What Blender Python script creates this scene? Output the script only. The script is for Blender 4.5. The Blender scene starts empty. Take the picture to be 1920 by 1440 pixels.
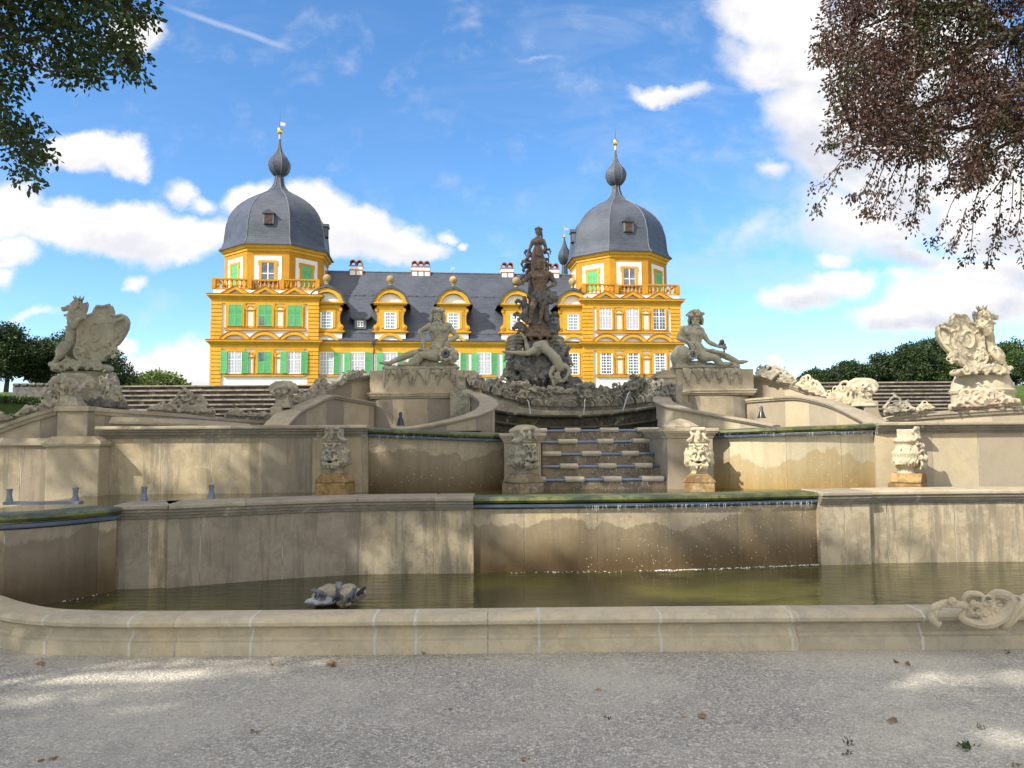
import bpy, bmesh, math, random
from mathutils import Vector, Matrix, noise, Quaternion
random.seed(7)
SC = bpy.context.scene
COL = SC.collection
R = math.radians
PI = math.pi
# ------------------------------------------------------------------ camera
F = 1442.0; EYE = 1.6
PITCH = math.atan(97 / F); ROLL = R(0.4)
cam_d = bpy.data.cameras.new('camera'); cam = bpy.data.objects.new('camera', cam_d); COL.objects.link(cam)
cam_d.sensor_width = 36; cam_d.lens = F / 1920 * 36; cam_d.clip_end = 3000; cam_d.clip_start = 0.05
CM = Matrix.Rotation(PI / 2 + PITCH, 4, 'X') @ Matrix.Rotation(-ROLL, 4, 'Z')
cam.matrix_world = Matrix.Translation((0, 0, EYE)) @ CM
SC.camera = cam
C3 = CM.to_3x3()
def ray(px, py):
    return C3 @ Vector(((px - 960) / F, (720 - py) / F, -1))
def W(px, py, Y):                      # the place at world depth Y seen at that pixel of the photograph
    d = ray(px, py); return Vector((0, 0, EYE)) + d * (Y / d.y)
def G(px, py, z):
    d = ray(px, py); return Vector((0, 0, EYE)) + d * ((z - EYE) / d.z)
def WX(px, Y, py=800): return W(px, py, Y).x
def WZ(px, py, Y): return W(px, py, Y).z
# ------------------------------------------------------------------ object helpers
def link(name, me, mat=None, parent=None):
    o = bpy.data.objects.new(name, me); COL.objects.link(o)
    if parent is not None: o.parent = parent
    if mat is not None and me is not None:
        if not me.materials: me.materials.append(mat)
    return o
def tag(o, label=None, cat=None, group=None, kind=None):
    if label: o['label'] = label
    if cat: o['category'] = cat
    if group: o['group'] = group
    if kind: o['kind'] = kind
    return o
def thing(name, label, cat, loc=(0, 0, 0), rz=0, group=None):
    o = bpy.data.objects.new(name, None); COL.objects.link(o)
    o.location = loc; o.rotation_euler = (0, 0, rz); o.empty_display_size = .2
    return tag(o, label, cat, group)
def copy_tree(o, parent=None, sub=None):
    c = o.copy(); COL.objects.link(c)
    if parent is not None: c.parent = parent
    for ch in list(o.children): copy_tree(ch, c)
    return c
class MB:
    def __init__(s): s.v = []; s.f = []; s.uv = {}; s.m = []; s.mi = 0
    def vert(s, p): s.v.append(tuple(p)); return len(s.v) - 1
    def face(s, idx, uv=None):
        s.f.append(tuple(idx)); s.m.append(s.mi)
        if uv: s.uv[len(s.f) - 1] = uv
    def quad(s, a, b, c, d, uv=None):
        i = len(s.v); s.v += [tuple(a), tuple(b), tuple(c), tuple(d)]; s.face((i, i + 1, i + 2, i + 3), uv)
    def box(s, x0, x1, y0, y1, z0, z1, M=None):
        P = [Vector(p) for p in ((x0, y0, z0), (x1, y0, z0), (x1, y1, z0), (x0, y1, z0), (x0, y0, z1), (x1, y0, z1), (x1, y1, z1), (x0, y1, z1))]
        if M is not None: P = [M @ p for p in P]
        i = len(s.v); s.v += [tuple(p) for p in P]
        for f in ((0, 3, 2, 1), (4, 5, 6, 7), (0, 1, 5, 4), (1, 2, 6, 5), (2, 3, 7, 6), (3, 0, 4, 7)): s.face([i + k for k in f])
        return s
    def prism(s, pts, y0, y1, M=None):           # outline in x,z pushed along y
        n = len(pts); i = len(s.v)
        P = [Vector((x, y0, z)) for x, z in pts] + [Vector((x, y1, z)) for x, z in pts]
        if M is not None: P = [M @ p for p in P]
        s.v += [tuple(p) for p in P]
        s.face([i + k for k in range(n)]); s.face([i + n + k for k in reversed(range(n))])
        for k in range(n):
            j = (k + 1) % n; s.face((i + k, i + n + k, i + n + j, i + j))
        return s
    def ring_faces(s, a, b, n, closed=True, uv=None):
        for k in range(n if closed else n - 1):
            j = (k + 1) % n; s.face((a + k, a + j, b + j, b + k), uv(k) if uv else None)
    def tube(s, pts, rad, n=8, cap=True, flat=1.0):
        pts = [Vector(p) for p in pts]
        if not hasattr(rad, '__len__'): rad = [rad] * len(pts)
        prev = None; up = Vector((0, 0, 1)); u = None
        for k, p in enumerate(pts):
            t = (pts[min(k + 1, len(pts) - 1)] - pts[max(k - 1, 0)])
            if t.length < 1e-9: t = Vector((0, 0, 1))
            t.normalize()
            if u is None:
                u = t.cross(up)
                if u.length < .05: u = t.cross(Vector((0, 1, 0)))
            u = (u - t * u.dot(t)).normalized(); w = t.cross(u)
            i = len(s.v)
            for a in range(n):
                q = 2 * PI * a / n
                s.v.append(tuple(p + (u * math.cos(q) + w * math.sin(q) * flat) * rad[k]))
            if prev is not None: s.ring_faces(prev, i, n)
            elif cap: s.face([i + a for a in reversed(range(n))])
            prev = i
        if cap: s.face([prev + a for a in range(n)])
        return s
    def lathe(s, prof, c=(0, 0, 0), n=24, squash=1.0, rot=0, a0=0, a1=None):
        prev = None; cx, cy, cz = c; full = a1 is None
        if full: a1 = 2 * PI
        m = n if full else n + 1
        for r, z in prof:
            i = len(s.v)
            for a in range(m):
                q = a0 + (a1 - a0) * a / n + rot
                s.v.append((cx + r * math.cos(q), cy + r * math.sin(q) * squash, cz + z))
            if prev is not None: s.ring_faces(prev, i, m, full)
            elif full and r > 1e-4: s.face([i + a for a in reversed(range(m))])
            prev = i
        if full: s.face([prev + a for a in range(m)])
        return s
    def sweep(s, path, prof, closed_prof=True, z_rel=True, caps=True, tilt=None, usc=1.0, u0=0.0):
        """path: list of Vectors (plan + base height); prof: (offset towards the viewer's right-hand normal, height) pairs; u = arc length"""
        n = len(prof); prev = None; u = u0; L = []
        pl = [0.0]
        for k in range(1, n): pl.append(pl[-1] + math.hypot(prof[k][0] - prof[k - 1][0], prof[k][1] - prof[k - 1][1]))
        pl.append(pl[-1] + math.hypot(prof[0][0] - prof[-1][0], prof[0][1] - prof[-1][1]))
        for k, p in enumerate(path):
            p = Vector(p)
            a = Vector(path[max(k - 1, 0)]); b = Vector(path[min(k + 1, len(path) - 1)])
            t = Vector((b.x - a.x, b.y - a.y, 0)).normalized(); nn = Vector((t.y, -t.x, 0))
            if 0 < k < len(path) - 1:
                t1 = Vector((p.x - a.x, p.y - a.y, 0)).normalized(); c = max(.5, t1.dot(t)); nn = nn / c
            if k: u += (p - Vector(path[k - 1])).length
            i = len(s.v)
            for (o, h) in prof: s.v.append((p.x + nn.x * o, p.y + nn.y * o, p.z + h))
            L.append((i, u))
        for k in range(1, len(L)):
            a, ua = L[k - 1]; b, ub = L[k]
            for q in range(n if closed_prof else n - 1):
                j = (q + 1) % n
                s.face((a + q, b + q, b + j, a + j), [(ua, prof[q][1]), (ub, prof[q][1]), (ub, prof[j][1]), (ua, prof[j][1])])
        if caps and closed_prof:
            s.face([L[0][0] + q for q in range(n)]); s.face([L[-1][0] + q for q in reversed(range(n))])
        return s
    def mesh(s, name, mats=None, smooth=False, angle=None):
        me = bpy.data.meshes.new(name); me.from_pydata(s.v, [], s.f)
        if s.uv:
            ul = me.uv_layers.new(name='UVMap')
            for pi, p in enumerate(me.polygons):
                q = s.uv.get(pi)
                if q and len(q) == p.loop_total:
                    for k, li in enumerate(p.loop_indices): ul.data[li].uv = q[k]
        if mats:
            for m in mats: me.materials.append(m)
            for pi, p in enumerate(me.polygons): p.material_index = min(s.m[pi], len(mats) - 1)
        bm = bmesh.new(); bm.from_mesh(me); bmesh.ops.recalc_face_normals(bm, faces=bm.faces); bm.to_mesh(me); bm.free()
        if smooth:
            me.polygons.foreach_set('use_smooth', [True] * len(me.polygons))
            if angle: me.set_sharp_from_angle(angle=R(angle))
        me.update(); return me
    def build(s, name, mat=None, parent=None, smooth=False, angle=40, mats=None):
        me = s.mesh(name, mats or ([mat] if mat else None), smooth, angle if smooth else None)
        return link(name, me, None, parent)
def bevel(o, w=.01, seg=2):
    m = o.modifiers.new('bevel', 'BEVEL'); m.width = w; m.segments = seg; m.limit_method = 'ANGLE'; m.angle_limit = R(40); m.harden_normals = False
    return o
# ------------------------------------------------------------------ clay: blobs merged into one continuous carved mesh
class Clay:
    def __init__(s): s.b = MB()
    def ball(s, c, r, sq=None, M=None, n=12):
        rx, ry, rz = sq if sq else (1, 1, 1); c = Vector(c); i0 = len(s.b.v); m = n // 2
        rot = M.to_3x3() if M is not None else None
        def P(v):
            v = Vector((v[0] * r * rx, v[1] * r * ry, v[2] * r * rz))
            return tuple(c + (rot @ v if rot is not None else v))
        top = s.b.vert(P((0, 0, 1))); rings = []
        for a in range(1, m):
            th = PI * a / m; i = len(s.b.v)
            for k in range(n):
                q = 2 * PI * k / n; s.b.v.append(P((math.sin(th) * math.cos(q), math.sin(th) * math.sin(q), math.cos(th))))
            rings.append(i)
        bot = s.b.vert(P((0, 0, -1)))
        for k in range(n):
            j = (k + 1) % n; s.b.face((top, rings[0] + k, rings[0] + j)); s.b.face((bot, rings[-1] + j, rings[-1] + k))
        for a, b in zip(rings, rings[1:]): 
            for k in range(n): j = (k + 1) % n; s.b.face((a + k, b + k, b + j, a + j))
        return s
    def limb(s, pts, rad, n=10, flat=1.0):
        pts = [Vector(p) for p in pts]
        if not hasattr(rad, '__len__'): rad = [rad] * len(pts)
        s.b.tube(pts, rad, n, True, flat)
        for p, r in zip(pts, rad): s.ball(p, r * .985, n=8)
        return s
    def box(s, *a, **k): s.b.box(*a, **k); return s
    def bake(s, name, vox=.015, smooth=4, rough=0.0, rs=6.0, fine=0.0, seed=0, decim=None):
        me = s.b.mesh(name); o = bpy.data.objects.new(name, me); COL.objects.link(o)
        m = o.modifiers.new('r', 'REMESH'); m.mode = 'VOXEL'; m.voxel_size = vox; m.adaptivity = 0
        if smooth:
            k = o.modifiers.new('s', 'SMOOTH'); k.factor = .5; k.iterations = smooth
        dg = bpy.context.evaluated_depsgraph_get()
        out = bpy.data.meshes.new_from_object(o.evaluated_get(dg)); out.name = name
        bpy.data.objects.remove(o); bpy.data.meshes.remove(me)
        if rough or fine:
            off = Vector((seed * 3.7, seed * 1.3, seed * .7)); ns = [v.normal.copy() for v in out.vertices]
            for v, nn in zip(out.vertices, ns):
                d = 0
                if rough: d += rough * noise.fractal(v.co * rs + off, 1.0, 2.0, 3)
                if fine: d += fine * noise.noise(v.co * rs * 5 + off)
                v.co = v.co + nn * d
        out.polygons.foreach_set('use_smooth', [True] * len(out.polygons)); out.update()
        return out
def spiral(c, r0, turns, dirx=1, dz=1, tail=None, y=0.0, n=22, ry=0.0):
    """points of a volute in the x-z plane, from the outer end inwards"""
    out = []
    for k in range(n + 1):
        t = k / n; a = t * turns * 2 * PI; r = r0 * (1 - .86 * t)
        out.append(Vector((c[0] + dirx * r * math.cos(a), c[1] + y - ry * t, c[2] + dz * r * math.sin(a))))
    return out
# ------------------------------------------------------------------ materials
class NT:
    def __init__(s, tree): s.t = tree; s.n = tree.nodes; s.l = tree.links
    def __call__(s, typ, ins=None, out=0, **props):
        nd = s.n.new('ShaderNode' + typ)
        for k, v in props.items(): setattr(nd, k, v)
        if ins:
            for k, v in ins.items():
                sock = nd.inputs[k]
                if isinstance(v, bpy.types.NodeSocket): s.l.new(v, sock)
                else: sock.default_value = v
        return nd.outputs[out] if out is not None else nd
    def math(s, op, a, b=0.0, c=None, clamp=False):
        i = {0: a, 1: b}
        if c is not None: i[2] = c
        return s('Math', i, operation=op, use_clamp=clamp)
    def mix(s, f, a, b, mode='MIX'):
        nd = s.n.new('ShaderNodeMix'); nd.data_type = 'RGBA'; nd.blend_type = mode
        for k, v in ((0, f), (6, a), (7, b)):
            if isinstance(v, bpy.types.NodeSocket): s.l.new(v, nd.inputs[k])
            else: nd.inputs[k].default_value = (v if k == 0 else (tuple(v) + (1,) if len(v) == 3 else v))
        return nd.outputs[2]
    def ramp(s, f, lo, hi, a=0.0, b=1.0):
        nd = s.n.new('ShaderNodeMapRange'); nd.interpolation_type = 'SMOOTHSTEP'
        for k, v in ((0, f), (1, lo), (2, hi), (3, a), (4, b)):
            if isinstance(v, bpy.types.NodeSocket): s.l.new(v, nd.inputs[k])
            else: nd.inputs[k].default_value = v
        return nd.outputs[0]
    def noise(s, vec, scale, detail=4, rough=.55, dist=0.0, out=0):
        return s('TexNoise', {'Vector': vec, 'Scale': scale, 'Detail': detail, 'Roughness': rough, 'Distortion': dist}, out=out)
def newmat(name):
    m = bpy.data.materials.new(name); m.use_nodes = True; m.node_tree.nodes.clear(); return m, NT(m.node_tree)
def finish(m, N, color, rough=.85, bump=None, bstr=.3, bdist=.01, spec=.3, metal=0.0, extra=None):
    ins = {'Base Color': color if isinstance(color, bpy.types.NodeSocket) else tuple(color) + (1,), 'Roughness': rough, 'Specular IOR Level': spec, 'Metallic': metal}
    if extra: ins.update(extra)
    if bump is not None:
        ins['Normal'] = N('Bump', {'Height': bump, 'Strength': bstr, 'Distance': bdist})
    sh = N('BsdfPrincipled', ins)
    N('OutputMaterial', {'Surface': sh}, out=None); return m
def geo_pos(N): return N('TexCoord', out=3)       # object coordinates
def stone(name, base=(.36, .31, .23), dark=(.19, .165, .125), warm=(.45, .36, .23), scale=1.0, dirt=.5, bstr=.5, panel=None, wet=None, pit=.5, joint=(.20, .18, .15), mossy=0.0, shift=0.0, streak=0.0, tint=.42):
    m, N = newmat(name); co = geo_pos(N); oi = N('ObjectInfo', out=5)
    v = N('VectorMath', {0: co, 1: N('CombineXYZ', {0: N.math('MULTIPLY', oi, 37.0), 1: shift, 2: 0.0})}, operation='ADD')
    big = N.noise(v, 1.3 * scale, 7, .72, .5); mid = N.noise(v, 3.6 * scale, 10, .72, .4); fine = N.noise(v, 42 * scale, 5, .7)
    grain = N.noise(v, 220 * scale, 2, .5)
    c = N.mix(N.ramp(big, .35, .68), base, warm)
    c = N.mix(N.math('MULTIPLY', N.ramp(mid, .47, .57), dirt), c, dark); c = N.mix(N.math('MULTIPLY', N.ramp(N.noise(v, 1.7 * scale, 10, .74, .6), .50, .57), dirt * .6), c, tuple(x * .8 for x in dark))
    c = N.mix(N.math('MULTIPLY', N.ramp(fine, .5, .75), .35 * dirt + .1), c, tuple(x * .6 for x in dark))
    c = N.mix(N.ramp(N.noise(v, 2.2 * scale, 9, .8, 1.4), .54, .66, 0, .5), c, (.55, .51, .43))
    h = N.math('ADD', N.math('MULTIPLY', fine, .6), N.math('MULTIPLY', grain, .25)); rough = .88
    if panel or wet or streak:
        uvn = N('UVMap', out=0); sx = N('SeparateXYZ', {0: uvn}, out=None)
    if panel:
        q = N.math('DIVIDE', N.math('ADD', sx.outputs[0], 50.0), panel)
        wv = N.math('MULTIPLY', N.math('SUBTRACT', N('TexWhiteNoise', {'Vector': N('CombineXYZ', {0: N.math('FLOOR', q), 1: 3.1, 2: 0.0})}, out=0, noise_dimensions='3D'), .5), 1.0)
        q = N.math('ADD', q, 0.0); idx = N.math('FLOOR', q)
        wn = N('TexWhiteNoise', {'Vector': N('CombineXYZ', {0: idx, 1: shift, 2: 7.0})}, out=None, noise_dimensions='3D')
        c = N.mix(tint, c, N.mix(wn.outputs[0], (.21, .19, .155), (.56, .45, .28)))
        c = N.mix(N.ramp(wn.outputs[0], .30, .22, 0, tint * 1.1), c, (.27, .225, .18))
        fr = N.math('FRACT', q); e = N.math('MINIMUM', fr, N.math('SUBTRACT', 1.0, fr))
        jm = N.ramp(e, .002 / panel, .008 / panel, 1, 0)
        jn = N.ramp(mid, .4, .6)
        c = N.mix(N.math('MULTIPLY', jm, .8), c, N.mix(jn, joint, (.5, .46, .38)))
        h = N.math('SUBTRACT', h, N.math('MULTIPLY', jm, .8))
    if streak:
        sv = N('CombineXYZ', {0: N.math('MULTIPLY', sx.outputs[0], 5.0), 1: N.math('MULTIPLY', sx.outputs[1], .55), 2: shift})
        sn = N.noise(sv, 1.6, 6, .7)
        c = N.mix(N.math('MULTIPLY', N.ramp(sn, .49, .60), streak), c, (.17, .15, .115))
        c = N.mix(N.math('MULTIPLY', N.ramp(N.noise(sv, 3.1, 5, .7), .58, .70), streak * .6), c, (.46, .44, .40))
    if wet:
        # wet = (brown colour, level where the wet stain ends, amplitude of its uneven edge)
        wc, lvl, amp = wet
        nv = N('CombineXYZ', {0: N.math('MULTIPLY', sx.outputs[0], 1.0), 1: N.math('MULTIPLY', sx.outputs[1], .25), 2: shift})
        en = N.noise(nv, 1.35, 8, .62); wm = N.math('SUBTRACT', N.math('ADD', lvl - amp * .5, N.math('MULTIPLY', en, amp)), sx.outputs[1])
        k = N.ramp(wm, -.012, .018)
        wcol = N.mix(N.ramp(big, .3, .7), wc, tuple(x * .62 for x in wc))
        st = N.noise(N('CombineXYZ', {0: N.math('MULTIPLY', sx.outputs[0], 9.0), 1: N.math('MULTIPLY', sx.outputs[1], .5), 2: 1.0}), 2.0, 5, .6)
        wcol = N.mix(N.ramp(st, .45, .7, 0, .45), wcol, tuple(x * .5 for x in wc))
        wcol = N.mix(N.ramp(N.math('SUBTRACT', wm, N.math('MULTIPLY', en, .5)), -.2, .25, .5, 0), wcol, c)
        c = N.mix(N.math('MULTIPLY', k, .93), c, wcol); rough = N.ramp(k, 0, 1, .88, .42)
    if mossy:
        mm = N.ramp(N.noise(v, 3.3, 6, .7), .5, .62)
        c = N.mix(N.math('MULTIPLY', mm, mossy), c, (.10, .12, .03))
    return finish(m, N, c, rough, h, bstr, .012 , .25)
M = {}
WETC = (.112, .070, .028)
M['wall_low'] = stone('sandstone_panels_low', base=(.36, .325, .265), panel=.80, dirt=.85, streak=.6, shift=1, warm=(.46, .38, .25))
M['wall_low_wet'] = stone('sandstone_panels_low_wet', panel=.80, dirt=.5, wet=(WETC, .66, .80), streak=.3, shift=4)
M['wall_mid'] = stone('sandstone_panels_mid', base=(.30, .275, .22), panel=.66, dirt=.7, streak=.55, shift=9, warm=(.42, .34, .22))
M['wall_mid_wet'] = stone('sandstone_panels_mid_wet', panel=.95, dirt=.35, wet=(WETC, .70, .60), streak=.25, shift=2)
M['wall_mid_wet_gold'] = stone('sandstone_golden_wet', base=(.60, .53, .38), warm=(.62, .54, .36), dark=(.4, .34, .22), panel=.75, dirt=.2, wet=((.44, .28, .08), .62, .95), streak=.15, shift=6)  # wet bay on the sunny side; sunlight is put into its brighter colours
M['wall_sunlit'] = stone('sandstone_sunlit', base=(.56, .48, .35), warm=(.62, .50, .31), dark=(.34, .29, .21), panel=.62, dirt=.25, shift=12)  # less dirt, and a base raised to put the sunlight into the colour
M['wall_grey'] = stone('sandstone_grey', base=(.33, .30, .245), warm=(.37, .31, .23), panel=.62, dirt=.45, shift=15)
M['coping'] = stone('sandstone_coping', base=(.37, .34, .28), warm=(.44, .38, .28), dirt=.55, panel=1.15, joint=(.12, .11, .1), shift=20)
M['cope_dirty'] = stone('sandstone_cornice', base=(.20, .185, .16), warm=(.27, .24, .19), dirt=.7, shift=22)
M['kerb'] = stone('sandstone_kerb', base=(.52, .46, .35), warm=(.60, .50, .33), dark=(.30, .27, .21), dirt=.32, scale=1.6, shift=25, panel=2.3, tint=.14)
M['mortar'] = stone('mortar', base=(.58, .56, .50), warm=(.62, .59, .52), dirt=.15)
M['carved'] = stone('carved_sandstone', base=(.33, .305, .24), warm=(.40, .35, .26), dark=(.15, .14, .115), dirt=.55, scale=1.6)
M['carved_light'] = stone('carved_sandstone_light', base=(.50, .435, .32), warm=(.56, .47, .32), dark=(.27, .235, .17), dirt=.3, scale=1.6)  # brighter copy of the carved stone, sunlight put into the colour
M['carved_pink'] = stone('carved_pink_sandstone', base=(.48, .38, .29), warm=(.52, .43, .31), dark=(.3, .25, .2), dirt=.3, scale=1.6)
M['carved_grey'] = stone('carved_grey_stone', base=(.29, .265, .22), warm=(.34, .30, .23), dark=(.14, .13, .115), dirt=.6, scale=2)
M['carved_dark'] = stone('weathered_dark_stone', base=(.14, .135, .13), warm=(.19, .175, .15), dark=(.07, .07, .075), dirt=.7, scale=2)
M['carved_brown'] = stone('brown_weathered_sandstone', base=(.18, .135, .10), warm=(.25, .155, .105), dark=(.09, .075, .062), dirt=.65, scale=2)
M['figure'] = stone('figure_stone', base=(.33, .315, .25), warm=(.40, .36, .26), dark=(.18, .17, .135), dirt=.35, scale=1.3)
M['steps_dark'] = stone('blackened_step_stone', base=(.09, .075, .065), warm=(.12, .10, .085), dark=(.035, .03, .03), dirt=.7)
M['tread'] = stone('step_tread_stone', base=(.28, .25, .21), warm=(.34, .30, .24), dark=(.11, .10, .09), dirt=.6)
M['nosing'] = stone('step_nosing_stone', base=(.46, .42, .35), warm=(.52, .46, .34), dirt=.25)
M['riser'] = stone('wet_riser', base=(.24, .20, .15), warm=(.33, .25, .15), dark=(.10, .085, .07), dirt=.6)
M['basin_dark'] = stone('wet_basin_stone', base=(.055, .05, .035), warm=(.09, .075, .045), dark=(.02, .02, .018), dirt=.6)
M['orange_wet'] = stone('orange_wet_stone', base=(.30, .185, .075), warm=(.40, .27, .12), dark=(.12, .07, .035), dirt=.5, scale=2)
M['rock'] = stone('pond_rock', base=(.38, .32, .24), warm=(.45, .37, .27), dark=(.17, .15, .12), dirt=.4, scale=3)

def glossy(name, col, rough, spec=.5, metal=0, bscale=0, bstr=.1):
    m, N = newmat(name); co = geo_pos(N)
    b = N.noise(co, bscale, 4, .6) if bscale else None
    n2 = N.noise(co, 3.0, 5, .6)
    c = N.mix(N.ramp(n2, .35, .65), col, tuple(x * .7 for x in col))
    return finish(m, N, c, rough, b, bstr, .01, spec, metal)
m, N = newmat('moss_lip'); co = geo_pos(N)
c = N.mix(N.ramp(N.noise(co, 2.2, 5, .6), .4, .6), (.055, .07, .018), (.13, .135, .035)); c = N.mix(N.ramp(N.noise(co, 9, 5, .7), .45, .65), c, (.03, .045, .015))
M['moss'] = finish(m, N, c, .38, N.noise(co, 60, 4, .6), .6, .01, .5)
M['sky_tinted_film'] = glossy('water_film_sky_tint', (.10, .145, .225), .16, 1.0, 0, 14, .12)  # blue of the reflected sky is put into the film's base colour
M['lead'] = glossy('lead_pipe', (.20, .235, .29), .5, .4, .3, 30, .2)
M['pipe_steel'] = glossy('steel_pipe', (.42, .46, .52), .35, .5, .7, 30, .1)
M['black_metal'] = glossy('black_metal', (.03, .035, .045), .3, .6, .3, 0)
M['hollow_shade'] = glossy('painted_hollow', (.012, .012, .014), .5)
M['slate_blue'] = glossy('bluestone', (.17, .18, .21), .6, .4, 0, 20, .3)
# water of the basin
m, N = newmat('pond_water'); co = geo_pos(N)
w1 = N.noise(N('VectorMath', {0: co, 1: (1.0, 2.6, 1.0)}, operation='MULTIPLY'), 3.0, 4, .55); w2 = N.noise(N('VectorMath', {0: co, 1: (1.0, 2.2, 1.0)}, operation='MULTIPLY'), 11.0, 3, .5)
hh = N.math('ADD', w1, N.math('MULTIPLY', w2, .30))
c = N.mix(N.ramp(N.noise(co, .6, 3, .5), .4, .62), (.042, .042, .017), (.09, .088, .022))
M['water'] = finish(m, N, c, .045, hh, .16, .06, .6, 0, {'IOR': 1.33})
# palace
def plaster(name, col, var=.12, rough=.8, sc=.6, spec=.2):
    m, N = newmat(name); co = geo_pos(N)
    n1 = N.noise(co, sc, 5, .6); n2 = N.noise(co, sc * 9, 4, .6)
    c = N.mix(N.ramp(n1, .35, .65), col, tuple(x * (1 - var * 1.4) for x in col)); c = N.mix(N.ramp(N.noise(N('VectorMath', {0: co, 1: (1.0, 1.0, .12)}, operation='MULTIPLY'), sc * 3.5, 6, .7), .48, .68, 0, .5), c, tuple(x * (1 - var * 2.2) for x in col)); c = N.mix(N.ramp(n2, .45, .75, 0, .5), c, tuple(x * (1 - var * 1.6) for x in col))
    return finish(m, N, c, rough, n2, .15, .02, spec)
M['yellow'] = plaster('ochre_plaster', (.66, .36, .042))
M['yellow2'] = plaster('ochre_trim', (.61, .31, .032))
M['yellow3'] = plaster('ochre_plaster_dark', (.52, .25, .028))
M['rust'] = plaster('red_brown_cap', (.36, .15, .06))
M['white'] = plaster('white_plaster', (.80, .79, .77), .06)
M['niche'] = plaster('pale_niche_plaster', (.66, .62, .56), .08)
M['winwhite'] = plaster('white_window_paint', (.85, .86, .88), .03, .5)
M['finial'] = plaster('sandstone_ball', (.52, .38, .18), .3)
M['brick'] = plaster('red_brick', (.42, .16, .09), .3, sc=3)
M['brownwood'] = plaster('brown_boards', (.10, .062, .052), .3, sc=3)
m, N = newmat('green_shutter'); co = geo_pos(N); sz = N('SeparateXYZ', {0: co}, out=2)
st = N.math('FRACT', N.math('MULTIPLY', sz, 4.5)); c = N.mix(N.ramp(st, .0, .35), (.08, .33, .14), (.15, .50, .22)); c = N.mix(N.ramp(N.noise(co, .8, 3, .5), .4, .6, 0, .4), c, (.22, .62, .30))
M['green'] = finish(m, N, c, .55, st, .6, .04, .3)
m, N = newmat('window_glass'); co = geo_pos(N)
c = N.mix(N.ramp(N.noise(co, .7, 4, .6), .4, .6), (.04, .05, .08), (.11, .13, .18))
M['glass'] = finish(m, N, c, .08, None, spec=.9)
M['sky_tinted_glass'] = glossy('pale_glass_sky_tint', (.22, .27, .38), .1, .8)  # pale blue base colour carries the sky's reflection
m, N = newmat('curtained_glass'); co = geo_pos(N); sx = N('SeparateXYZ', {0: co}, out=0)
c = N.mix(N.ramp(N.math('FRACT', N.math('MULTIPLY', sx, 3.1)), .2, .8), (.34, .34, .41), (.50, .50, .56)); c = N.mix(N.ramp(N.noise(co, 1.2, 3, .6), .5, .7, 0, .5), c, (.3, .3, .37))
M['curtain'] = finish(m, N, c, .25, None, spec=.6)
m, N = newmat('slate_roof'); co = geo_pos(N); uvn = N('UVMap', out=0); sp = N('SeparateXYZ', {0: uvn}, out=None)
br = N('TexBrick', {'Vector': uvn, 'Color1': (.042, .052, .077, 1), 'Color2': (.062, .074, .104, 1), 'Mortar': (.030, .036, .052, 1), 'Scale': 1.0, 'Mortar Size': .03, 'Mortar Smooth': .4, 'Brick Width': .8, 'Row Height': .30}, out=None)
c = br.outputs[0]; c = N.mix(N.ramp(N.noise(co, .35, 5, .6), .4, .65, 0, .5), c, (.078, .092, .125)); c = N.mix(N.ramp(N.noise(co, 2.6, 5, .7), .62, .74, 0, .3), c, (.18, .20, .25))
M['slate'] = finish(m, N, c, .5, br.outputs[1], .35, .05, .45)
m.node_tree.nodes  # keep
M['gold'] = glossy('gilded_copper', (.85, .56, .16), .25, .5, 1.0)
M['vane'] = plaster('pale_metal_flag', (.62, .55, .45), .2)
# gravel, earth, plants
m, N = newmat('gravel'); co = geo_pos(N)
wv = N('VectorMath', {0: co, 1: N('VectorMath', {0: N.noise(co, 30, 3, .6, out=1), 'Scale': .02}, operation='SCALE')}, operation='ADD')
vo = N('TexVoronoi', {'Vector': wv, 'Scale': 62.0, 'Randomness': 1.0}, out=None); vo2 = N('TexVoronoi', {'Vector': wv, 'Scale': 140.0}, out=None)
s1 = N('SeparateColor', {0: vo.outputs[1]}, out=0); s2 = N('SeparateColor', {0: vo2.outputs[1]}, out=0)
c = N.mix(N.ramp(s1, .1, .9), (.26, .245, .215), (.80, .75, .65)); c2 = N.mix(s2, (.24, .23, .20), (.76, .71, .61)); c = N.mix(N.ramp(N.noise(co, 9, 4, .6), .45, .6), c, c2)
c = N.mix(N.ramp(vo.outputs[0], .25, .55, 0, .6), c, (.30, .28, .25))
big = N.noise(co, .55, 5, .6); c = N.mix(N.ramp(big, .42, .62, 0, .55), c, (.62, .575, .48)); c = N.mix(N.ramp(N.noise(co, 2.1, 5, .65), .52, .66, 0, .35), c, (.30, .29, .275))
c = N.mix(N.ramp(N.noise(co, 1.3, 6, .7), .63, .72, 0, .3), c, (.15, .17, .10))
M['gravel'] = finish(m, N, c, .9, N.math('SUBTRACT', N.math('MULTIPLY', s1, .5), vo.outputs[0]), .9, .012, .2)
m, N = newmat('pebble'); oi = N('TexCoord', out=3)
M['pebble'] = finish(m, N, N.mix(N('TexWhiteNoise', {'Vector': N('VectorMath', {0: oi, 1: (.02, .02, .02)}, operation='SNAP')}, out=0), (.34, .33, .31), (.75, .73, .68)), .85)
m, N = newmat('grass_bank'); co = geo_pos(N)
c = N.mix(N.noise(co, 3, 6, .7), (.035, .07, .012), (.10, .15, .03)); M['grass'] = finish(m, N, c, .9, N.noise(co, 40, 4), .8, .05)
m, N = newmat('earth_floor'); co = geo_pos(N)
c = N.mix(N.noise(co, 1.1, 5, .6), (.30, .27, .21), (.38, .34, .27)); M['earth'] = finish(m, N, c, .9, N.noise(co, 30, 4), .5, .02)
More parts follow.
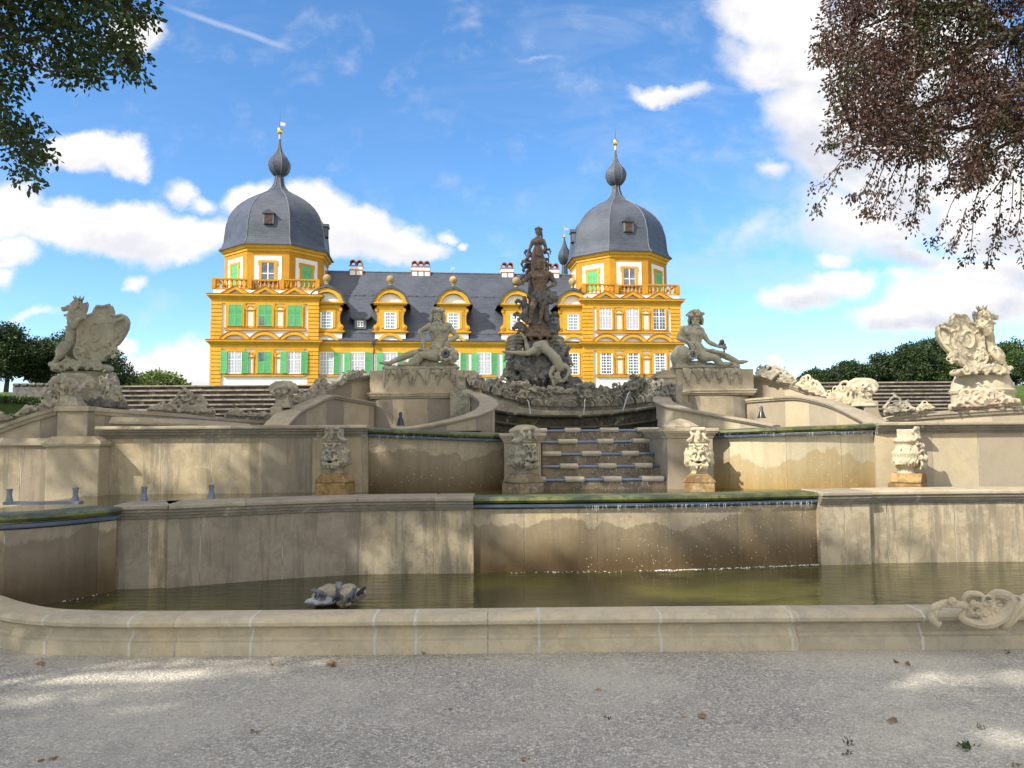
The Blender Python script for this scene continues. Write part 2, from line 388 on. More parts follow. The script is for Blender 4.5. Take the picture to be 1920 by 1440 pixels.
def leafmat(name, cols, trans=.35, rough=.5):
    m, N = newmat(name); ge = N('NewGeometry', out=8)   # random per island
    n = N.noise(geo_pos(N), .9, 3, .6)
    c = N.mix(ge, cols[0], cols[1]); c = N.mix(N.ramp(n, .52, .60), c, cols[2])
    a = N('BsdfPrincipled', {'Base Color': c, 'Roughness': rough, 'Specular IOR Level': .35})
    b = N('BsdfTranslucent', {'Color': N.mix(.5, c, cols[3])})
    N('OutputMaterial', {'Surface': N('MixShader', {0: trans, 1: a, 2: b})}, out=None); return m
M['leaf_oak'] = leafmat('oak_leaf', ((.028, .05, .010), (.045, .075, .016), (.02, .036, .01), (.09, .14, .02)), .2)
M['leaf_beech'] = leafmat('copper_beech_leaf', ((.050, .028, .024), (.11, .062, .048), (.045, .058, .022), (.20, .06, .03)), .22)
M['leaf_far'] = leafmat('far_leaf', ((.022, .042, .014), (.045, .075, .022), (.016, .032, .013), (.06, .10, .02)), .15)
M['leaf_light'] = leafmat('light_leaf', ((.09, .14, .03), (.16, .21, .06), (.12, .15, .06), (.2, .26, .05)), .3)
M['leaf_mid'] = leafmat('mid_leaf', ((.035, .07, .015), (.07, .12, .025), (.03, .055, .015), (.1, .16, .03)), .2)
M['leaf_dry'] = leafmat('dry_leaf', ((.30, .17, .09), (.42, .28, .16), (.25, .15, .08), (.3, .2, .1)), .1)
M['bark'] = stone('bark', base=(.075, .06, .05), warm=(.10, .085, .07), dark=(.03, .025, .02), dirt=.6, scale=3)
M['pigeon'] = plaster('pigeon_grey', (.20, .22, .255), .4, sc=14)
M['pigeon_d'] = plaster('pigeon_dark', (.05, .06, .085), .3, sc=14)
M['beak'] = plaster('dark_beak', (.05, .045, .05), .2)
M['paper'] = plaster('pale_wet_stone', (.46, .48, .51), .25, sc=12)
m, N = newmat('spray'); N('OutputMaterial', {'Surface': N('BsdfPrincipled', {'Base Color': (.85, .9, .95, 1), 'Roughness': .12, 'Specular IOR Level': 1.0})}, out=None); M['spray'] = m
M['foam'] = plaster('white_foam', (.75, .76, .74), .1)
# ------------------------------------------------------------------ sky and sun
SUN_AZ = R(52); SUN_EL = R(40)        # the sun stands behind the viewer, to the left
SUN = Vector((-math.sin(SUN_AZ) * math.cos(SUN_EL), -math.cos(SUN_AZ) * math.cos(SUN_EL), math.sin(SUN_EL)))
sd = bpy.data.lights.new('sun', 'SUN'); sd.energy = 3.9; sd.angle = R(.53); sd.color = (1.0, .93, .80)
so = bpy.data.objects.new('sun', sd); COL.objects.link(so)
so.rotation_euler = SUN.to_track_quat('Z', 'Y').to_euler(); so.location = SUN * 60
world = bpy.data.worlds.new('World'); SC.world = world; world.use_nodes = True
world.node_tree.nodes.clear(); N = NT(world.node_tree)
sky = N('TexSky', None, sky_type='NISHITA', sun_disc=False, sun_elevation=SUN_EL, sun_rotation=math.atan2(SUN.x, SUN.y), air_density=1.0, dust_density=.3, ozone_density=2.2, altitude=300)
SKY_TINT = (.94, 1.06, 1.16)
skyc = N('HueSaturation', {'Saturation': 1.13, 'Value': .80, 'Color': N.mix(1.0, sky, SKY_TINT, 'MULTIPLY')})
vec = N('TexCoord', out=0); sp = N('SeparateXYZ', {0: vec}, out=None)
yy = N.math('MAXIMUM', N.math('ABSOLUTE', sp.outputs[1]), .12)
gx = N.math('DIVIDE', sp.outputs[0], yy); gz = N.math('DIVIDE', sp.outputs[2], yy)
g = N('CombineXYZ', {0: gx, 1: gz, 2: 0.0})
wob = N('VectorMath', {0: N('VectorMath', {0: N.noise(g, 7.0, 6, .62, out=1), 1: (.5, .5, .5)}, operation='SUBTRACT'), 'Scale': .085}, operation='SCALE')
gw = N('VectorMath', {0: g, 1: wob}, operation='ADD')
def gnom(px, py):
    d = ray(px, py); return d.x / d.y, d.z / d.y
clouds = [  # x, y, half width, half height in the photograph, turn, strength
 (150, 282, 75, 42, 0, 1), (225, 292, 62, 34, 12, .9), (260, 310, 26, 26, 0, .7), (20, 395, 75, 60, 0, .9), (120, 425, 120, 52, 6, 1), (250, 430, 120, 52, 0, 1), (350, 445, 110, 50, 0, 1),
 (345, 350, 40, 26, 20, .55), (385, 372, 40, 20, 20, .5), (480, 372, 60, 42, 0, .9), (560, 400, 110, 60, 0, 1), (660, 430, 90, 55, 0, 1), (730, 462, 80, 40, 0, .9), (790, 470, 50, 22, 0, .6), (10, 470, 70, 35, 0, .8),
 (345, 685, 85, 55, 0, 1), (290, 700, 60, 40, 0, .9), (238, 648, 34, 24, 0, .8), (255, 518, 34, 15, -20, .5), (10, 520, 25, 30, 0, .5), (60, 590, 60, 12, -15, .4),
 (1450, 10, 110, 80, 0, 1.1), (1500, 100, 140, 90, 0, 1), (1560, 220, 150, 90, 20, 1), (1640, 310, 170, 90, 20, 1), (1440, 130, 80, 50, 0, .8), (1700, 150, 200, 200, 0, 1.1), (1850, 350, 160, 120, 0, .75), (1640, 420, 170, 80, 0, .6), (1850, 420, 130, 80, 0, .8), (1700, 480, 120, 30, 0, .4), (1440, 320, 35, 20, 0, .4),
 (1255, 172, 75, 20, 3, .62), (1500, 565, 75, 26, 0, .8), (1580, 535, 80, 36, 0, 1), (1560, 487, 50, 18, 0, .6), (1720, 600, 120, 32, 0, 1.0), (1800, 570, 150, 60, 0, 1.0), (1850, 500, 150, 35, 0, .7), (1700, 530, 60, 20, 0, .4),
 (1443, 667, 22, 11, 0, .7), (1512, 700, 22, 14, 0, .8), (250, 60, 55, 45, 0, .9), (835, 445, 18, 14, 0, .5), (862, 458, 10, 9, 0, .5), (1000, 120, 60, 8, 0, .15), (1420, 430, 120, 60, 20, .25), (1700, 700, 60, 20, 0, .3)]
dens = None; low = None
for (cx, cy, rx, ry, an, st) in clouds:
    X, Z = gnom(cx, cy); a = R(-an); sub = N('VectorMath', {0: gw, 1: (X, Z, 0)}, operation='SUBTRACT')
    if an: sub = N('VectorRotate', {'Vector': sub, 'Angle': -a}, rotation_type='Z_AXIS')
    sc = N('VectorMath', {0: sub, 1: (F / rx / 1.25, F / ry / 1.25, 0)}, operation='MULTIPLY')
    ln = N('VectorMath', {0: sc}, operation='LENGTH', out=1)
    k = N.math('MULTIPLY', N.math('SUBTRACT', 1.0, ln, clamp=True), st * 1.7)
    h = N.math('MULTIPLY', k, N('SeparateXYZ', {0: sc}, out=1))
    dens = k if dens is None else N.math('MAXIMUM', dens, k)
    low = h if low is None else N.math('ADD', low, h)
n1 = N.noise(N('VectorMath', {0: g, 1: (1, 1.35, 1)}, operation='MULTIPLY'), 9.0, 9, .60, .3); n2 = N.noise(g, 26, 6, .6)
d = N.math('ADD', dens, N.math('MULTIPLY', N.math('SUBTRACT', n1, .5), 1.15)); d = N.math('ADD', d, N.math('MULTIPLY', N.math('SUBTRACT', n2, .5), .5))
cov = N.ramp(d, .0, .74)
# thin veil of cirrus on the right and a vapour trail top left
vn = N.noise(N('VectorMath', {0: g, 1: (1.0, 3.0, 1)}, operation='MULTIPLY'), 5, 6, .65, .8); veil = N.math('MULTIPLY', N.ramp(vn, .42, .75, 0, .45), N.ramp(gx, -.15, .5, .12, 1))
X, Z = gnom(430, 52); sub = N('VectorRotate', {'Vector': N('VectorMath', {0: g, 1: (X, Z, 0)}, operation='SUBTRACT'), 'Angle': R(20)}, rotation_type='Z_AXIS')
tr = N('SeparateXYZ', {0: sub}, out=None); wv = N.math('ADD', tr.outputs[1], N.math('MULTIPLY', N.math('SUBTRACT', N.noise(g, 30, 4), .5), .004))
trail = N.math('MULTIPLY', N.ramp(N.math('ABSOLUTE', wv), .0, .006, 1, 0), N.ramp(N.math('ABSOLUTE', tr.outputs[0]), .04, .11, .5, 0))
shade = N.ramp(N.math('ADD', N.math('MULTIPLY', low, .55), N.math('MULTIPLY', N.math('SUBTRACT', n1, .5), -1.6)), -.6, .25, 1, 0)
greyb = N.math('MULTIPLY', N.math('ADD', shade, N.math('MULTIPLY', N.math('SUBTRACT', n2, .5), .8), clamp=True), N.ramp(gx, -.1, .45, .6, 1))
CLOUD_HI = (4.3, 4.2, 4.1); CLOUD_LO = (2.6, 2.75, 3.2)
cc = N.mix(greyb, CLOUD_HI, CLOUD_LO)
col = N.mix(veil, skyc, (2.9, 3.2, 3.8)); col = N.mix(trail, col, (2.6, 2.9, 3.5))
col = N.mix(cov, col, cc)
# warm bright clouds added out of view, overhead and behind, as fill for shade
ov = N.noise(vec, 2.3, 7, .6, .3); rear = N.math('MAXIMUM', N.ramp(sp.outputs[2], .60, .80), N.ramp(sp.outputs[1], -.05, -.3)); rear = N.math('MULTIPLY', rear, N.ramp(sp.outputs[2], .0, .1))
col = N.mix(N.math('MULTIPLY', N.ramp(ov, .44, .56), rear), col, (8.4, 7.6, 6.4))
bg = N('Background', {'Color': col, 'Strength': .15})
N('OutputWorld', {'Surface': bg}, out=None)
world.cycles.sampling_method = 'MANUAL'; world.cycles.sample_map_resolution = 512
SC.view_settings.view_transform = 'Standard'; SC.view_settings.look = 'None'; SC.view_settings.gamma = 1; SC.view_settings.exposure = 0.80
SC.cycles.max_bounces = 6; SC.cycles.diffuse_bounces = 3; SC.cycles.glossy_bounces = 3; SC.cycles.transmission_bounces = 4; SC.cycles.transparent_max_bounces = 6
SC.cycles.use_denoising = True
# ------------------------------------------------------------------ ground, water, kerb, lower wall
def arcpath(P, n=8, smooth=True):
    """Catmull-Rom through P"""
    P = [Vector(p) for p in P]; out = []
    for k in range(len(P) - 1):
        p0 = P[max(k - 1, 0)]; p1 = P[k]; p2 = P[k + 1]; p3 = P[min(k + 2, len(P) - 1)]
        for q in range(n):
            t = q / n; out.append(.5 * ((2 * p1) + (-p0 + p2) * t + (2 * p0 - 5 * p1 + 4 * p2 - p3) * t * t + (-p0 + 3 * p1 - 3 * p2 + p3) * t ** 3))
    out.append(P[-1]); return out
def lens(path):
    L = [0.0]
    for a, b in zip(path, path[1:]): L.append(L[-1] + (b - a).length)
    return L
def at_len(path, L, s):
    s = max(0, min(L[-1], s))
    for k in range(1, len(path)):
        if s <= L[k] + 1e-9:
            t = (s - L[k - 1]) / max(1e-9, L[k] - L[k - 1]); p = path[k - 1].lerp(path[k], t); d = (path[k] - path[k - 1]); return p, Vector((d.x, d.y, 0)).normalized()
    return path[-1], (path[-1] - path[-2]).normalized()
def bend(me, path):
    L = lens(path)
    for v in me.vertices:
        p, t = at_len(path, L, v.co.x); n = Vector((t.y, -t.x, 0))
        v.co = p - n * v.co.y + Vector((0, 0, v.co.z))
    me.update(); return me
# gravel forecourt, one sheet to the sides and back behind the viewer
g = MB(); nx, ny = 60, 40
for j in range(ny + 1):
    for i in range(nx + 1):
        x = -60 + 120 * i / nx; y = -50 + 60.5 * j / ny
        g.v.append((x, y, .012 * noise.noise(Vector((x * .5, y * .5, 0)))))
for j in range(ny):
    for i in range(nx): a = j * (nx + 1) + i; g.face((a, a + 1, a + nx + 2, a + nx + 1))
tag(g.build('ground', M['gravel'], smooth=True), kind='structure')
def hz(x, y):
    pts = [(10.3, -.3), (13.0, .8), (13.4, 1.4), (16.2, 1.5), (23.7, 1.9), (24.5, 3.1), (60, 5.2), (90, 6.8), (130, 7.6), (400, 9), (1500, 9)]
    for (a, b), (c, d) in zip(pts, pts[1:]):
        if y <= c: z = b + (d - b) * max(0, (y - a)) / (c - a); break
    if y > 16 and x < -12.6 and y < 30: z = max(z, 2.45 + .02 * (y - 17))
    if y > 16 and x > 14.2 and y < 30: z = max(z, 2.5 + .03 * (y - 17))
    return z
g = MB(); ys = [10.3, 11, 12, 13.0, 13.4, 14, 15, 16.2, 17, 18, 19, 20, 21, 22, 23, 23.7, 24.5, 27, 30, 35, 42, 50, 60, 75, 90, 110, 130, 180, 260, 400, 800, 1500]
xs = [-1500, -500, -200, -100, -60, -40, -30, -24, -20, -17, -15, -13, -12.7, -12.5, -10.4, -9.3, -9.0, -7, -5, -3, -1, 1, 3, 5, 7, 9, 11, 11.6, 13, 14.1, 14.3, 15, 17, 20, 25, 30, 40, 60, 100, 200, 500, 1500]
for y in ys:
    for x in xs: g.v.append((x, y, hz(x, y)))
for j in range(len(ys) - 1):
    for i in range(len(xs) - 1):
        a = j * len(xs) + i; g.mi = 1 if (xs[i + 1] <= -12.5 or xs[i] >= 14.1 or ys[j] > 24) else 0
        g.face((a, a + 1, a + len(xs) + 1, a + len(xs)))
tag(g.build('terrain', None, mats=[M['earth'], M['grass']], smooth=False), kind='structure')
WL = .12
low_pts = [G(px, py, WL) for px, py in ((-330, 1172), (50, 1137), (215, 1108))]
low_b = [G(px, py, WL) for px, py in ((215, 1106), (222, 1105), (313, 1103))] 
LOWTOP = .945
seg_a = arcpath(low_pts, 6); seg_b = [G(214, 1105.5, WL), G(316, 1102, WL)]; seg_b2 = arcpath([G(312, 1103.2, WL), G(420, 1094, WL), G(640, 1079, WL), G(818, 1075, WL)], 5)
seg_b3 = [G(817, 1075.8, WL), G(888, 1075.2, WL)]
seg_c = arcpath([G(886, 1073.5, WL), G(1100, 1071, WL), G(1300, 1067, WL), G(1540, 1057.5, WL)], 6); seg_c2 = [G(1540, 1060, WL), G(1634, 1058, WL)]
seg_d = arcpath([G(1634, 1056.5, WL), G(1780, 1054, WL), G(1920, 1053, WL), G(2300, 1052, WL)], 4)
def base(path, z): return [Vector((p.x, p.y, z)) for p in path]
WALLP = [(0, -.35), (0, .80), (-.42, .80), (-.42, -.35)]
COPE_M = [(.0, 0), (.022, .002), (.03, .03), (.045, .034), (.05, .06), (.066, .066), (.066, .09), (-.40, .09), (-.40, 0)]
COPE_T = [(.075, 0), (.085, .012), (.085, .040), (.07, .052), (-.44, .052), (-.44, 0)]
lw = thing('retaining_wall', 'long lower retaining wall of upright sandstone slabs rising from the green basin water', 'wall', (0, 8.5, 0))
def rel(o, root):
    o.parent = root; o.matrix_parent_inverse = root.matrix_basis.inverted(); return o
u = 0
for k, (sg, mt, nm) in enumerate(((seg_a, 'wall_low_wet', 'wet_slabs'), (seg_b, 'wall_low', 'slabs'), (seg_b2, 'wall_low', 'slabs'), (seg_b3, 'wall_low', 'slabs'), (seg_c, 'wall_low_wet', 'wet_slabs'), (seg_c2, 'wall_low', 'slabs'), (seg_d, 'wall_low', 'slabs'))):
    b = MB(); b.sweep(base(sg, 0), WALLP, u0=u); u += lens(sg)[-1] + (1.1 if k in (1, 2) else .3)
    rel(b.build(nm, M[mt]), lw)
    if nm == 'slabs':
        b = MB(); b.sweep(base(sg, .802), COPE_M); o = rel(b.build('moulding', M['cope_dirty']), lw)
        b = MB(); b.sweep(base(sg, .894), COPE_T, u0=u); o = bevel(rel(b.build('coping', M['coping']), lw), .006)
    else:
        lip = [(.03, .02), (.065, .03), (.08, .055), (.07, .08), (.03, .095), (-.35, .09), (-.35, 0)]
        b = MB(); b.sweep(base(sg, .842), lip); rel(b.build('mossy_lip', M['moss'], smooth=True), lw)
        film = [(.035, .012), (.055, .022), (.06, .05), (-.02, .05), (-.02, 0)]
        b = MB(); b.sweep(base(sg, .804), film); rel(b.build('water_edge', M['sky_tinted_film'], smooth=True), lw)
# basin water
kerb_c = [G(a, b, 0) + Vector((0, .06, 0)) for a, b in ((-330, 1130), (-190, 1150), (-90, 1178), (-25, 1205), (35, 1221), (110, 1228), (260, 1231), (700, 1228), (1250, 1222), (1700, 1219), (1930, 1217), (2250, 1214))]
kp = arcpath(kerb_c, 10); kp = base(kp, 0)
b = MB(); wp = [(p.x, p.y + .02, WL) for p in kp]
low_all = [p for s in (seg_a, seg_b, seg_b2, seg_b3, seg_c, seg_c2, seg_d) for p in s]
i0 = len(b.v); b.v += [(-9, 5.2, WL), (9, 5.6, WL), (11, 9.6, WL), (-9, 9.6, WL)]
b.face((0, 1, 2, 3)); 
# keep the water inside the kerb: strip from kerb line to beyond the wall
b = MB()
for p in kp: b.v.append((p.x, p.y + .03, WL))
for p in kp: b.v.append((p.x * 1.35, 9.6, WL))
for k in range(len(kp) - 1): b.face((k, k + 1, len(kp) + k + 1, len(kp) + k))
tag(b.build('water', M['water']), kind='structure')
b = MB(); LA = [p for i, p in enumerate(low_all) if i == 0 or p.x > low_all[i - 1].x + .01]
for p in LA: b.v += [(p.x, p.y + .3, .86), (p.x, 10.9, .86)]
for k in range(len(LA) - 1): b.face((2 * k, 2 * k + 2, 2 * k + 3, 2 * k + 1))
tag(b.build('upper_basin_water', M['water']), kind='structure')
KP = [(.0, -.02), (.06, -.02), (.06, .115), (.035, .128), (.033, .15), (.012, .17), (.0, .20), (.006, .222), (.052, .235), (.085, .262), (.088, .292), (.068, .320), (.03, .335), (-.16, .338), (-.20, .325), (-.215, .29), (-.215, -.02)]
KP = [(o, h * .835) for o, h in KP]
kb = thing('basin_kerb', 'low moulded sandstone kerb with pale mortar joints around the front of the basin', 'kerb', (0, 5.6, 0))
b = MB(); b.sweep(kp, KP, u0=.35); rel(b.build('kerb_stones', M['kerb'], smooth=True, angle=35), kb)
KL = lens(kp)
for px in (108, 262, 482, 707, 780, 1005, 1228, 1466, 1703):
    best = min(range(len(kp)), key=lambda k: abs(960 + kp[k].x / kp[k].y * F - px - (2 if kp[k].y else 0)))
    s0 = KL[best] + ((px - 960) / F * kp[best].y - kp[best].x)
    rr = random.Random(px)
    J = [(o * 1.0 + (.0025 if o > -.1 else 0), h) for o, h in KP[1:-2]]
    b = MB(); prev = None
    for (o, h) in J:
        w = .009 + rr.uniform(-.002, .004); sh = rr.uniform(-.003, .003) + math.sin(h * 7 + px) * .005
        row = []
        for q in (-w + sh, w + sh):
            p, t = at_len(kp, KL, s0 + q); n = Vector((t.y, -t.x, 0)); row.append(b.vert(p + n * o + Vector((0, 0, h + (.002 if h > .3 else 0)))))
        if prev: b.face((prev[0], prev[1], row[1], row[0]))
        prev = row
    rel(b.build('mortar_joint', M['mortar']), kb)
# ------------------------------------------------------------------ middle tier
MZ = .80
def mp(lst, n=6): return base(arcpath([Vector((WX(px, Y), Y, 0)) for px, Y in lst], n), MZ)
def midwall(root, path, mat, top=1.70, lipd=None, u0=0, cope='coping'):
    h = top - MZ
    if not lipd:
        b = MB(); b.sweep(path, [(0, -.2), (0, h - .16), (-.4, h - .16), (-.4, -.2)], u0=u0); rel(b.build('slabs', M[mat]), root)
        b = MB(); b.sweep([p + Vector((0, 0, h - .158)) for p in path], [(.0, 0), (.02, .0), (.035, .035), (.06, .04), (.07, .07), (.095, .078), (.1, .104), (-.4, .104), (-.4, 0)]); rel(b.build('moulding', M['cope_dirty']), root)
        b = MB(); b.sweep([p + Vector((0, 0, h - .052)) for p in path], [(.12, 0), (.135, .012), (.135, .042), (.12, .052), (-.44, .052), (-.44, 0)], u0=u0); bevel(rel(b.build('coping', M[cope]), root), .006)
    else:
        b = MB(); n = len(path); top_p = [Vector((p.x, p.y, 0)) for p in path]
        # level stays with the pool's rim
        zs = [lipd[0] + (lipd[1] - lipd[0]) * k / (n - 1) for k in range(n)]
        i0 = 0
        for k, p in enumerate(path): b.v += [(p.x, p.y, MZ - .2), (p.x, p.y, zs[k] - .12)]
        L = lens(path)
        for k in range(n - 1): b.face((2 * k, 2 * k + 2, 2 * k + 3, 2 * k + 1), [(u0 + L[k], 0), (u0 + L[k + 1], 0), (u0 + L[k + 1], zs[k + 1] - MZ), (u0 + L[k], zs[k] - MZ)])
        rel(b.build('wet_slabs', M[mat]), root)
        tp = [Vector((p.x, p.y, zs[k] - .085)) for k, p in enumerate(path)]
        b = MB(); b.sweep(tp, [(.03, .0), (.085, .012), (.1, .036), (.085, .066), (.03, .082), (-.4, .08), (-.4, 0)]); rel(b.build('mossy_lip', M['moss'], smooth=True), root)
        tp = [p - Vector((0, 0, .042)) for p in tp]
        b = MB(); b.sweep(tp, [(.045, 0), (.075, .012), (.082, .038), (-.02, .038), (-.02, 0)]); rel(b.build('water_edge', M['sky_tinted_film'], smooth=True), root)
mwl = thing('terrace_wall', 'middle terrace wall left of the stairs, grey slabs with a brown stained curved bay', 'wall', (-2, 10.4, MZ))
TZ = WZ(500, 797.5, 10.2)
midwall(mwl, mp([(187, 10.25), (400, 10.3), (690, 10.42)]), 'wall_mid', TZ)
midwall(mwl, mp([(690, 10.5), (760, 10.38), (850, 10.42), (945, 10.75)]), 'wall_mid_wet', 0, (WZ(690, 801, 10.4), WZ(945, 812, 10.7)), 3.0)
for (xa, xb, lab) in ((691, 944, 0), (1336, 1641, 1)):
    z = WZ(xa, 803, 10.5) - .04; b = MB(); b.quad((WX(xa, 10.9), 10.8, z), (WX(xb, 10.9), 10.95, z), (WX(xb, 12), 12, z), (WX(xa, 12), 12, z)); tag(b.build('high_basin_water', M['water']), kind='structure')
# pier left of the stairs, with a moulded cap
def pier(root, x0, x1, Y0, Y1, z0, z1, mat, capmat, over=.07, u0=0):
    b = MB(); path = [Vector((x0, Y1, z0)), Vector((x0, Y0, z0)), Vector((x1, Y0, z0)), Vector((x1, Y1, z0))]
    h = z1 - z0
    b.box(x0, x1, Y0, Y1, z0 - .2, z1 - .13)
    o = b.build('pier', M[mat]); 
    rel(o, root); bevel(o, .008)
    b = MB()
    for (e, a, c) in ((.02, .13, .10), (.04, .10, .07), (.07, .07, .045), (.09, .045, 0)): b.box(x0 - e * over / .09, x1 + e * over / .09, Y0 - e * over / .09, Y1 + .02, z1 - a, z1 - c)
    o = rel(b.build('cap', M[capmat]), root); bevel(o, .006)
pz = WZ(980, 812, 10.5)
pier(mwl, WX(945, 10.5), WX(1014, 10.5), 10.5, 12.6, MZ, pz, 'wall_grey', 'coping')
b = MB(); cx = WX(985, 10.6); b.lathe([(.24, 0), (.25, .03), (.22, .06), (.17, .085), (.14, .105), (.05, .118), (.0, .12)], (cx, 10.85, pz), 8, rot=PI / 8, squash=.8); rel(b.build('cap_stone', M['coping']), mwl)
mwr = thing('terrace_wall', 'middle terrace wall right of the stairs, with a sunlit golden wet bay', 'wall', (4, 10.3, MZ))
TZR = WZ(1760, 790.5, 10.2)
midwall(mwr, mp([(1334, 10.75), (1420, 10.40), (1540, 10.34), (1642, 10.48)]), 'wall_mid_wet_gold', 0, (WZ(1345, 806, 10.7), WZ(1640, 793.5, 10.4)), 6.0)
midwall(mwr, mp([(1640, 10.42), (1722, 10.38)], 1), 'wall_sunlit', TZR, u0=3)
midwall(mwr, mp([(1722, 10.52), (1920, 10.5), (2300, 10.4)], 3), 'wall_sunlit', TZR, u0=5)
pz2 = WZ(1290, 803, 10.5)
pier(mwr, WX(1251, 10.5), WX(1336, 10.5), 10.5, 12.2, MZ, pz2, 'wall_sunlit', 'coping')
b = MB(); b.lathe([(.26, 0), (.27, .03), (.23, .055), (.18, .08), (.15, .1), (.04, .135), (.0, .14)], (WX(1282, 10.6), 10.85, pz2), 8, rot=PI / 8, squash=.8); rel(b.build('cap_stone', M['coping']), mwr)
# low wall far left with its bevelled pier
lwl = thing('low_wall', 'low grey wall with a chamfered greenish pier at the far left of the middle terrace', 'wall', (-6, 10, MZ))
lz = WZ(100, 820, 10.1)
b = MB(); b.sweep([Vector((-12, 10.35, MZ)), Vector((WX(90, 10.1), 10.3, MZ))], [(0, -.2), (0, lz - MZ - .12), (-.3, lz - MZ - .12), (-.3, -.2)]); rel(b.build('slabs', M['wall_mid']), lwl)
b = MB(); b.box(WX(88, 10), WX(187, 10.0), 10.0, 10.6, MZ - .2, lz - .12); bevel(rel(b.build('pier', M['wall_grey']), lwl), .01)
b = MB(); b.sweep([Vector((-12, 10.35, lz - .118)), Vector((WX(90, 10.1), 10.3, lz - .118))], [(.03, 0), (.045, .02), (.035, .05), (-.02, .11), (-.3, .11), (-.3, 0)]); rel(b.build('cap', M['coping']), lwl)
b = MB(); x0, x1 = WX(88, 10), WX(187, 10)
for (e, a, c) in ((.03, 0, .025), (.045, .025, .05), (.02, .05, .07)): b.box(x0 - e, x1 + e, 10 - e, 10.6, lz - .118 + a, lz - .118 + c)
b.prism([(x0 - .01, lz - .05), (x1 + .01, lz - .05), (x1 - .07, lz + .01), (x0 + .07, lz + .01)], 9.99, 10.6); rel(b.build('pier_cap', M['coping']), lwl)
# ------------------------------------------------------------------ stairs of the cascade
st = thing('cascade_stairs', 'shallow water steps with alternating pale and blue nosings between the two mask piers', 'stairs', (1.3, 11, MZ))
rows = [(897, 1003, 1277, 10.62), (872, 1016, 1252, 11.05), (849, 1016, 1252, 11.45), (826, 1016, 1252, 11.85), (805, 1010, 1236, 12.25)]
prevz = MZ
rr = random.Random(4)
for k, (py, xa, xb, Y) in enumerate(rows):
    z = WZ(1130, py - 2, Y); x0, x1 = WX(xa, Y), WX(xb, Y); Y2 = rows[k + 1][3] if k < 4 else 12.9
    b = MB(); b.box(x0, x1, Y + .03, Y2 + .06, prevz - .05, z - .052); stp = rel(b.build('step', M['riser']), st)
    prevz = z - .06
    x = x0; q = k % 2
    first = True
    while x < x1 - .02:
        w = rr.uniform(.25, .31) if not first else (rr.uniform(.10, .3)); first = False
        xe = min(x1, x + w); 
        if x1 - xe < .1: xe = x1
        if q % 2 == 0:
            b = MB(); b.prism([(0, -.014), (.10, -.014), (.30, -.014), (.30, .05), (.02, .06), (-.004, .048), (-.016, .02)], 0, xe - x - .004, Matrix.Translation((x + .002, Y, z - .05)) @ Matrix(((0, 1, 0, 0), (1, 0, 0, 0), (0, 0, 1, 0), (0, 0, 0, 1))))
            o = rel(b.build('stone_nosing', M['nosing']), stp if False else st); bevel(o, .012, 2)
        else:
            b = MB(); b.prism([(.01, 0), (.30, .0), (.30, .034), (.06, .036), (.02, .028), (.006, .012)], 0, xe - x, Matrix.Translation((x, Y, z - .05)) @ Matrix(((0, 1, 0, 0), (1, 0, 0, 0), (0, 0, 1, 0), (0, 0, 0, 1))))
            o = rel(b.build('wet_nosing', M['sky_tinted_film'], smooth=True), st)
        x = xe; q += 1
# ------------------------------------------------------------------ spiral parapets
def parapet(root, pts, mat, base_z, w=.26, th=.05, n=6, u0=0, name='slabs', capn='coping', capmat='coping'):
    P = arcpath(pts, n); b = MB(); L = lens(P)
    # wall under a sloping coping
    for side in (0, -w + .05):
        i0 = len(b.v)
        for k, p in enumerate(P):
            a = P[max(k - 1, 0)]; c = P[min(k + 1, len(P) - 1)]; t = Vector((c.x - a.x, c.y - a.y, 0)).normalized(); nn = Vector((t.y, -t.x, 0))
            q = p + nn * side; b.v += [(q.x, q.y, base_z), (q.x, q.y, p.z - th)]
        for k in range(len(P) - 1):
            b.face((i0 + 2 * k, i0 + 2 * k + 2, i0 + 2 * k + 3, i0 + 2 * k + 1), [(u0 + L[k], 0), (u0 + L[k + 1], 0), (u0 + L[k + 1], P[k + 1].z - base_z), (u0 + L[k], P[k].z - base_z)])
    for k in (0, len(P) - 1):
        a = 2 * k; c = 2 * len(P) + 2 * k; b.face((a, a + 1, c + 1, c))
    rel(b.build(name, M[mat]), root)
    Q = [p - Vector((0, 0, th + .001)) for p in P]
    b = MB(); b.sweep(Q, [(.0, 0), (.03, 0), (.04, th * .4), (.055, th * .5), (.055, th * .9), (.03, th), (-w * .5, th * 1.15), (-w - .01, th), (-w - .01, 0)], u0=u0); rel(b.build(capn, M[capmat], smooth=True, angle=30), root)
    return P
def WP(px, py, Y): return W(px, py, Y)
sl = thing('spiral_parapet', 'grey curved parapet sweeping down left of the stairs, below the bearded reclining statue', 'parapet', (-1, 12.3, 1))
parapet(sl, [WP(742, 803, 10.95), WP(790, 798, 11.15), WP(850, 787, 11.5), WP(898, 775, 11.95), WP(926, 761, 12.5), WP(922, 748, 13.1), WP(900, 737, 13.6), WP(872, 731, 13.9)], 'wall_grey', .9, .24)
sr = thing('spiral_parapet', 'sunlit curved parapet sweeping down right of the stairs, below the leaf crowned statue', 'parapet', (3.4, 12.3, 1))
parapet(sr, [WP(1272, 733, 14.0), WP(1246, 738, 13.6), WP(1231, 745, 13.1), WP(1236, 754, 12.5), WP(1270, 764, 12.0), WP(1330, 775, 11.6), WP(1400, 787, 11.2), WP(1452, 797, 10.95)], 'wall_sunlit', .9, .24)
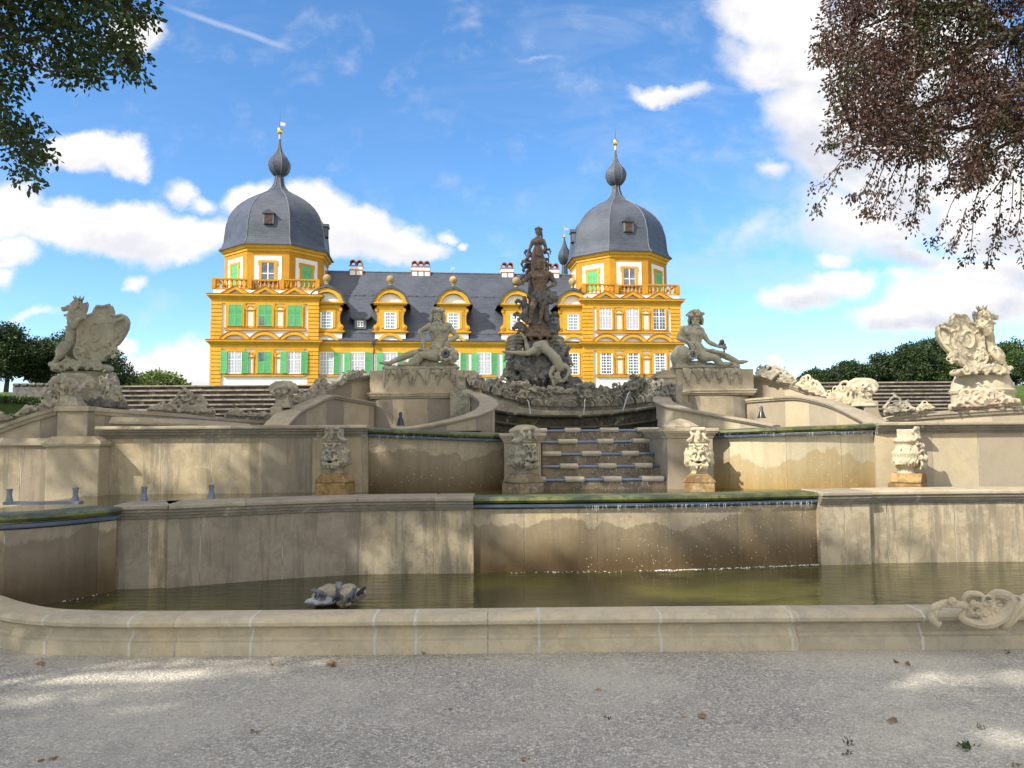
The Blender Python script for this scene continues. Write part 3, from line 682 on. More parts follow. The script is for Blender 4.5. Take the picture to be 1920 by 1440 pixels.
# ------------------------------------------------------------------ statue pedestals
def pedestal(label, xa, xb, yt, ym, Y, flip, mat, seed):
    r = thing('pedestal', label, 'pedestal', (0, Y, 0))
    x0, x1 = WX(xa, Y, ym), WX(xb, Y, ym); zt = WZ((xa + xb) / 2, yt, Y); zm = WZ((xa + xb) / 2, ym, Y)
    b = MB(); b.box(x0, x1, Y, Y + 1.25, zm + .05, zt); rel(bevel(b.build('block', M[mat]), .01), r)
    b = MB(); 
    for e, a, c in ((.0, -.06, -.02), (.03, -.02, .02), (.045, .02, .052)): b.box(x0 - e, x1 + e, Y - e, Y + 1.3, zm + a, zm + c)
    rel(bevel(b.build('band', M['coping']), .006), r)
    path = arcpath([Vector((x0 + .0, Y + .5, .9)), Vector((x0 + .02, Y + .10, .9)), Vector((x0 + .35, Y + .0, .9)), Vector((x1 - .4, Y + .02, .9)), Vector((x1 - .06, Y + .12, .9)), Vector((x1 - .02, Y + .7, .9))], 5)
    b = MB(); b.sweep(path, [(0, 0), (0, zm - .07 - .9), (-.3, zm - .07 - .9), (-.3, 0)]); rel(b.build('drum', M[mat]), r)
    # stepped moulded end towards the fountain
    ex0, ex1 = (x1 + .003, x1 + .34) if not flip else (x0 - .34, x0 - .003)
    b = MB(); b.box(ex0, ex1, Y - .02, Y + 1.0, zm - .02, zt - .16)
    for e, a, c in ((.03, .16, .13), (.0, .13, .10), (-.06, .10, .05), (-.12, .05, .0)): 
        (xx0, xx1) = (ex0, ex1 + e) if not flip else (ex0 - e, ex1); b.box(xx0, xx1, Y - .02 - e, Y + 1, zt - a, zt - c)
    rel(bevel(b.build('end_block', M[mat]), .008), r)
    # hanging stone icicles
    rr = random.Random(seed); c = Clay(); n = 11; xs0 = x0 + .25 if not flip else x0 + .12; span = (x1 - x0) - .35
    for k in range(n * 3):
        t = (k + rr.uniform(.2, .8)) / (n * 3); x = xs0 + span * t; ph = .5 + .5 * math.sin(t * 34 + seed); ln = .07 + .26 * ph * rr.uniform(.6, 1)
        rd = rr.uniform(.012, .022); yy = Y - rr.uniform(.0, .02)
        c.limb([(x, yy, zt - .0), (x + rr.uniform(-.01, .01), yy - .01, zt - ln * .6), (x + rr.uniform(-.01, .01), yy, zt - ln)], [rd * 1.2, rd, rd * .45], 7)
    me = c.bake('icicles', .009, 1, .004, 20); rel(link('icicles', me, M['carved']), r)
    return x0, x1, zt
PL = pedestal('block pedestal hung with stone icicles under the bearded reclining statue with the vase', 693, 868, 694, 741, 13.9, False, 'wall_grey', 1)
PR = pedestal('block pedestal hung with stone icicles under the leaf crowned reclining statue', 1268, 1414, 692, 735, 13.9, True, 'wall_grey', 5)
# ------------------------------------------------------------------ ramp parapets
rl = thing('ramp_parapet', 'grey sloping double moulded parapet rising rightwards to the bearded statue pedestal', 'parapet', (-3, 12.6, 1))
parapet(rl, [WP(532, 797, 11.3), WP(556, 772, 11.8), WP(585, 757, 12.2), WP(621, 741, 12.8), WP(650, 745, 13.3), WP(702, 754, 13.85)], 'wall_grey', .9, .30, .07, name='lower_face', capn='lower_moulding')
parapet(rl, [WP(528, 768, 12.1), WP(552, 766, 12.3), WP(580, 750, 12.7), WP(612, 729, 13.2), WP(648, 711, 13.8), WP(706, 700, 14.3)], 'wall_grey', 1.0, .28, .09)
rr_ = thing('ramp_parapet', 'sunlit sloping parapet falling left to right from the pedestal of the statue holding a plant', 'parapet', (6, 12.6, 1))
parapet(rr_, [WP(1400, 748, 13.85), WP(1450, 744, 13.4), WP(1497, 742, 12.8), WP(1545, 752, 12.2), WP(1585, 768, 11.8), WP(1640, 797, 11.2)], 'wall_sunlit', .9, .3, .07, name='lower_face', capn='lower_moulding')
parapet(rr_, [WP(1396, 701, 14.3), WP(1450, 709, 13.9), WP(1500, 724, 13.3), WP(1545, 742, 12.8), WP(1580, 757, 12.4), WP(1622, 765, 12.1)], 'wall_sunlit', 1.0, .28, .09)
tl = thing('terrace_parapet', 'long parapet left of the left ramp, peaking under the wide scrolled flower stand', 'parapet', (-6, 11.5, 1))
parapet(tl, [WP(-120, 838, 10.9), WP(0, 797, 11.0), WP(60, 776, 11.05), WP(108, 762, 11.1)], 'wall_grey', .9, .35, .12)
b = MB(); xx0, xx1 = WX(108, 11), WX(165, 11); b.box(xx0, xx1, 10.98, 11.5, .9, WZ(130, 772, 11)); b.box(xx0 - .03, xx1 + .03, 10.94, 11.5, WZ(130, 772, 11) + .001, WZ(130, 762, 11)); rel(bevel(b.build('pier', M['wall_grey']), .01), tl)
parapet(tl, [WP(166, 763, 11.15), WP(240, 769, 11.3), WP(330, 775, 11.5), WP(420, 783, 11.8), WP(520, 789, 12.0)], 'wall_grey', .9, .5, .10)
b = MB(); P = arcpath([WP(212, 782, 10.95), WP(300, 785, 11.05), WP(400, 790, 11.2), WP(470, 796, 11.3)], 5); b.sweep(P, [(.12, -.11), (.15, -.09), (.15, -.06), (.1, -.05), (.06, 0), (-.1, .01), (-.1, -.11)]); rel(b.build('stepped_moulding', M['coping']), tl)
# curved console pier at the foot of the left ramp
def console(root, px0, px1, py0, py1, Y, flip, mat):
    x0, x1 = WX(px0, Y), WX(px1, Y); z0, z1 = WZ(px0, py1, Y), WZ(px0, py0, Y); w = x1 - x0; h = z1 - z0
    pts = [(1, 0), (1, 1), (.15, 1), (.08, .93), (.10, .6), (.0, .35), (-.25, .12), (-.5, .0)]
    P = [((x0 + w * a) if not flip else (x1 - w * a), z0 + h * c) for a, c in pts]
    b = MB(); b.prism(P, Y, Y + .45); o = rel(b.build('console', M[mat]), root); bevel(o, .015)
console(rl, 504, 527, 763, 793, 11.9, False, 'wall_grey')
console(rr_, 1622, 1652, 752, 792, 11.9, True, 'wall_sunlit')
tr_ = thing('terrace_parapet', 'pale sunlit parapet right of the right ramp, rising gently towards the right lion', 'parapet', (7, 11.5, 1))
parapet(tr_, [WP(1655, 785, 11.7), WP(1700, 777, 11.6), WP(1790, 770, 11.4), WP(1920, 762, 11.2), WP(2200, 752, 11.0)], 'wall_sunlit', .9, .5, .09, name='slabs')
# ------------------------------------------------------------------ dark terrace steps beyond
def terrace_steps(label, xa, xb, ytop, ybot, n):
    r = thing('stone_steps', label, 'steps', (0, 21, 1.5)); z0 = None
    for k in range(n):
        Y = 20.6 + k * .55; py = ybot + (ytop - ybot) * (k + 1) / n
        x0, x1 = WX(xa, Y, py), WX(xb, Y, py); z = WZ((xa + xb) / 2, py, Y)
        if z0 is None: z0 = z - .5
        b = MB(); b.box(x0, x1, Y + .05, Y + (.62 if k < n - 1 else 1.4), z0 - .02, z - .045); o = rel(b.build('step', M['steps_dark']), r)
        b = MB(); b.box(x0, x1, Y - .01, Y + (.62 if k < n - 1 else 1.4), z - .043, z); bevel(rel(b.build('tread', M['tread']), o), .01); z0 = z - .0
    return r
def relfix(): pass
_ts = terrace_steps('broad flight of blackened steps behind the left parapet, leading up to the palace terrace', 222, 600, 722, 784, 7)
_ts = terrace_steps('broad flight of sunlit weathered steps behind the right parapet, below the dark trees', 1500, 1812, 716, 772, 8)
# ------------------------------------------------------------------ carved ornaments
def rotz(a): return Matrix.Rotation(a, 4, 'Z')
def face_on(c, o, s, beard=True, horns=False):
    """a grotesque face bulging towards -y at o, head height about 2.4 s"""
    o = Vector(o); P = lambda x, y, z: o + Vector((x, y, z)) * s
    c.ball(P(0, .1, 0), s, (.80, .45, 1.08)); c.limb([P(0, -.45, .34), P(0, -.66, .0), P(0, -.80, -.16)], [s * .10, s * .12, s * .17], 8)
    for q in (-1, 1):
        c.ball(P(.15 * q, -.70, -.17), s * .12)
        c.limb([P(.05 * q, -.52, .24), P(.26 * q, -.58, .42), P(.52 * q, -.46, .40), P(.66 * q, -.28, .20)], [s * .10, s * .13, s * .11, s * .06], 8)
        c.ball(P(.30 * q, -.34, .14), s * .09); c.ball(P(.46 * q, -.46, -.08), s * .19, (1, .9, .8))
        c.limb([P(.78 * q, -.05, .25), P(.92 * q, -.12, .10), P(.80 * q, -.1, -.12)], [s * .12, s * .12, s * .08], 7)
        c.limb([P(.07 * q, -.78, -.32), P(.36 * q, -.74, -.36), P(.66 * q, -.56, -.22), P(.88 * q, -.40, -.30), P(1.02 * q, -.25, -.12)], [s * .12, s * .16, s * .13, s * .11, s * .05], 8)
        if horns: c.limb([P(.2 * q, -.35, .66), P(.42 * q, -.58, .80), P(.56 * q, -.45, 1.0), P(.36 * q, -.4, 1.08)], [s * .14, s * .12, s * .10, s * .05], 8)
        if beard:
            for k in range(3):
                t = .30 + k * .26; c.limb([P(t * q, -.50, -.56), P((t + .14) * q, -.56, -.80), P((t - .02) * q, -.42, -1.04), P((t + .14) * q, -.36, -1.18)], [s * .11, s * .12, s * .10, s * .04], 7)
    c.limb([P(-.26, -.60, -.68), P(0, -.72, -.74), P(.26, -.60, -.68)], s * .10, 8)
    if beard:
        for x in (-.12, .12): c.limb([P(x, -.58, -.80), P(x * 1.8, -.60, -1.0), P(x * .6, -.5, -1.22)], [s * .13, s * .13, s * .05], 7)
    else: c.ball(P(0, -.5, -.86), s * .22, (1.1, .8, .8))
    return c
def mouth(root, o, s, mat='hollow_shade'):
    c = Clay(); c.ball(Vector(o) + Vector((0, -.50, -.52)) * s, s * .24, (1.15, .75, .45)); m = c.b.mesh('mouth'); m.polygons.foreach_set('use_smooth', [True] * len(m.polygons)); return link('mouth', m, M[mat], root)  # solid near-black ball; the shade inside the open mouth is its colour
# mask pedestals standing against the middle terrace wall
def mask_pedestal(label, px, Y, rz, mat, wetmat, first=[None]):
    zb = WZ(px, 929, Y) ; zt = WZ(px, 799, Y)
    r = thing('mask_pedestal', label, 'pedestal', (WX(px, Y), Y, zb), rz, 'bearded mask pedestals against the terrace wall')
    b = MB(); b.box(-.245, .245, -.2, .24, -.1, .17); link('plinth', b.mesh('plinth'), M[wetmat], r)
    bevel(r.children[0], .012)
    b = MB(); b.prism([(-.26, .172), (.26, .172), (.26, .195), (.20, .245), (.15, .29), (-.15, .29), (-.20, .245), (-.26, .195)], -.2, .2); o = link('plinth_moulding', b.mesh('plinth_moulding'), M[wetmat if mat != 'carved_l' else mat], r); bevel(o, .01)
    c = Clay(); c.b.lathe([(.0, .27), (.15, .27), (.13, .31), (.14, .35), (.20, .40), (.22, .46), (.205, .53), (.17, .60), (.15, .66), (.17, .685), (.19, .70), (.19, .725), (.15, .74), (.0, .74)], (0, .03, 0), 20, squash=.85)
    face_on(c, (0, -.12, .52), .150, True, True)
    for q in (-1, 1):
        for k in range(5):
            c.limb([(q * .13, -.05 + k * .035, .60 - k * .03), (q * .20, -.04 + k * .035, .53 - k * .02), (q * .17, -.02 + k * .035, .47), (q * .23, .0 + k * .03, .41)], [.02, .025, .022, .012], 7)
        c.limb(spiral((q * .085, -.10, .83), .04, 1.2, q, -1, n=12), .017, 7)
        c.limb([(q * .17, -.12, .72), (q * .12, -.15, .75), (q * .08, -.12, .80)], [.02, .022, .018], 7)
    for q in (-1, 1):
        for k in range(9):
            a0 = R(20 + k * 13) * q; rd = lambda a, e=0: Vector((math.sin(a) * (.205 + e), -math.cos(a) * (.175 + e) + .03, 0))
            c.limb([rd(a0) + Vector((0, 0, .62 - .01 * (k % 3))), rd(a0 + .18 * q, .022) + Vector((0, 0, .55)), rd(a0 + .02 * q, .014) + Vector((0, 0, .49)), rd(a0 + .25 * q, .024) + Vector((0, 0, .43 + .02 * (k % 2))), rd(a0 + .12 * q) + Vector((0, 0, .38))], [.012, .021, .018, .022, .008], 7)
    for k in range(9): x = -.14 + k * .035; c.ball((x, -.15, .665), .02)
    c.box(-.10, .10, -.12, .12, .73, .86); c.limb([(-.10, -.13, .87), (.10, -.13, .87)], .028, 8); c.ball((0, -.14, .80), .045, (1, .8, 1.2)); c.ball((0, -.15, .75), .03)
    me = c.bake('bearded_mask', .0078, 1, .002, 16, .001, seed=int(px)); link('bearded_mask', me, M[mat], r)
    mouth(r, (0, -.12, .52), .155)
    r.scale = (.80, .9, 1.0)
    return r
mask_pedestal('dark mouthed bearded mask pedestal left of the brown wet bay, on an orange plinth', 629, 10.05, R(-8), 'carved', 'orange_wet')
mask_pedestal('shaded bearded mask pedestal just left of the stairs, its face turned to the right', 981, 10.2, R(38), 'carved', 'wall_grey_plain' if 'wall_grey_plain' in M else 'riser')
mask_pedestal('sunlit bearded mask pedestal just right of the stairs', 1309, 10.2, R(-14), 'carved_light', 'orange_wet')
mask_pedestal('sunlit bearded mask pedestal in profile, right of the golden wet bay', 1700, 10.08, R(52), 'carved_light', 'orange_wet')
# ---- rocaille crests
def rocaille(L, prof, seed, thick=.10, slope=0.0, vox=.012, rough=.004, dens=1.0, ribs=True):
    """prof: list of (t, height); base follows slope (drop per metre)"""
    rr = random.Random(seed); c = Clay(); base = lambda x: slope * x
    def H(t):
        for (a, b), (d, e) in zip(prof, prof[1:]):
            if t <= d: return b + (e - b) * (t - a) / max(1e-6, d - a)
        return prof[-1][1]
    n = max(6, int(L / .04))
    for k in range(n):
        t = (k + .5) / n; x = L * t; h = H(t)
        c.ball((x, 0, base(x) + h * .32), 1, (.04, thick * .36, h * .47 + .012), n=8)
    m = int(L / .12 * dens) + 3
    for k in range(m):
        t = min(.98, max(.02, (k + rr.uniform(.1, .9)) / m)); x = L * t; h = H(t); r = max(.035, min(.115, h * rr.uniform(.30, .44))); d = rr.choice((-1, 1))
        z = base(x) + h - r * .95; y = -thick * rr.uniform(.25, .5)
        w = max(.011, r * .20); c.limb(spiral((x, y - .01, z), r, rr.uniform(1.0, 1.35), d, rr.choice((1, 1, -1)), n=13, ry=.03), [w * (1.15 - .4 * i / 13) for i in range(14)], 7)
        x1 = x + d * r; z1 = max(base(x1) + .02, z - h * .7)
        c.limb([(x1, y, z), (x1 + d * r * .9, y - .03, (z + z1) / 2), (x1 - d * r * .3, y - .02, z1), (x1 - d * r * 1.1, y, z1 + .03)], [w * 1.1, w * 1.5, w * 1.2, w * .5], 7)
        if rr.random() < .5: c.limb([(x, y, z + r), (x + d * .03, y, z + r * 1.35), (x + d * .07, y, z + r * 1.25)], [w, w * 1.1, w * .4], 7)
    for k in range(int(L / .16) + 1):
        x = rr.uniform(.06, max(.07, L - .06)); h = H(x / L); R0 = min(.11, h * .55)
        for q in range(7):
            a = PI * (.08 + .84 * q / 6); c.limb([(x, -thick * .45, base(x) + .02), (x + math.cos(a) * R0, -thick * .75, base(x) + .02 + math.sin(a) * R0)], [.006, .015], 6)
    return c.bake('crest', vox, 1, rough, 11, .002, seed)
def crest(label, p0, p1, prof, seed, mat='carved', thick=.12, vox=.016, dens=1.0, name='rocaille_crest'):
    p0, p1 = Vector(p0), Vector(p1); d = p1 - p0; L = math.hypot(d.x, d.y)
    me = rocaille(L, prof, seed, thick, d.z / L, vox * .82, dens=dens)
    o = link(name, me, M[mat]); o.location = p0; o.rotation_euler = (0, 0, math.atan2(d.y, d.x))
    return tag(o, label, 'ornament', 'scrolled rocaille crests on the parapets')
S14 = .0097
def hpx(v, Y): return v * Y / F
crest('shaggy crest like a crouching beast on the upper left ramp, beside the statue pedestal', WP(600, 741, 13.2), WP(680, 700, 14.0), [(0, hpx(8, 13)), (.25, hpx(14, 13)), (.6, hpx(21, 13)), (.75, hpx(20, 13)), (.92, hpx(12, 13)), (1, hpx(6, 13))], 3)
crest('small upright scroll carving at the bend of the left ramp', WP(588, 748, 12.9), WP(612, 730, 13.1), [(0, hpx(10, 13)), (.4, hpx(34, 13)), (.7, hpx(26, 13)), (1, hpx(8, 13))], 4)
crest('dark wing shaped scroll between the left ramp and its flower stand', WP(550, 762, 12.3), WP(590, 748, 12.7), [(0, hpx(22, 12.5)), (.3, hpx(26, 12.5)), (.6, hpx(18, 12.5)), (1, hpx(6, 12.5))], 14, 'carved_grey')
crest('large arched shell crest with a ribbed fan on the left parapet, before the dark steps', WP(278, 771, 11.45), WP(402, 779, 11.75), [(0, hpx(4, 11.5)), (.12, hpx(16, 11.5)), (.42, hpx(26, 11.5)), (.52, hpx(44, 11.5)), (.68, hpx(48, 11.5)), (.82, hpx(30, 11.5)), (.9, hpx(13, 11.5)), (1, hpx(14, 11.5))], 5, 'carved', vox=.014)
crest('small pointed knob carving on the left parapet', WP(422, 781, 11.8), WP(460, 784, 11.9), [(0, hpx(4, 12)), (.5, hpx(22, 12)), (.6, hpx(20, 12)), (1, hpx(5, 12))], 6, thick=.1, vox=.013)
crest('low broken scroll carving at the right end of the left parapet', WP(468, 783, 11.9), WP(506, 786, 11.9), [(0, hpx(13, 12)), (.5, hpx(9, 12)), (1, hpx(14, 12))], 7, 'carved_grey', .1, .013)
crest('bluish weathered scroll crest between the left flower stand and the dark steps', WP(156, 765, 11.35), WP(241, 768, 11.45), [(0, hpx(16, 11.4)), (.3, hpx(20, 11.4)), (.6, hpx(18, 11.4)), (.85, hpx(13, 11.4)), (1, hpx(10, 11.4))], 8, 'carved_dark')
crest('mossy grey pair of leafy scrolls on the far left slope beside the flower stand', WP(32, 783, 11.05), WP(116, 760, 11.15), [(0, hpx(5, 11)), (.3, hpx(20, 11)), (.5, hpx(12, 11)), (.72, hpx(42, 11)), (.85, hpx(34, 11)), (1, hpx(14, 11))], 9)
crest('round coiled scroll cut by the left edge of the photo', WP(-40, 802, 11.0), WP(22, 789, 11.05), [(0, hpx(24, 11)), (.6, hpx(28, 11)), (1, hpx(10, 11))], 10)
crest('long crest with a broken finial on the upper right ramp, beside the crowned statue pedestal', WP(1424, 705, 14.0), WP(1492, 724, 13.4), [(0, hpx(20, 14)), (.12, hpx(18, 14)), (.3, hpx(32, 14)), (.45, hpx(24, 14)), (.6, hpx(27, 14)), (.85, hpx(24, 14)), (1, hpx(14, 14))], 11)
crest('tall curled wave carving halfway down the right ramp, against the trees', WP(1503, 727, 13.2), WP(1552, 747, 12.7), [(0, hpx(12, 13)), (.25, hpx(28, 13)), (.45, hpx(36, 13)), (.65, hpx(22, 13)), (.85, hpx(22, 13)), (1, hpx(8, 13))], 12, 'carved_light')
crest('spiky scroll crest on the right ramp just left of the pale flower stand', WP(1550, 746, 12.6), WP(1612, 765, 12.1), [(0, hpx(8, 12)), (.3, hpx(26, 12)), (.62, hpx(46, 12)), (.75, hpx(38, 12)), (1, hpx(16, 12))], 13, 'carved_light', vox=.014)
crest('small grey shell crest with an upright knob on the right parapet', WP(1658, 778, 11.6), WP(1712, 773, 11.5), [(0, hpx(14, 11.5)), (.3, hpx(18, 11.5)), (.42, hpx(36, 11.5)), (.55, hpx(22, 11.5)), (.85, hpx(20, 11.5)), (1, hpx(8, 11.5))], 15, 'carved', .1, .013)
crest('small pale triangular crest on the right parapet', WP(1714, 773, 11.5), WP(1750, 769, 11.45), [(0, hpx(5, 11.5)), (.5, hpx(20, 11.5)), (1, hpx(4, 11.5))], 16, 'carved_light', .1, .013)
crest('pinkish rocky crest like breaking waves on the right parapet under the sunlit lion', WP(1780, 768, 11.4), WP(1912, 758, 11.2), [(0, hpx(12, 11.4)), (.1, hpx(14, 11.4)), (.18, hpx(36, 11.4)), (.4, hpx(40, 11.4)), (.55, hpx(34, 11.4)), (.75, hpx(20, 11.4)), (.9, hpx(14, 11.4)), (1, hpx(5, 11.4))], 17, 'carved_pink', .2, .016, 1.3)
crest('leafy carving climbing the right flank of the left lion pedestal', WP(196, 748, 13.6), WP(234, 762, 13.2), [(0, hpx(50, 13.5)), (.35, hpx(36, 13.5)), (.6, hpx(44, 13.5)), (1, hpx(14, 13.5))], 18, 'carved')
# kerb ornament at the right
def kerb_orn():
    c = Clay(); Y = 5.64
    def q(px, py, d=0): return WP(px, py, Y - d)
    def band(P, r, d=.04):
        P = arcpath([q(a, b, d * (.4 + .6 * math.sin(PI * k / (len(P) - 1)))) for k, (a, b) in enumerate(P)], 4); n = len(P); rs = []
        for k in range(n):
            t = k / (n - 1) * (len(r) - 1); i = min(int(t), len(r) - 2); rs.append(r[i] + (r[i + 1] - r[i]) * (t - i))
        c.limb(P, rs, 9)
        for sg in (-.55, 0, .55): c.limb([p + Vector((0, -rs[k] * (.95 - .3 * abs(sg)), rs[k] * sg)) for k, p in enumerate(P)], [x * .24 for x in rs], 6)
    band([(1741, 1150), (1752, 1138), (1775, 1131), (1800, 1134), (1826, 1138), (1843, 1128), (1838, 1116), (1818, 1113), (1806, 1122), (1814, 1130)], [.012, .026, .03, .026, .022, .021, .024, .022, .016, .01])
    band([(1743, 1150), (1746, 1162), (1758, 1172), (1764, 1166)], [.022, .026, .02, .01]); band([(1760, 1140), (1752, 1155), (1760, 1172)], [.02, .018, .01])
    band([(1812, 1142), (1803, 1156), (1815, 1166), (1845, 1170), (1876, 1158), (1892, 1138), (1890, 1120), (1868, 1113), (1850, 1122)], [.012, .024, .032, .038, .042, .04, .042, .034, .016], .07)
    band([(1936, 1118), (1912, 1132), (1896, 1152), (1884, 1172), (1876, 1178)], [.045, .042, .034, .026, .012], .06); band([(1936, 1140), (1912, 1150), (1896, 1166), (1888, 1182)], [.03, .03, .024, .01], .05)
    rr = random.Random(3)
    for (x, y, r, d1, d2) in ((1850, 1128, .05, 1, 1), (1832, 1146, .045, -1, 1), (1866, 1144, .05, 1, -1), (1846, 1152, .035, -1, -1), (1825, 1130, .03, 1, -1), (1905, 1128, .05, -1, 1), (1784, 1128, .028, 1, 1)):
        c.limb(spiral(q(x, y, .07), r, 1.3, d1, d2, n=14, ry=.02), [.013 - .0005 * k for k in range(15)], 7)
    for k in range(22): c.limb([q(1824 + rr.uniform(0, 56), 1126 + rr.uniform(0, 30), .05), q(1824 + rr.uniform(0, 56), 1126 + rr.uniform(0, 30), .08)], [.012, .008], 6)
    c.ball(q(1850, 1140, .0), .07, (1.3, .5, .7))
    me = c.bake('scroll_ornament', .0058, 1, .002, 18, .001, 3)
    o = link('scroll_ornament', me, M['carved_light']); rel(o, kb)
kerb_orn()
# ---- flower stands: flaring scrolled capitals on a waisted shaft
def flower_stand(label, px, yb, yt, Y, w, mat, seed, rough=.006):
    zb, zt = WZ(px, yb, Y), WZ(px, yt, Y); h = zt - zb; s = h / .48
    r = thing('flower_stand', label, 'stand', (WX(px, Y, yb), Y, zb), 0, 'scrolled stone flower stands on the parapet piers')
    b = MB(); prof = [(.175, 0), (.18, .02), (.165, .04), (.135, .09), (.125, .15), (.13, .22), (.14, .25)]
    prev = None
    for (rd, z) in prof + [(.10, .27)]:
        i = len(b.v); 
        for sx, sy in ((-1, -.8), (1, -.8), (1, .8), (-1, .8)): b.v.append((rd * sx * s, rd * sy * s, z * s))
        if prev is not None: b.ring_faces(prev, i, 4)
        prev = i
    o = link('shaft', b.mesh('shaft'), M[mat], r); bevel(o, .008)
    c = Clay(); W2 = w / 2
    for q in (-1, 1):
        c.limb([(0, 0, .455 * s), (q * W2 * .5, 0, .452 * s), (q * W2 * .85, 0, .415 * s), (q * W2 * 1.0, 0, .36 * s), (q * W2 * .93, 0, .325 * s), (q * W2 * .83, 0, .345 * s), (q * W2 * .88, 0, .375 * s)], [.036 * s, .036 * s, .034 * s, .03 * s, .027 * s, .022 * s, .014 * s], 10, 2.4)
        c.limb([(q * .14 * s, -.06, .25 * s), (q * .20 * s, -.07, .31 * s), (q * W2 * .7, -.04, .37 * s)], [.035 * s, .04 * s, .03 * s], 8)
        c.limb(spiral((q * .07 * s, -.13 * s, .30 * s), .045 * s, 1.2, q, 1, n=10), .014 * s, 7)
        c.limb(spiral((q * .06 * s, -.125 * s, .215 * s), .035 * s, 1.2, -q, -1, n=10), .011 * s, 7)
    c.ball((0, 0, .36 * s), .15 * s, (1.2, .8, .75)); c.ball((0, 0, .28 * s), .14 * s, (1, .8, .5))
    rr = random.Random(seed)
    for k in range(14): c.ball((rr.uniform(-.11, .11) * s, -.13 * s, rr.uniform(.2, .42) * s), rr.uniform(.016, .03) * s, n=8)
    link('capital', c.bake('capital', .0105, 1, rough * .6, 14, .002, seed), M[mat], r)
    return r
flower_stand('wide scrolled flower stand of pale stone in front of the left lion', 134, 763, 706, 11.12, .60, 'carved_light' if 0 else 'carved', 1)
flower_stand('weathered grey flower stand at the foot of the left ramp', 531, 765, 719, 12.05, .38, 'carved', 2, .016)
flower_stand('pale sunlit flower stand at the foot of the right ramp', 1619, 762, 714, 12.0, .42, 'carved_light', 3)
# ---- mask parapet behind the cascade basin
mpw = thing('mask_parapet', 'grey scrolled parapet with three gaping spouting masks behind the dark upper basin', 'parapet', (1, 14.6, 1.9))
PP = [(872, 728, 13.5), (905, 740, 14.1), (945, 752, 14.6), (1000, 766, 14.9), (1060, 768, 15.0), (1110, 768, 14.9), (1160, 766, 14.6), (1205, 762, 14.0), (1245, 757, 13.3), (1268, 752, 12.95)]
ppath = arcpath([Vector((WX(a, Y, b), Y, WZ(a, b, Y))) for a, b, Y in PP], 5); PLN = lens(ppath)
def s_of(px):
    return min(range(len(ppath)), key=lambda k: abs(960 + ppath[k].x / ppath[k].y * F - px))
def hat(px, k=1): 
    tops = [(870, 708), (890, 704), (915, 712), (935, 703), (950, 718), (972, 716), (990, 714), (1010, 726), (1040, 722), (1070, 728), (1095, 716), (1110, 718), (1130, 724), (1150, 722), (1165, 714), (1180, 718), (1195, 706), (1210, 705), (1230, 714), (1245, 712), (1270, 716)]
    for (a, b), (c, d) in zip(tops, tops[1:]):
        if px <= c: return b + (d - b) * (px - a) / (c - a)
    return 716
def parapet_mesh():
    c = Clay(); rr = random.Random(21); LT = PLN[-1]; n = int(LT / .06)
    def Hh(s):
        p, t = at_len(ppath, PLN, s); px = 960 + p.x / p.y * F; return max(.25, WZ(px, hat(px), p.y) - p.z)
    for k in range(n):
        s = (k + .5) / n * LT; h = Hh(s); c.b.box(s - .04, s + .04, .0, .14, -.02, h * .86)
    for k in range(int(LT / .05)):
        s = (k + rr.uniform(0, 1)) * .05; h = Hh(s); r = rr.uniform(.045, .085); d = rr.choice((-1, 1)); z = rr.uniform(.12, h - r * .7)
        if k % 3 == 0: z = h - r * .8
        w = rr.uniform(.015, .021); y = -.035
        c.limb(spiral((s, y, z), r, rr.uniform(.9, 1.3), d, rr.choice((1, -1)), n=12, ry=.03), [w * (1.1 - .4 * i / 12) for i in range(13)], 7)
        c.limb([(s + d * r, y, z), (s + d * (r + .05), y - .03, z + rr.uniform(-.07, .07)), (s + d * (r + .12), y - .01, z + rr.uniform(-.12, .1))], [w, w * 1.3, w * .4], 7)
    for s in [x * .36 + .2 for x in range(int(LT / .36))]:
        for q in range(9):
            a = PI * (.05 + .9 * q / 8); c.limb([(s, -.05, .05), (s + math.cos(a) * .13, -.12, .05 + math.sin(a) * .13)], [.008, .022], 7)
        c.limb([(s + math.cos(PI * q / 10) * .16, -.07, .05 + math.sin(PI * q / 10) * .17) for q in range(11)], .014, 7)
    me = c.bake('scrollwork', .0125, 1, .004, 9, .002, 4); return bend(me, ppath)
rel(link('scrollwork', parapet_mesh(), M['carved_grey']), mpw)
b = MB(); b.sweep(ppath, [(.10, -.6), (.10, -.035), (.07, -.02), (-.3, -.02), (-.3, -.6)]); rel(b.build('ledge', M['carved']), mpw)
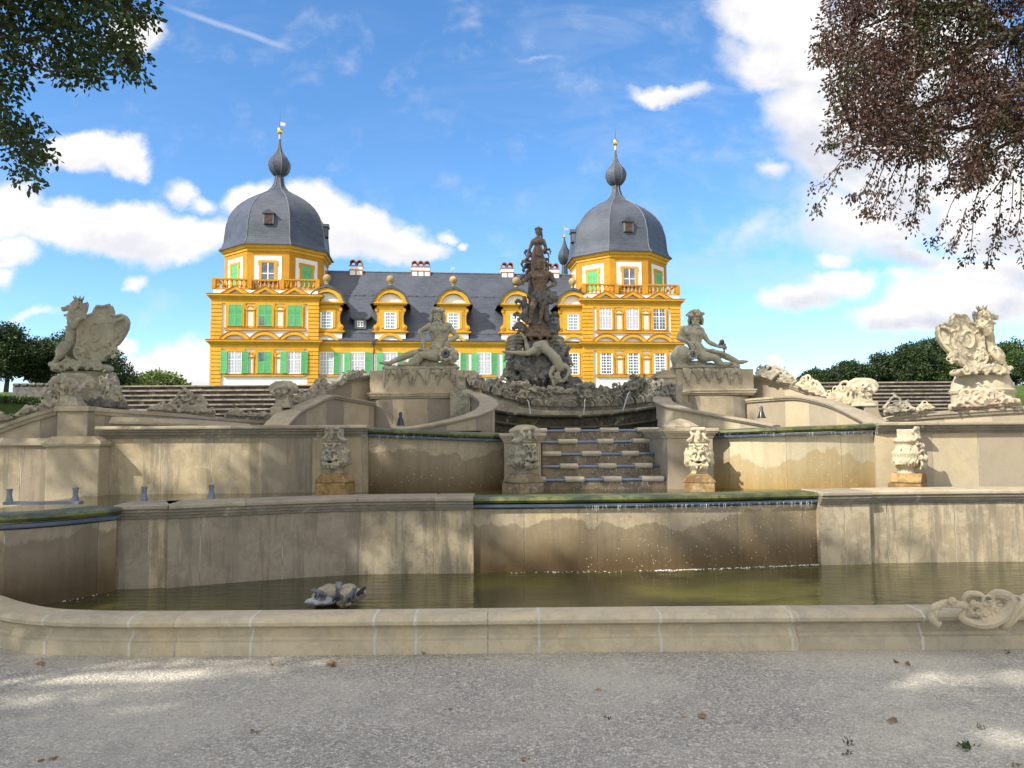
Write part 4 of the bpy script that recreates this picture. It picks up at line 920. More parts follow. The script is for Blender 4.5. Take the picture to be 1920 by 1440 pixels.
for px, yc, sc in ((979, 742, .155), (1102, 741, .155), (1200, 726, .15)):
    k = s_of(px); p = ppath[k]; t = (ppath[min(k + 1, len(ppath) - 1)] - ppath[k - 1]); ang = math.atan2(t.y, t.x)
    c = Clay(); face_on(c, (0, 0, 0), sc, False)
    for q in range(5): a = PI * (.2 + .6 * q / 4); c.limb([(0, -.02, sc * .8), (math.cos(a) * sc * .8, -.05, sc * .85 + math.sin(a) * sc * .65)], [.02, .03], 7)
    me = c.bake('spouting_mask', .0085, 1, .002, 16, .001, int(px)); nrm = Vector((math.sin(ang), -math.cos(ang), 0))
    pos = Vector((WX(px, p.y, yc), p.y, WZ(px, yc, p.y))) + nrm * .10
    o = link('spouting_mask', me, M['carved_grey']); o.location = pos; o.rotation_euler = (0, 0, ang); o2 = mouth(o, (0, 0, 0), sc * 1.15)
    rel(o, mpw)
    b = MB(); q0 = pos + nrm * sc * .6 + Vector((0, 0, -.08)); rr = random.Random(px)
    for kk in range(3): b.tube([q0 + Vector((rr.uniform(-.015, .015), 0, 0)) + nrm * (.02 + .05 * j) - Vector((0, 0, .42 * (j / 4) ** 1.6)) for j in range(5)], [.003, .0025, .002, .002, .0015], 5)
    o = b.build('water_jet', M['spray'], smooth=True); tag(o, {979: 'thin spout of water from the left mask of the grey parapet', 1102: 'thin spout of water from the middle mask of the grey parapet', 1200: 'thin spout of water from the right mask of the grey parapet'}[px], 'water jet', 'water spouts of the mask parapet')
# dark basins under the masks
bs = thing('cascade_basin', 'dark wet two step basin with curved rims between the masks and the top stair', 'basin', (1, 13.5, 1.6))
def rim(pts, hb, w=.16, back=1.6, nm='rim'):
    P = arcpath([WP(*p) for p in pts], 6); b = MB(); b.sweep(P, [(0, -hb), (0, -.06), (.05, -.055), (.07, -.03), (.05, -.004), (-.02, 0), (-w, -.01), (-w, -hb)], u0=1); rel(b.build(nm, M['basin_dark'], smooth=True, angle=30), bs)
    b = MB(); n = len(P)
    for p in P: b.v += [(p.x, p.y + .05, p.z - .03), (p.x, p.y + back, p.z - .03)]
    for k in range(n - 1): b.face((2 * k, 2 * k + 2, 2 * k + 3, 2 * k + 1))
    rel(b.build('still_water', M['water']), bs)
rim([(905, 764, 13.35), (945, 771, 13.7), (1000, 777, 14.0), (1070, 778, 14.1), (1140, 775, 13.9), (1190, 768, 13.5), (1240, 761, 13.1)], .6, back=1.7)
rim([(915, 786, 12.7), (960, 793, 12.9), (1030, 799, 13.1), (1100, 799, 13.15), (1160, 795, 13.0), (1240, 784, 12.7)], .8, back=1.2)
# ------------------------------------------------------------------ figures
def hand(c, w, d, s=1.0, up=Vector((0, 0, 1)), curl=.5, thumb=1):
    """palm and five fingers leaving wrist w along d"""
    w = Vector(w); d = Vector(d).normalized(); side = d.cross(up).normalized() * thumb; nn = side.cross(d).normalized() * thumb
    pc = w + d * .045 * s; c.limb([w, w + d * .03 * s, w + d * .075 * s], [.026 * s, .034 * s, .034 * s], 9, .62)
    for k in range(4):
        o = (k - 1.5) * .020 * s; ln = (.062, .074, .070, .052)[k] * s; b = w + d * .08 * s + side * o; dd = (d + side * o * 2).normalized()
        m = b + dd * ln * .55 + nn * -.008 * s * curl; e = m + (dd * (1 - curl * .7) - nn * curl * .9).normalized() * ln * .55
        c.limb([b, m, e], [.0105 * s, .0098 * s, .0085 * s], 7)
    b = w + d * .03 * s + side * -.028 * s; m = b + (d * .6 - side * .8).normalized() * .035 * s; c.limb([b, m, m + (d * .9 - nn * .4).normalized() * .03 * s], [.013 * s, .0115 * s, .0095 * s], 7)
def foot(c, a, toe, s=1.0):
    a = Vector(a); toe = Vector(toe); d = (toe - a); L = d.length; d.normalize(); dn = Vector((0, 0, -1))
    c.limb([a - d * .035 * s, a + d * .05 * s, toe], [.042 * s, .044 * s, .027 * s], 9, .9)
    side = d.cross(Vector((0, 0, 1)));
    if side.length < .2: side = d.cross(Vector((0, 1, 0)))
    side.normalize()
    for k in range(5):
        o = (k - 2) * .016 * s; b = toe + side * o; c.limb([b - d * .02 * s, b + d * (.030 - abs(k - 1) * .004) * s], [.012 * s, .0095 * s], 7)
def face(c, o, f, s=1.0, up=Vector((0, 0, 1)), beard=0, hair=None, rr=None):
    """head centred at o looking along f; head height .235 s"""
    o = Vector(o); f = Vector(f).normalized(); r = f.cross(up).normalized(); u = r.cross(f).normalized()
    P = lambda a, b, e: o + (r * a + f * b + u * e) * s
    Mx = Matrix((r, f, u)).transposed().to_4x4()
    c.ball(P(0, -.012, .03), .1 * s, (.80, .95, .90), Mx, 14); c.ball(P(0, .022, -.035), .078 * s, (.80, .86, 1.05), Mx, 12)
    c.limb([P(0, .088, .02), P(0, .112, -.018)], [.011 * s, .017 * s], 7); c.ball(P(0, .058, -.105), .024 * s)
    for q in (-1, 1):
        c.limb([P(.012 * q, .088, .032), P(.045 * q, .078, .036), P(.066 * q, .055, .022)], [.011 * s, .011 * s, .008 * s], 6)
        c.ball(P(.032 * q, .073, .014), .0115 * s); c.ball(P(.045 * q, .058, -.025), .022 * s)
        c.ball(P(.078 * q, -.005, .0), .02 * s, (.5, .8, 1.3), Mx, 8)
    c.limb([P(-.024, .082, -.056), P(0, .091, -.052), P(.024, .082, -.056)], .0085 * s, 6); c.limb([P(-.018, .08, -.072), P(.018, .08, -.072)], .0088 * s, 6)
    rr = rr or random.Random(1)
    if beard:
        for q in range(11):
            a = (q - 5) / 5; b0 = P(.055 * a, .065 - .03 * abs(a), -.075); c.limb([b0, P(.075 * a + .01 * math.sin(q * 2), .085 - .03 * abs(a), -.075 - .06 * beard), P(.06 * a - .012 * math.sin(q * 2), .075 - .02 * abs(a), -.075 - (.13 - .05 * abs(a)) * beard)], [.021 * s, .021 * s, .009 * s], 7)
        for q in (-1, 1): c.limb([P(.005 * q, .098, -.046), P(.04 * q, .095, -.062), P(.07 * q, .075, -.10)], [.013 * s, .016 * s, .009 * s], 7)
    return P
def torso(c, neck, shL, shR, chest, waist, hipc, hL, hR, fwd, s=1.0, bulk=1.0):
    V3 = Vector; neck, shL, shR, chest, waist, hipc, hL, hR = map(V3, (neck, shL, shR, chest, waist, hipc, hL, hR)); f = V3(fwd).normalized()
    ax = (shR - shL).normalized()
    c.limb([chest + V3((0, 0, .02)), waist, hipc], [.135 * s * bulk, .112 * s * bulk, .13 * s * bulk], 14, .82)
    c.limb([shL, chest, shR], [.062 * s, .125 * s * bulk, .062 * s], 12, .85)
    c.limb([shL, neck, shR], [.06 * s, .055 * s, .06 * s], 10)
    upv = (neck - waist).normalized()
    for sgn, sh in ((-1, shL), (1, shR)):
        c.ball(chest + ax * sgn * .075 * s + f * .062 * s + upv * .02 * s, .082 * s * bulk, (1.0, .75, .72)); c.ball(sh, .068 * s * bulk)
        c.limb([chest + ax * sgn * .13 * s, waist + ax * sgn * .085 * s], [.055 * s * bulk, .05 * s * bulk], 8)
        for k in range(3): c.ball(waist + upv * (.085 - .055 * k) * s + ax * sgn * .032 * s + f * .088 * s * bulk, .031 * s, (1, .7, .8), None, 8)
    c.limb([hL, hipc, hR], [.105 * s * bulk, .12 * s * bulk, .105 * s * bulk], 12, .9)
def arm(c, a, b, w, s=1.0, bulk=1.0):
    a, b, w = map(Vector, (a, b, w)); m = a.lerp(b, .45); n = b.lerp(w, .3)
    c.limb([a, m, b], [.056 * s * bulk, .052 * s * bulk, .037 * s * bulk], 10); c.limb([b, n, w], [.038 * s * bulk, .043 * s * bulk, .025 * s * bulk], 10)
def leg(c, h, k, a, s=1.0, bulk=1.0):
    h, k, a = map(Vector, (h, k, a)); m = h.lerp(k, .35); n = k.lerp(a, .3)
    c.limb([h, m, k], [.095 * s * bulk, .09 * s * bulk, .056 * s * bulk], 12); c.ball(k, .058 * s * bulk); c.limb([k, n, a], [.055 * s * bulk, .060 * s * bulk, .034 * s * bulk], 11)
    d = (a - k).normalized(); c.ball(n + Vector((0, .02, 0)) * s, .05 * s, (1, 1, 1))
def wreath(c, P, rr, s, big=1.0, n=16):
    for k in range(n):
        a = 2 * PI * k / n; x, y = math.cos(a) * .085, math.sin(a) * .09 - .012; z = .075 + rr.uniform(-.015, .02)
        c.limb([P(x, y, z), P(x * 1.25, y * 1.2, z + .03 * big), P(x * 1.55 * big, y * 1.4, z + rr.uniform(.02, .06) * big)], [.02 * s, .026 * s, .008 * s], 7)
    for k in range(8):
        x, y = rr.uniform(-.05, .05), rr.uniform(-.06, .06); c.limb([P(x, y, .10), P(x * 1.4, y, .145 * big + .01), P(x * 1.8 + rr.uniform(-.03, .03), y, .165 * big + .02)], [.028 * s, .024 * s, .008 * s], 7)
def local(zx0, zy0, k):
    return lambda zx, zy, d=0.0: Vector(((zx - zx0) * k, d, -(zy - zy0) * k))
# --- bearded river god, left
Yg = 14.35; k = Yg / F / 5.54; q = local(700, 735, k)
o0 = WP(660 + 700 / 5.54, 560 + 735 / 5.54, Yg)
god = thing('reclining_statue', 'bearded reclining statue leaning on a fluted vase with a dark spout, left of the column', 'statue', o0)
c = Clay(); rr = random.Random(2); s = 1.08
torso(c, q(898, 262), q(808, 285, .03), q(1000, 285, .0), q(905, 335, .0), q(912, 430, .02), q(885, 510, .02), q(850, 560, .05), q(900, 590, -.03), (0, -1, .05), s, 1.08)
c.limb([q(898, 270), q(895, 225)], .058 * s, 10)
P = face(c, q(895, 185, -.03), (-.12, -1, -.02), s, beard=1.0, rr=rr); 
arm(c, q(808, 283, .02), q(698, 335, .02), q(738, 430, -.06), s); hand(c, q(738, 430, -.06), (.1, -.15, -1), s, Vector((0, -1, 0)), .5)
arm(c, q(1003, 285), q(1098, 395, .02), q(1012, 448, -.10), s); hand(c, q(1012, 448, -.10), (-.35, -.25, -.8), s, Vector((0, -1, 0)), .35, -1)
leg(c, q(845, 560, .04), q(630, 565, .0), q(390, 662, .02), s, 1.05); foot(c, q(375, 670, .0), q(302, 665, -.07), s)
leg(c, q(900, 600, -.06), q(728, 590, -.16), q(600, 672, -.08), s, 1.05); foot(c, q(590, 682, -.09), q(500, 690, -.16), s)
c.limb([q(728, 600, -.15), q(690, 650, -.13), q(630, 680, -.1)], [.07, .065, .05], 10)
me = c.bake('body', .0095, 1, .0015, 12, .001, 2); link('body', me, M['figure'], god)
c = Clay(); wreath(c, P, rr, s, .9)
for k_ in range(16):
    a = PI * (1.0 + k_ / 15 * 1.0) ; x, y = math.cos(a) * .09, math.sin(a) * .09 * 1.0
    c.limb([P(x, y * .9, .07), P(x * 1.25, y * 1.2, 0), P(x * 1.2 + rr.uniform(-.02, .02), y * 1.2, -.07), P(x * 1.4, y, -.12)], [.03, .032, .028, .012], 7)
link('hair', c.bake('hair', .0115, 1, .004, 20), M['figure'], god)
c = Clay(); c.limb([q(905, 560, .0), q(820, 548, -.1), q(760, 545, -.14), q(720, 530, -.1)], [.05, .035, .04, .03], 9, .7); c.limb([q(745, 470, -.12), q(752, 520, -.14), q(765, 545, -.14)], [.014, .02, .016], 7); c.limb([q(720, 520, -.1), q(690, 545, -.02)], .03, 8)
link('drapery', c.bake('drapery', .0115, 2, .005, 20), M['figure'], god)
def vase(root, cx, cy, dpt, R0, facing, q, k, tail, mat='figure'):
    o = q(cx, cy, dpt); f = Vector(facing).normalized(); side = f.cross(Vector((0, 0, 1))).normalized(); up = side.cross(f)
    c = Clay(); r0 = R0 * k
    for a in range(8):
        t = 2 * PI * a / 8; c.ball(o + (side * math.cos(t) + up * math.sin(t)) * r0 * .72, r0 * .30, n=10)
    b = o - f * .06
    for a in range(8):
        t = 2 * PI * (a + .5) / 8; e = (side * math.cos(t) + up * math.sin(t))
        c.limb([b + e * r0 * .55, b - f * .1 + e * r0 * .9 + tail * .3, b - f * .22 + e * r0 * .55 + tail], [r0 * .25, r0 * .42, r0 * .25], 8)
    c.ball(b - f * .1 + tail * .4, r0 * .95)
    me = c.bake('vase', .0115, 2, .002, 10); link('vase', me, M[mat], root)
    rot = f.to_track_quat('Z', 'Y').to_matrix().to_4x4()
    b = MB(); b.lathe([(r0 * .42, -.03), (r0 * .42, .018), (r0 * .34, .022), (r0 * .26, .0), (r0 * .24, -.02)], (0, 0, 0), 20)
    me = b.mesh('spout_ring', None, True); me.transform(Matrix.Translation(o + f * r0 * .18) @ rot); oo = link('spout_ring', me, M['lead'], root)
    b = MB(); b.lathe([(r0 * .27, -.01), (.0, -.008)], (0, 0, 0), 16); me = b.mesh('spout_hole'); me.transform(Matrix.Translation(o + f * r0 * .18) @ rot); link('spout_hole', me, M['black_metal'], root)
vase(god, 985, 590, -.20, 82, (-.1, -1, .05), q, k, Vector((.09, 0, 0)))
c = Clay(); 
for x in range(350, 1090, 40): c.ball(q(x, 715, .10), .075, (1.2, 2.2, .75 + .4 * math.sin(x * .01)))
c.box(q(345, 0).x, q(1075, 0).x, -.12, .5, q(0, 735).z - .01, q(0, 702).z)
for (x, y, w) in ((760, 660, .12), (850, 680, .12), (960, 690, .11), (430, 700, .05), (520, 690, .06), (1050, 690, .07)): c.ball(q(x, y, .05), w, (1.1, .9, .6))
link('rocky_base', c.bake('rocky_base', .02, 2, .02, 6, .004, 5), M['figure'], god)
# --- crowned river god, right
q = local(620, 718, k); o0 = WP(1220 + 620 / 5.54, 560 + 718 / 5.54, Yg)
god = thing('reclining_statue', 'leaf crowned reclining statue holding up a plant, right of the column', 'statue', o0)
c = Clay(); rr = random.Random(5)
torso(c, q(452, 290), q(350, 312, .02), q(530, 330, .02), q(438, 370, .0), q(452, 455, .02), q(495, 530, .03), q(520, 585, -.05), q(560, 560, .06), (.12, -1, .05), s, 1.05)
c.limb([q(452, 300), q(470, 250)], .056 * s, 10)
P = face(c, q(474, 222, -.03), (-.35, -1, -.15), s, beard=.85, rr=rr)
arm(c, q(348, 312, .02), q(292, 402, .02), q(385, 452, -.1), s); hand(c, q(385, 452, -.1), (.5, -.2, -.8), s, Vector((0, -1, 0)), .4)
arm(c, q(533, 335, .02), q(610, 450, .0), q(705, 500, -.05), s); hand(c, q(705, 500, -.05), (1, -.1, -.1), s, Vector((0, 0, 1)), .9)
leg(c, q(555, 565, .05), q(760, 585, .02), q(915, 655, .02), s); foot(c, q(925, 662, .01), q(992, 655, -.03), s)
leg(c, q(530, 605, -.06), q(650, 618, -.15), q(735, 690, -.10), s); foot(c, q(742, 692, -.1), q(822, 680, -.14), s)
c.limb([q(650, 625, -.14), q(690, 670, -.12), q(745, 690, -.1)], [.07, .06, .045], 10)
link('body', c.bake('body', .0095, 1, .0015, 12, .001, 2), M['figure'], god)
c = Clay()
for k_ in range(44):
    a = rr.uniform(0, 2 * PI); e = rr.uniform(.15, 1.25); d_ = Vector((math.cos(a) * math.sin(e), math.sin(a) * math.sin(e) * .9, math.cos(e))); b0 = P(d_.x * .085, d_.y * .085 - .01, .03 + d_.z * .085); b1 = P(d_.x * .14 + rr.uniform(-.02, .02), d_.y * .13 - .01, .03 + d_.z * .135 + .01); b2 = P(d_.x * .17 + rr.uniform(-.03, .03), d_.y * .15, .02 + d_.z * .16)
    c.limb([b0, b1, b2], [.022, .030, .010], 7)
for k_ in range(12): a = PI * (1 + k_ / 11); x, y = math.cos(a) * .09, math.sin(a) * .09; c.limb([P(x, y, .07), P(x * 1.3, y * 1.2, 0), P(x * 1.3, y * 1.1, -.08)], [.03, .032, .014], 7)
link('leaf_crown', c.bake('leaf_crown', .0115, 1, .004, 20), M['figure'], god)
c = Clay(); c.limb([q(762, 560, -.06), q(752, 500, -.06), q(742, 460, -.06)], [.014, .02, .03], 8)
for (x, y, r_) in ((738, 452, .05), (712, 478, .025), (775, 510, .03), (770, 480, .022), (725, 495, .02)): c.ball(q(x, y, -.06), r_)
for (x, y) in ((705, 470), (720, 440), (755, 435), (740, 425)): c.limb([q(738, 460, -.06), q(x, y, -.08)], [.02, .008], 7)
link('held_plant', c.bake('held_plant', .0105, 1, .004, 25), M['carved_brown'], god)
c = Clay(); c.limb([q(560, 530, -.02), q(640, 545, -.06), q(740, 570, -.06), q(800, 600, .0)], [.03, .05, .045, .03], 9, .8)
link('drapery', c.bake('drapery', .0115, 2, .004, 20), M['figure'], god)
vase(god, 412, 590, -.22, 60, (.25, -1, .05), q, k, Vector((-.12, .02, .02)))
c = Clay(); c.ball(q(320, 585, -.02), .2, (.9, .9, 1.0)); c.ball(q(300, 620, .0), .17)
c.box(q(250, 0).x, q(915, 0).x, -.12, .5, q(0, 722).z - .01, q(0, 690).z)
for x in range(280, 910, 40): c.ball(q(x, 700, .08), .075, (1.2, 2, .8))
for (x, y, w) in ((520, 670, .11), (600, 690, .1), (850, 680, .10), (450, 670, .1), (780, 675, .08)): c.ball(q(x, y, .04), w, (1.1, .9, .6))
link('rocky_base', c.bake('rocky_base', .02, 2, .016, 6, .004, 8), M['figure'], god)
# --- central column of figures
Yc = 17.6; kc = Yc / F / 3.892; q = local(440, 1235, kc); o0 = WP(900 + 440 / 3.892, 410 + 1235 / 3.892, Yc)
col_ = thing('fountain_sculpture', 'tall brown column of figures, woman above muscular man above a nude tumbling down rocks', 'sculpture', o0)
c = Clay(); rr = random.Random(11)
for (x, y, w) in ((440, 1150, .42), (330, 1150, .34), (560, 1160, .34), (250, 1190, .25), (640, 1190, .22), (700, 1200, .2), (420, 1040, .36), (330, 1050, .3), (300, 1000, .2), (520, 1060, .3), (600, 1120, .25), (230, 1130, .2), (400, 960, .34), (500, 940, .3), (730, 1215, .15), (150, 1220, .15), (100, 1215, .15)):
    c.ball(q(x, y, rr.uniform(0, .15)), w * .85, (1, .9, .9), None, 10)
for kk in range(60):
    a = rr.uniform(210, 640); y = rr.uniform(990, 1230); c.ball(q(a, y, -.22 + abs(a - 430) / 430 * .2 + rr.uniform(-.05, .05)), rr.uniform(.03, .09), (1, 1, rr.uniform(.6, 1.4)), None, 8)
for kk in range(110):
    a = rr.uniform(215, 640); y = rr.uniform(985, 1225); e = abs(a - 430) / 430 * .2; g_ = rr.uniform(-45, 45); c.limb([q(a, y, -.28 + e), q(a + g_ * .4, y - 22, -.36 + e), q(a + g_, y - 50, -.35 + e), q(a + g_ * 1.5, y - 66, -.26 + e)], [.035, .042, .034, .01], 7)
face_on(c, q(285, 1075, -.32), .115)
c.box(-.95, 1.0, -.1, .6, -1.35, .12); me = c.bake('rock_base', .018, 1, .03, 6, .008, 3); link('rock_base', me, M['carved_dark'], col_)
c = Clay()       # stacked curling tail fins left and right of the rock
for kk in range(12):
    y = 855 + kk * 26; x = 262 - 4 * kk + (30 if kk > 6 else 0) - (kk > 8) * 26
    c.limb([q(x + 55, y - 5, -.05), q(x, y + 2, -.17), q(x - 48, y + 10, -.1), q(x - 62, y + 26, .0)], [.03, .042, .036, .018], 8)
for kk in range(8):
    y = 865 + kk * 26; x = 565 + 9 * kk; c.limb([q(x - 55, y - 5, -.02), q(x, y + 2, -.12), q(x + 40, y + 10, -.06), q(x + 52, y + 24, .02)], [.035, .045, .04, .02], 8)
for (x, y, w) in ((262, 900, .13), (247, 960, .13), (240, 1010, .13), (235, 1070, .14), (290, 1000, .14), (585, 910, .13), (598, 960, .13), (610, 1010, .13), (622, 1060, .13), (560, 1000, .15)): c.ball(q(x, y, .07), w, (1.1, 1, 1.3))
link('coiled_tails', c.bake('coiled_tails', .0125, 1, .003, 10, .001, 2), M['carved_grey'], col_)
c = Clay(); c.b.lathe([(0, .0), (.42, .0), (.44, .04), (.38, .07), (.36, .16), (.34, .19), (.36, .22), (.30, .26), (.0, .27)], q(425, 870, .15), 20); c.b.lathe([(0, 0), (.36, 0), (.33, .1), (.35, .19), (.0, .2)], q(450, 950, .15), 16); c.b.lathe([(0, 0), (.34, 0), (.34, .27), (0, .27)], q(440, 1010, .15), 16)
for kk in range(60): a = rr.uniform(0, 2 * PI); c.ball(q(430, 880, .15) + Vector((math.cos(a) * .37, math.sin(a) * .37, rr.uniform(-.2, .2))), rr.uniform(.03, .06), n=8)
link('drum', c.bake('drum', .0135, 1, .01, 8, .003, 2), M['carved_brown'], col_)
def leafy(c, p, d, ln, w, y=0, curl=1):
    x, z = d; c.limb([q(p[0], p[1], y), q(p[0] + x * .4, p[1] + z * .4 - 12, y - .03), q(p[0] + x * .8, p[1] + z * .8 - 8 * curl, y - .05), q(p[0] + x, p[1] + z + 10, y - .05), q(p[0] + x * .9, p[1] + z + 30 * curl, y - .03)], [w, w * 1.2, w, w * .75, w * .35], 8, .8)
c = Clay()
for (a, d, w) in (((385, 250), (-50, -25), .045), ((370, 300), (-60, 10), .045), ((380, 350), (-60, 5), .045), ((480, 225), (45, -5), .035), ((480, 300), (30, -10), .035), ((480, 345), (30, 0), .035), ((350, 640), (-85, -50), .05), ((350, 740), (-95, -55), .055), ((350, 810), (-105, -25), .06), ((500, 745), (65, -60), .055), ((510, 820), (70, -25), .06), ((350, 430), (-45, -10), .04), ((500, 440), (40, -40), .035), ((330, 780), (-70, -10), .05), ((540, 790), (40, -10), .05)):
    leafy(c, a, d, 1, w)
    leafy(c, (a[0], a[1] + 18), (d[0] * .7, d[1] + 22), 1, w * .8, -.06)
c.limb([q(440, 800, .12), q(430, 640, .14), q(420, 480, .14), q(420, 350, .12)], [.26, .22, .2, .16], 14)
for kk in range(90): t = rr.random(); c.ball(q(425 + rr.uniform(-65, 65), 350 + 450 * t, .0 + rr.uniform(-.03, .03)), rr.uniform(.025, .06), (1, 1, 1.5), None, 8)
c.limb([q(330, 570, -.02), q(335, 680, -.06), q(370, 750, -.06)], [.05, .09, .07], 9); 
link('leaf_column', c.bake('leaf_column', .0125, 1, .006, 9, .002, 7), M['carved_dark'], col_)
# muscular man
s = 1.02
c = Clay(); torso(c, q(442, 385, -.22), q(378, 408, -.2), q(508, 408, -.2), q(443, 440, -.2), q(440, 505, -.2), q(440, 560, -.2), q(415, 580, -.2), q(468, 580, -.2), (0, -1, 0), s, 1.1)
c.limb([q(442, 395, -.22), q(440, 355, -.22)], .058, 10); P2 = face(c, q(439, 335, -.24), (-.05, -1, 0), s, beard=.45)
arm(c, q(376, 408, -.2), q(325, 458, -.22), q(290, 488, -.25), s, 1.1); hand(c, q(290, 488, -.25), (-.8, -.1, .1), s)
arm(c, q(511, 408, -.2), q(558, 475, -.16), q(515, 505, -.26), s, 1.1); hand(c, q(515, 505, -.26), (-.8, -.1, -.2), s, curl=.9)
leg(c, q(412, 585, -.2), q(382, 665, -.28), q(372, 750, -.2), s, 1.0); foot(c, q(370, 758, -.2), q(358, 768, -.3), s)
leg(c, q(470, 590, -.2), q(452, 675, -.22), q(442, 755, -.18), s, 1.0); foot(c, q(442, 765, -.2), q(432, 775, -.3), s)
link('man', c.bake('man', .0105, 1, .0015, 10), M['carved_brown'], col_)
c = Clay(); 
for kk in range(20): a = PI * kk / 19; c.limb([P2(math.cos(a) * .085, math.sin(a) * .05 - .03, .08), P2(math.cos(a) * .11, -.03, .03)], [.022, .02], 7)
link('hair', c.bake('hair', .0125, 1, .006, 25), M['carved_brown'], col_)
c = Clay(); pts = [(400, 560), (430, 590), (470, 560), (500, 540), (540, 560), (555, 600), (520, 610), (480, 620), (450, 640)]
for (x, y) in pts: c.ball(q(x, y, -.27), rr.uniform(.06, .09), (1, .7, 1))
for kk in range(16): x = 400 + kk * 10; c.limb([q(x, 545, -.3), q(x + rr.uniform(5, 25), 580, -.34), q(x + rr.uniform(0, 40), 620, -.3)], [.025, .03, .015], 7)
c.limb([q(490, 590, -.2), q(485, 660, -.15), q(490, 740, -.12)], [.08, .07, .07], 9)
link('loincloth', c.bake('loincloth', .0125, 1, .008, 14), M['carved_dark'], col_)
# woman on top
c = Clay(); s = .95
c.limb([q(432, 150, -.08), q(432, 190, -.08), q(430, 235, -.08), q(425, 330, -.06), q(425, 420, -.05)], [.115, .085, .13, .17, .19], 14, .8)
c.limb([q(398, 148, -.06), q(432, 140, -.06), q(470, 150, -.06)], [.052, .075, .052], 10); c.limb([q(435, 145, -.08), q(437, 100, -.08)], .042, 9)
for x in (415, 452): c.ball(q(x, 165, -.16), .052)
P3 = face(c, q(437, 88, -.1), (-.15, -1, -.05), s)
arm(c, q(396, 150, -.06), q(372, 205, -.04), q(352, 262, -.12), s, .95); hand(c, q(352, 262, -.12), (-.1, -.2, -1), s, Vector((0, -1, 0)))
arm(c, q(472, 152, -.06), q(492, 205, -.06), q(468, 235, -.18), s, .95); hand(c, q(468, 235, -.18), (-.7, -.3, -.2), s)
for kk in range(14): x = 385 + kk * 7; c.limb([q(x * .4 + 432 * .6, 215, -.17), q(x, 300, -.24), q(x + rr.uniform(-8, 8), 410, -.24)], [.02, .026, .02], 7)
link('woman', c.bake('woman', .0105, 1, .002, 10), M['carved_brown'], col_)
c = Clay()
for kk in range(16): a = 2 * PI * kk / 16; c.ball(P3(math.cos(a) * .075, math.sin(a) * .08 - .02, .07 + .02 * (kk % 2)), .028)
c.ball(P3(0, -.04, .1), .05); c.limb([P3(-.05, -.08, .02), P3(-.07, -.08, -.08), P3(-.08, -.05, -.16)], [.035, .025, .015], 8)
link('hair', c.bake('hair', .0125, 1, .004, 25), M['carved_brown'], col_)
c = Clay(); c.b.lathe([(0, -.02), (.09, -.02), (.1, 0), (.09, .02), (.07, .012), (0, .03)], (0, 0, 0), 20)
rot = Vector((0, -1, 0)).to_track_quat('Z', 'Y').to_matrix().to_4x4(); c2 = Clay(); c2.b.v = [tuple((Matrix.Translation(q(438, 243, -.30)) @ rot @ Matrix.Diagonal((.95, 1.25, 1, 1))) @ Vector(v)) for v in c.b.v]; c2.b.f = c.b.f; c2.b.m = c.b.m
c2.limb([q(365, 275, -.2), q(330, 310, -.2), q(345, 325, -.22), q(375, 325, -.22)], [.03, .04, .035, .03], 8)
link('shield', c2.bake('shield', .0125, 1, .004, 20), M['carved_brown'], col_)
# tumbling nude
c = Clay(); s = 1.02
c.limb([q(440, 945, -.42), q(500, 985, -.46), q(548, 1040, -.46), q(575, 1095, -.44)], [.14, .115, .13, .12], 14, .9)
c.limb([q(530, 1100, -.42), q(575, 1100, -.42), q(612, 1085, -.40)], [.06, .09, .06], 10); c.ball(q(420, 950, -.44), .13); c.ball(q(460, 935, -.38), .12)
c.limb([q(570, 1110, -.42), q(560, 1150, -.46)], .055, 9)
Pn = face(c, q(557, 1172, -.48), (-.5, -1, -.1), s, up=Vector((.35, 0, -1)))
leg(c, q(415, 965, -.44), q(345, 1000, -.55), q(235, 990, -.5), s); foot(c, q(222, 990, -.5), q(172, 985, -.5), s)
leg(c, q(420, 985, -.4), q(352, 978, -.42), q(332, 905, -.38), s, .95); foot(c, q(330, 895, -.38), q(312, 860, -.42), s)
arm(c, q(530, 1100, -.45), q(505, 1145, -.5), q(520, 1190, -.5), s, 1.1); hand(c, q(520, 1190, -.5), (.3, -.2, -1), s, Vector((0, -1, 0)))
arm(c, q(612, 1085, -.42), q(648, 1120, -.45), q(625, 1165, -.5), s, 1.1); hand(c, q(625, 1165, -.5), (-.5, -.2, -.6), s, Vector((0, -1, 0)))
link('tumbling_nude', c.bake('tumbling_nude', .0105, 1, .0015, 10), M['figure'], col_)
c = Clay(); 
for kk in range(24): a = rr.uniform(0, 2 * PI); x, y = math.cos(a), math.sin(a); c.limb([Pn(x * .06, y * .06 - .02, .07), Pn(x * .09, y * .07 - .02, .11), Pn(x * .11 + .02, y * .05, .13)], [.025, .022, .008], 7)
link('hair', c.bake('hair', .0125, 1, .005, 25), M['figure'], col_)
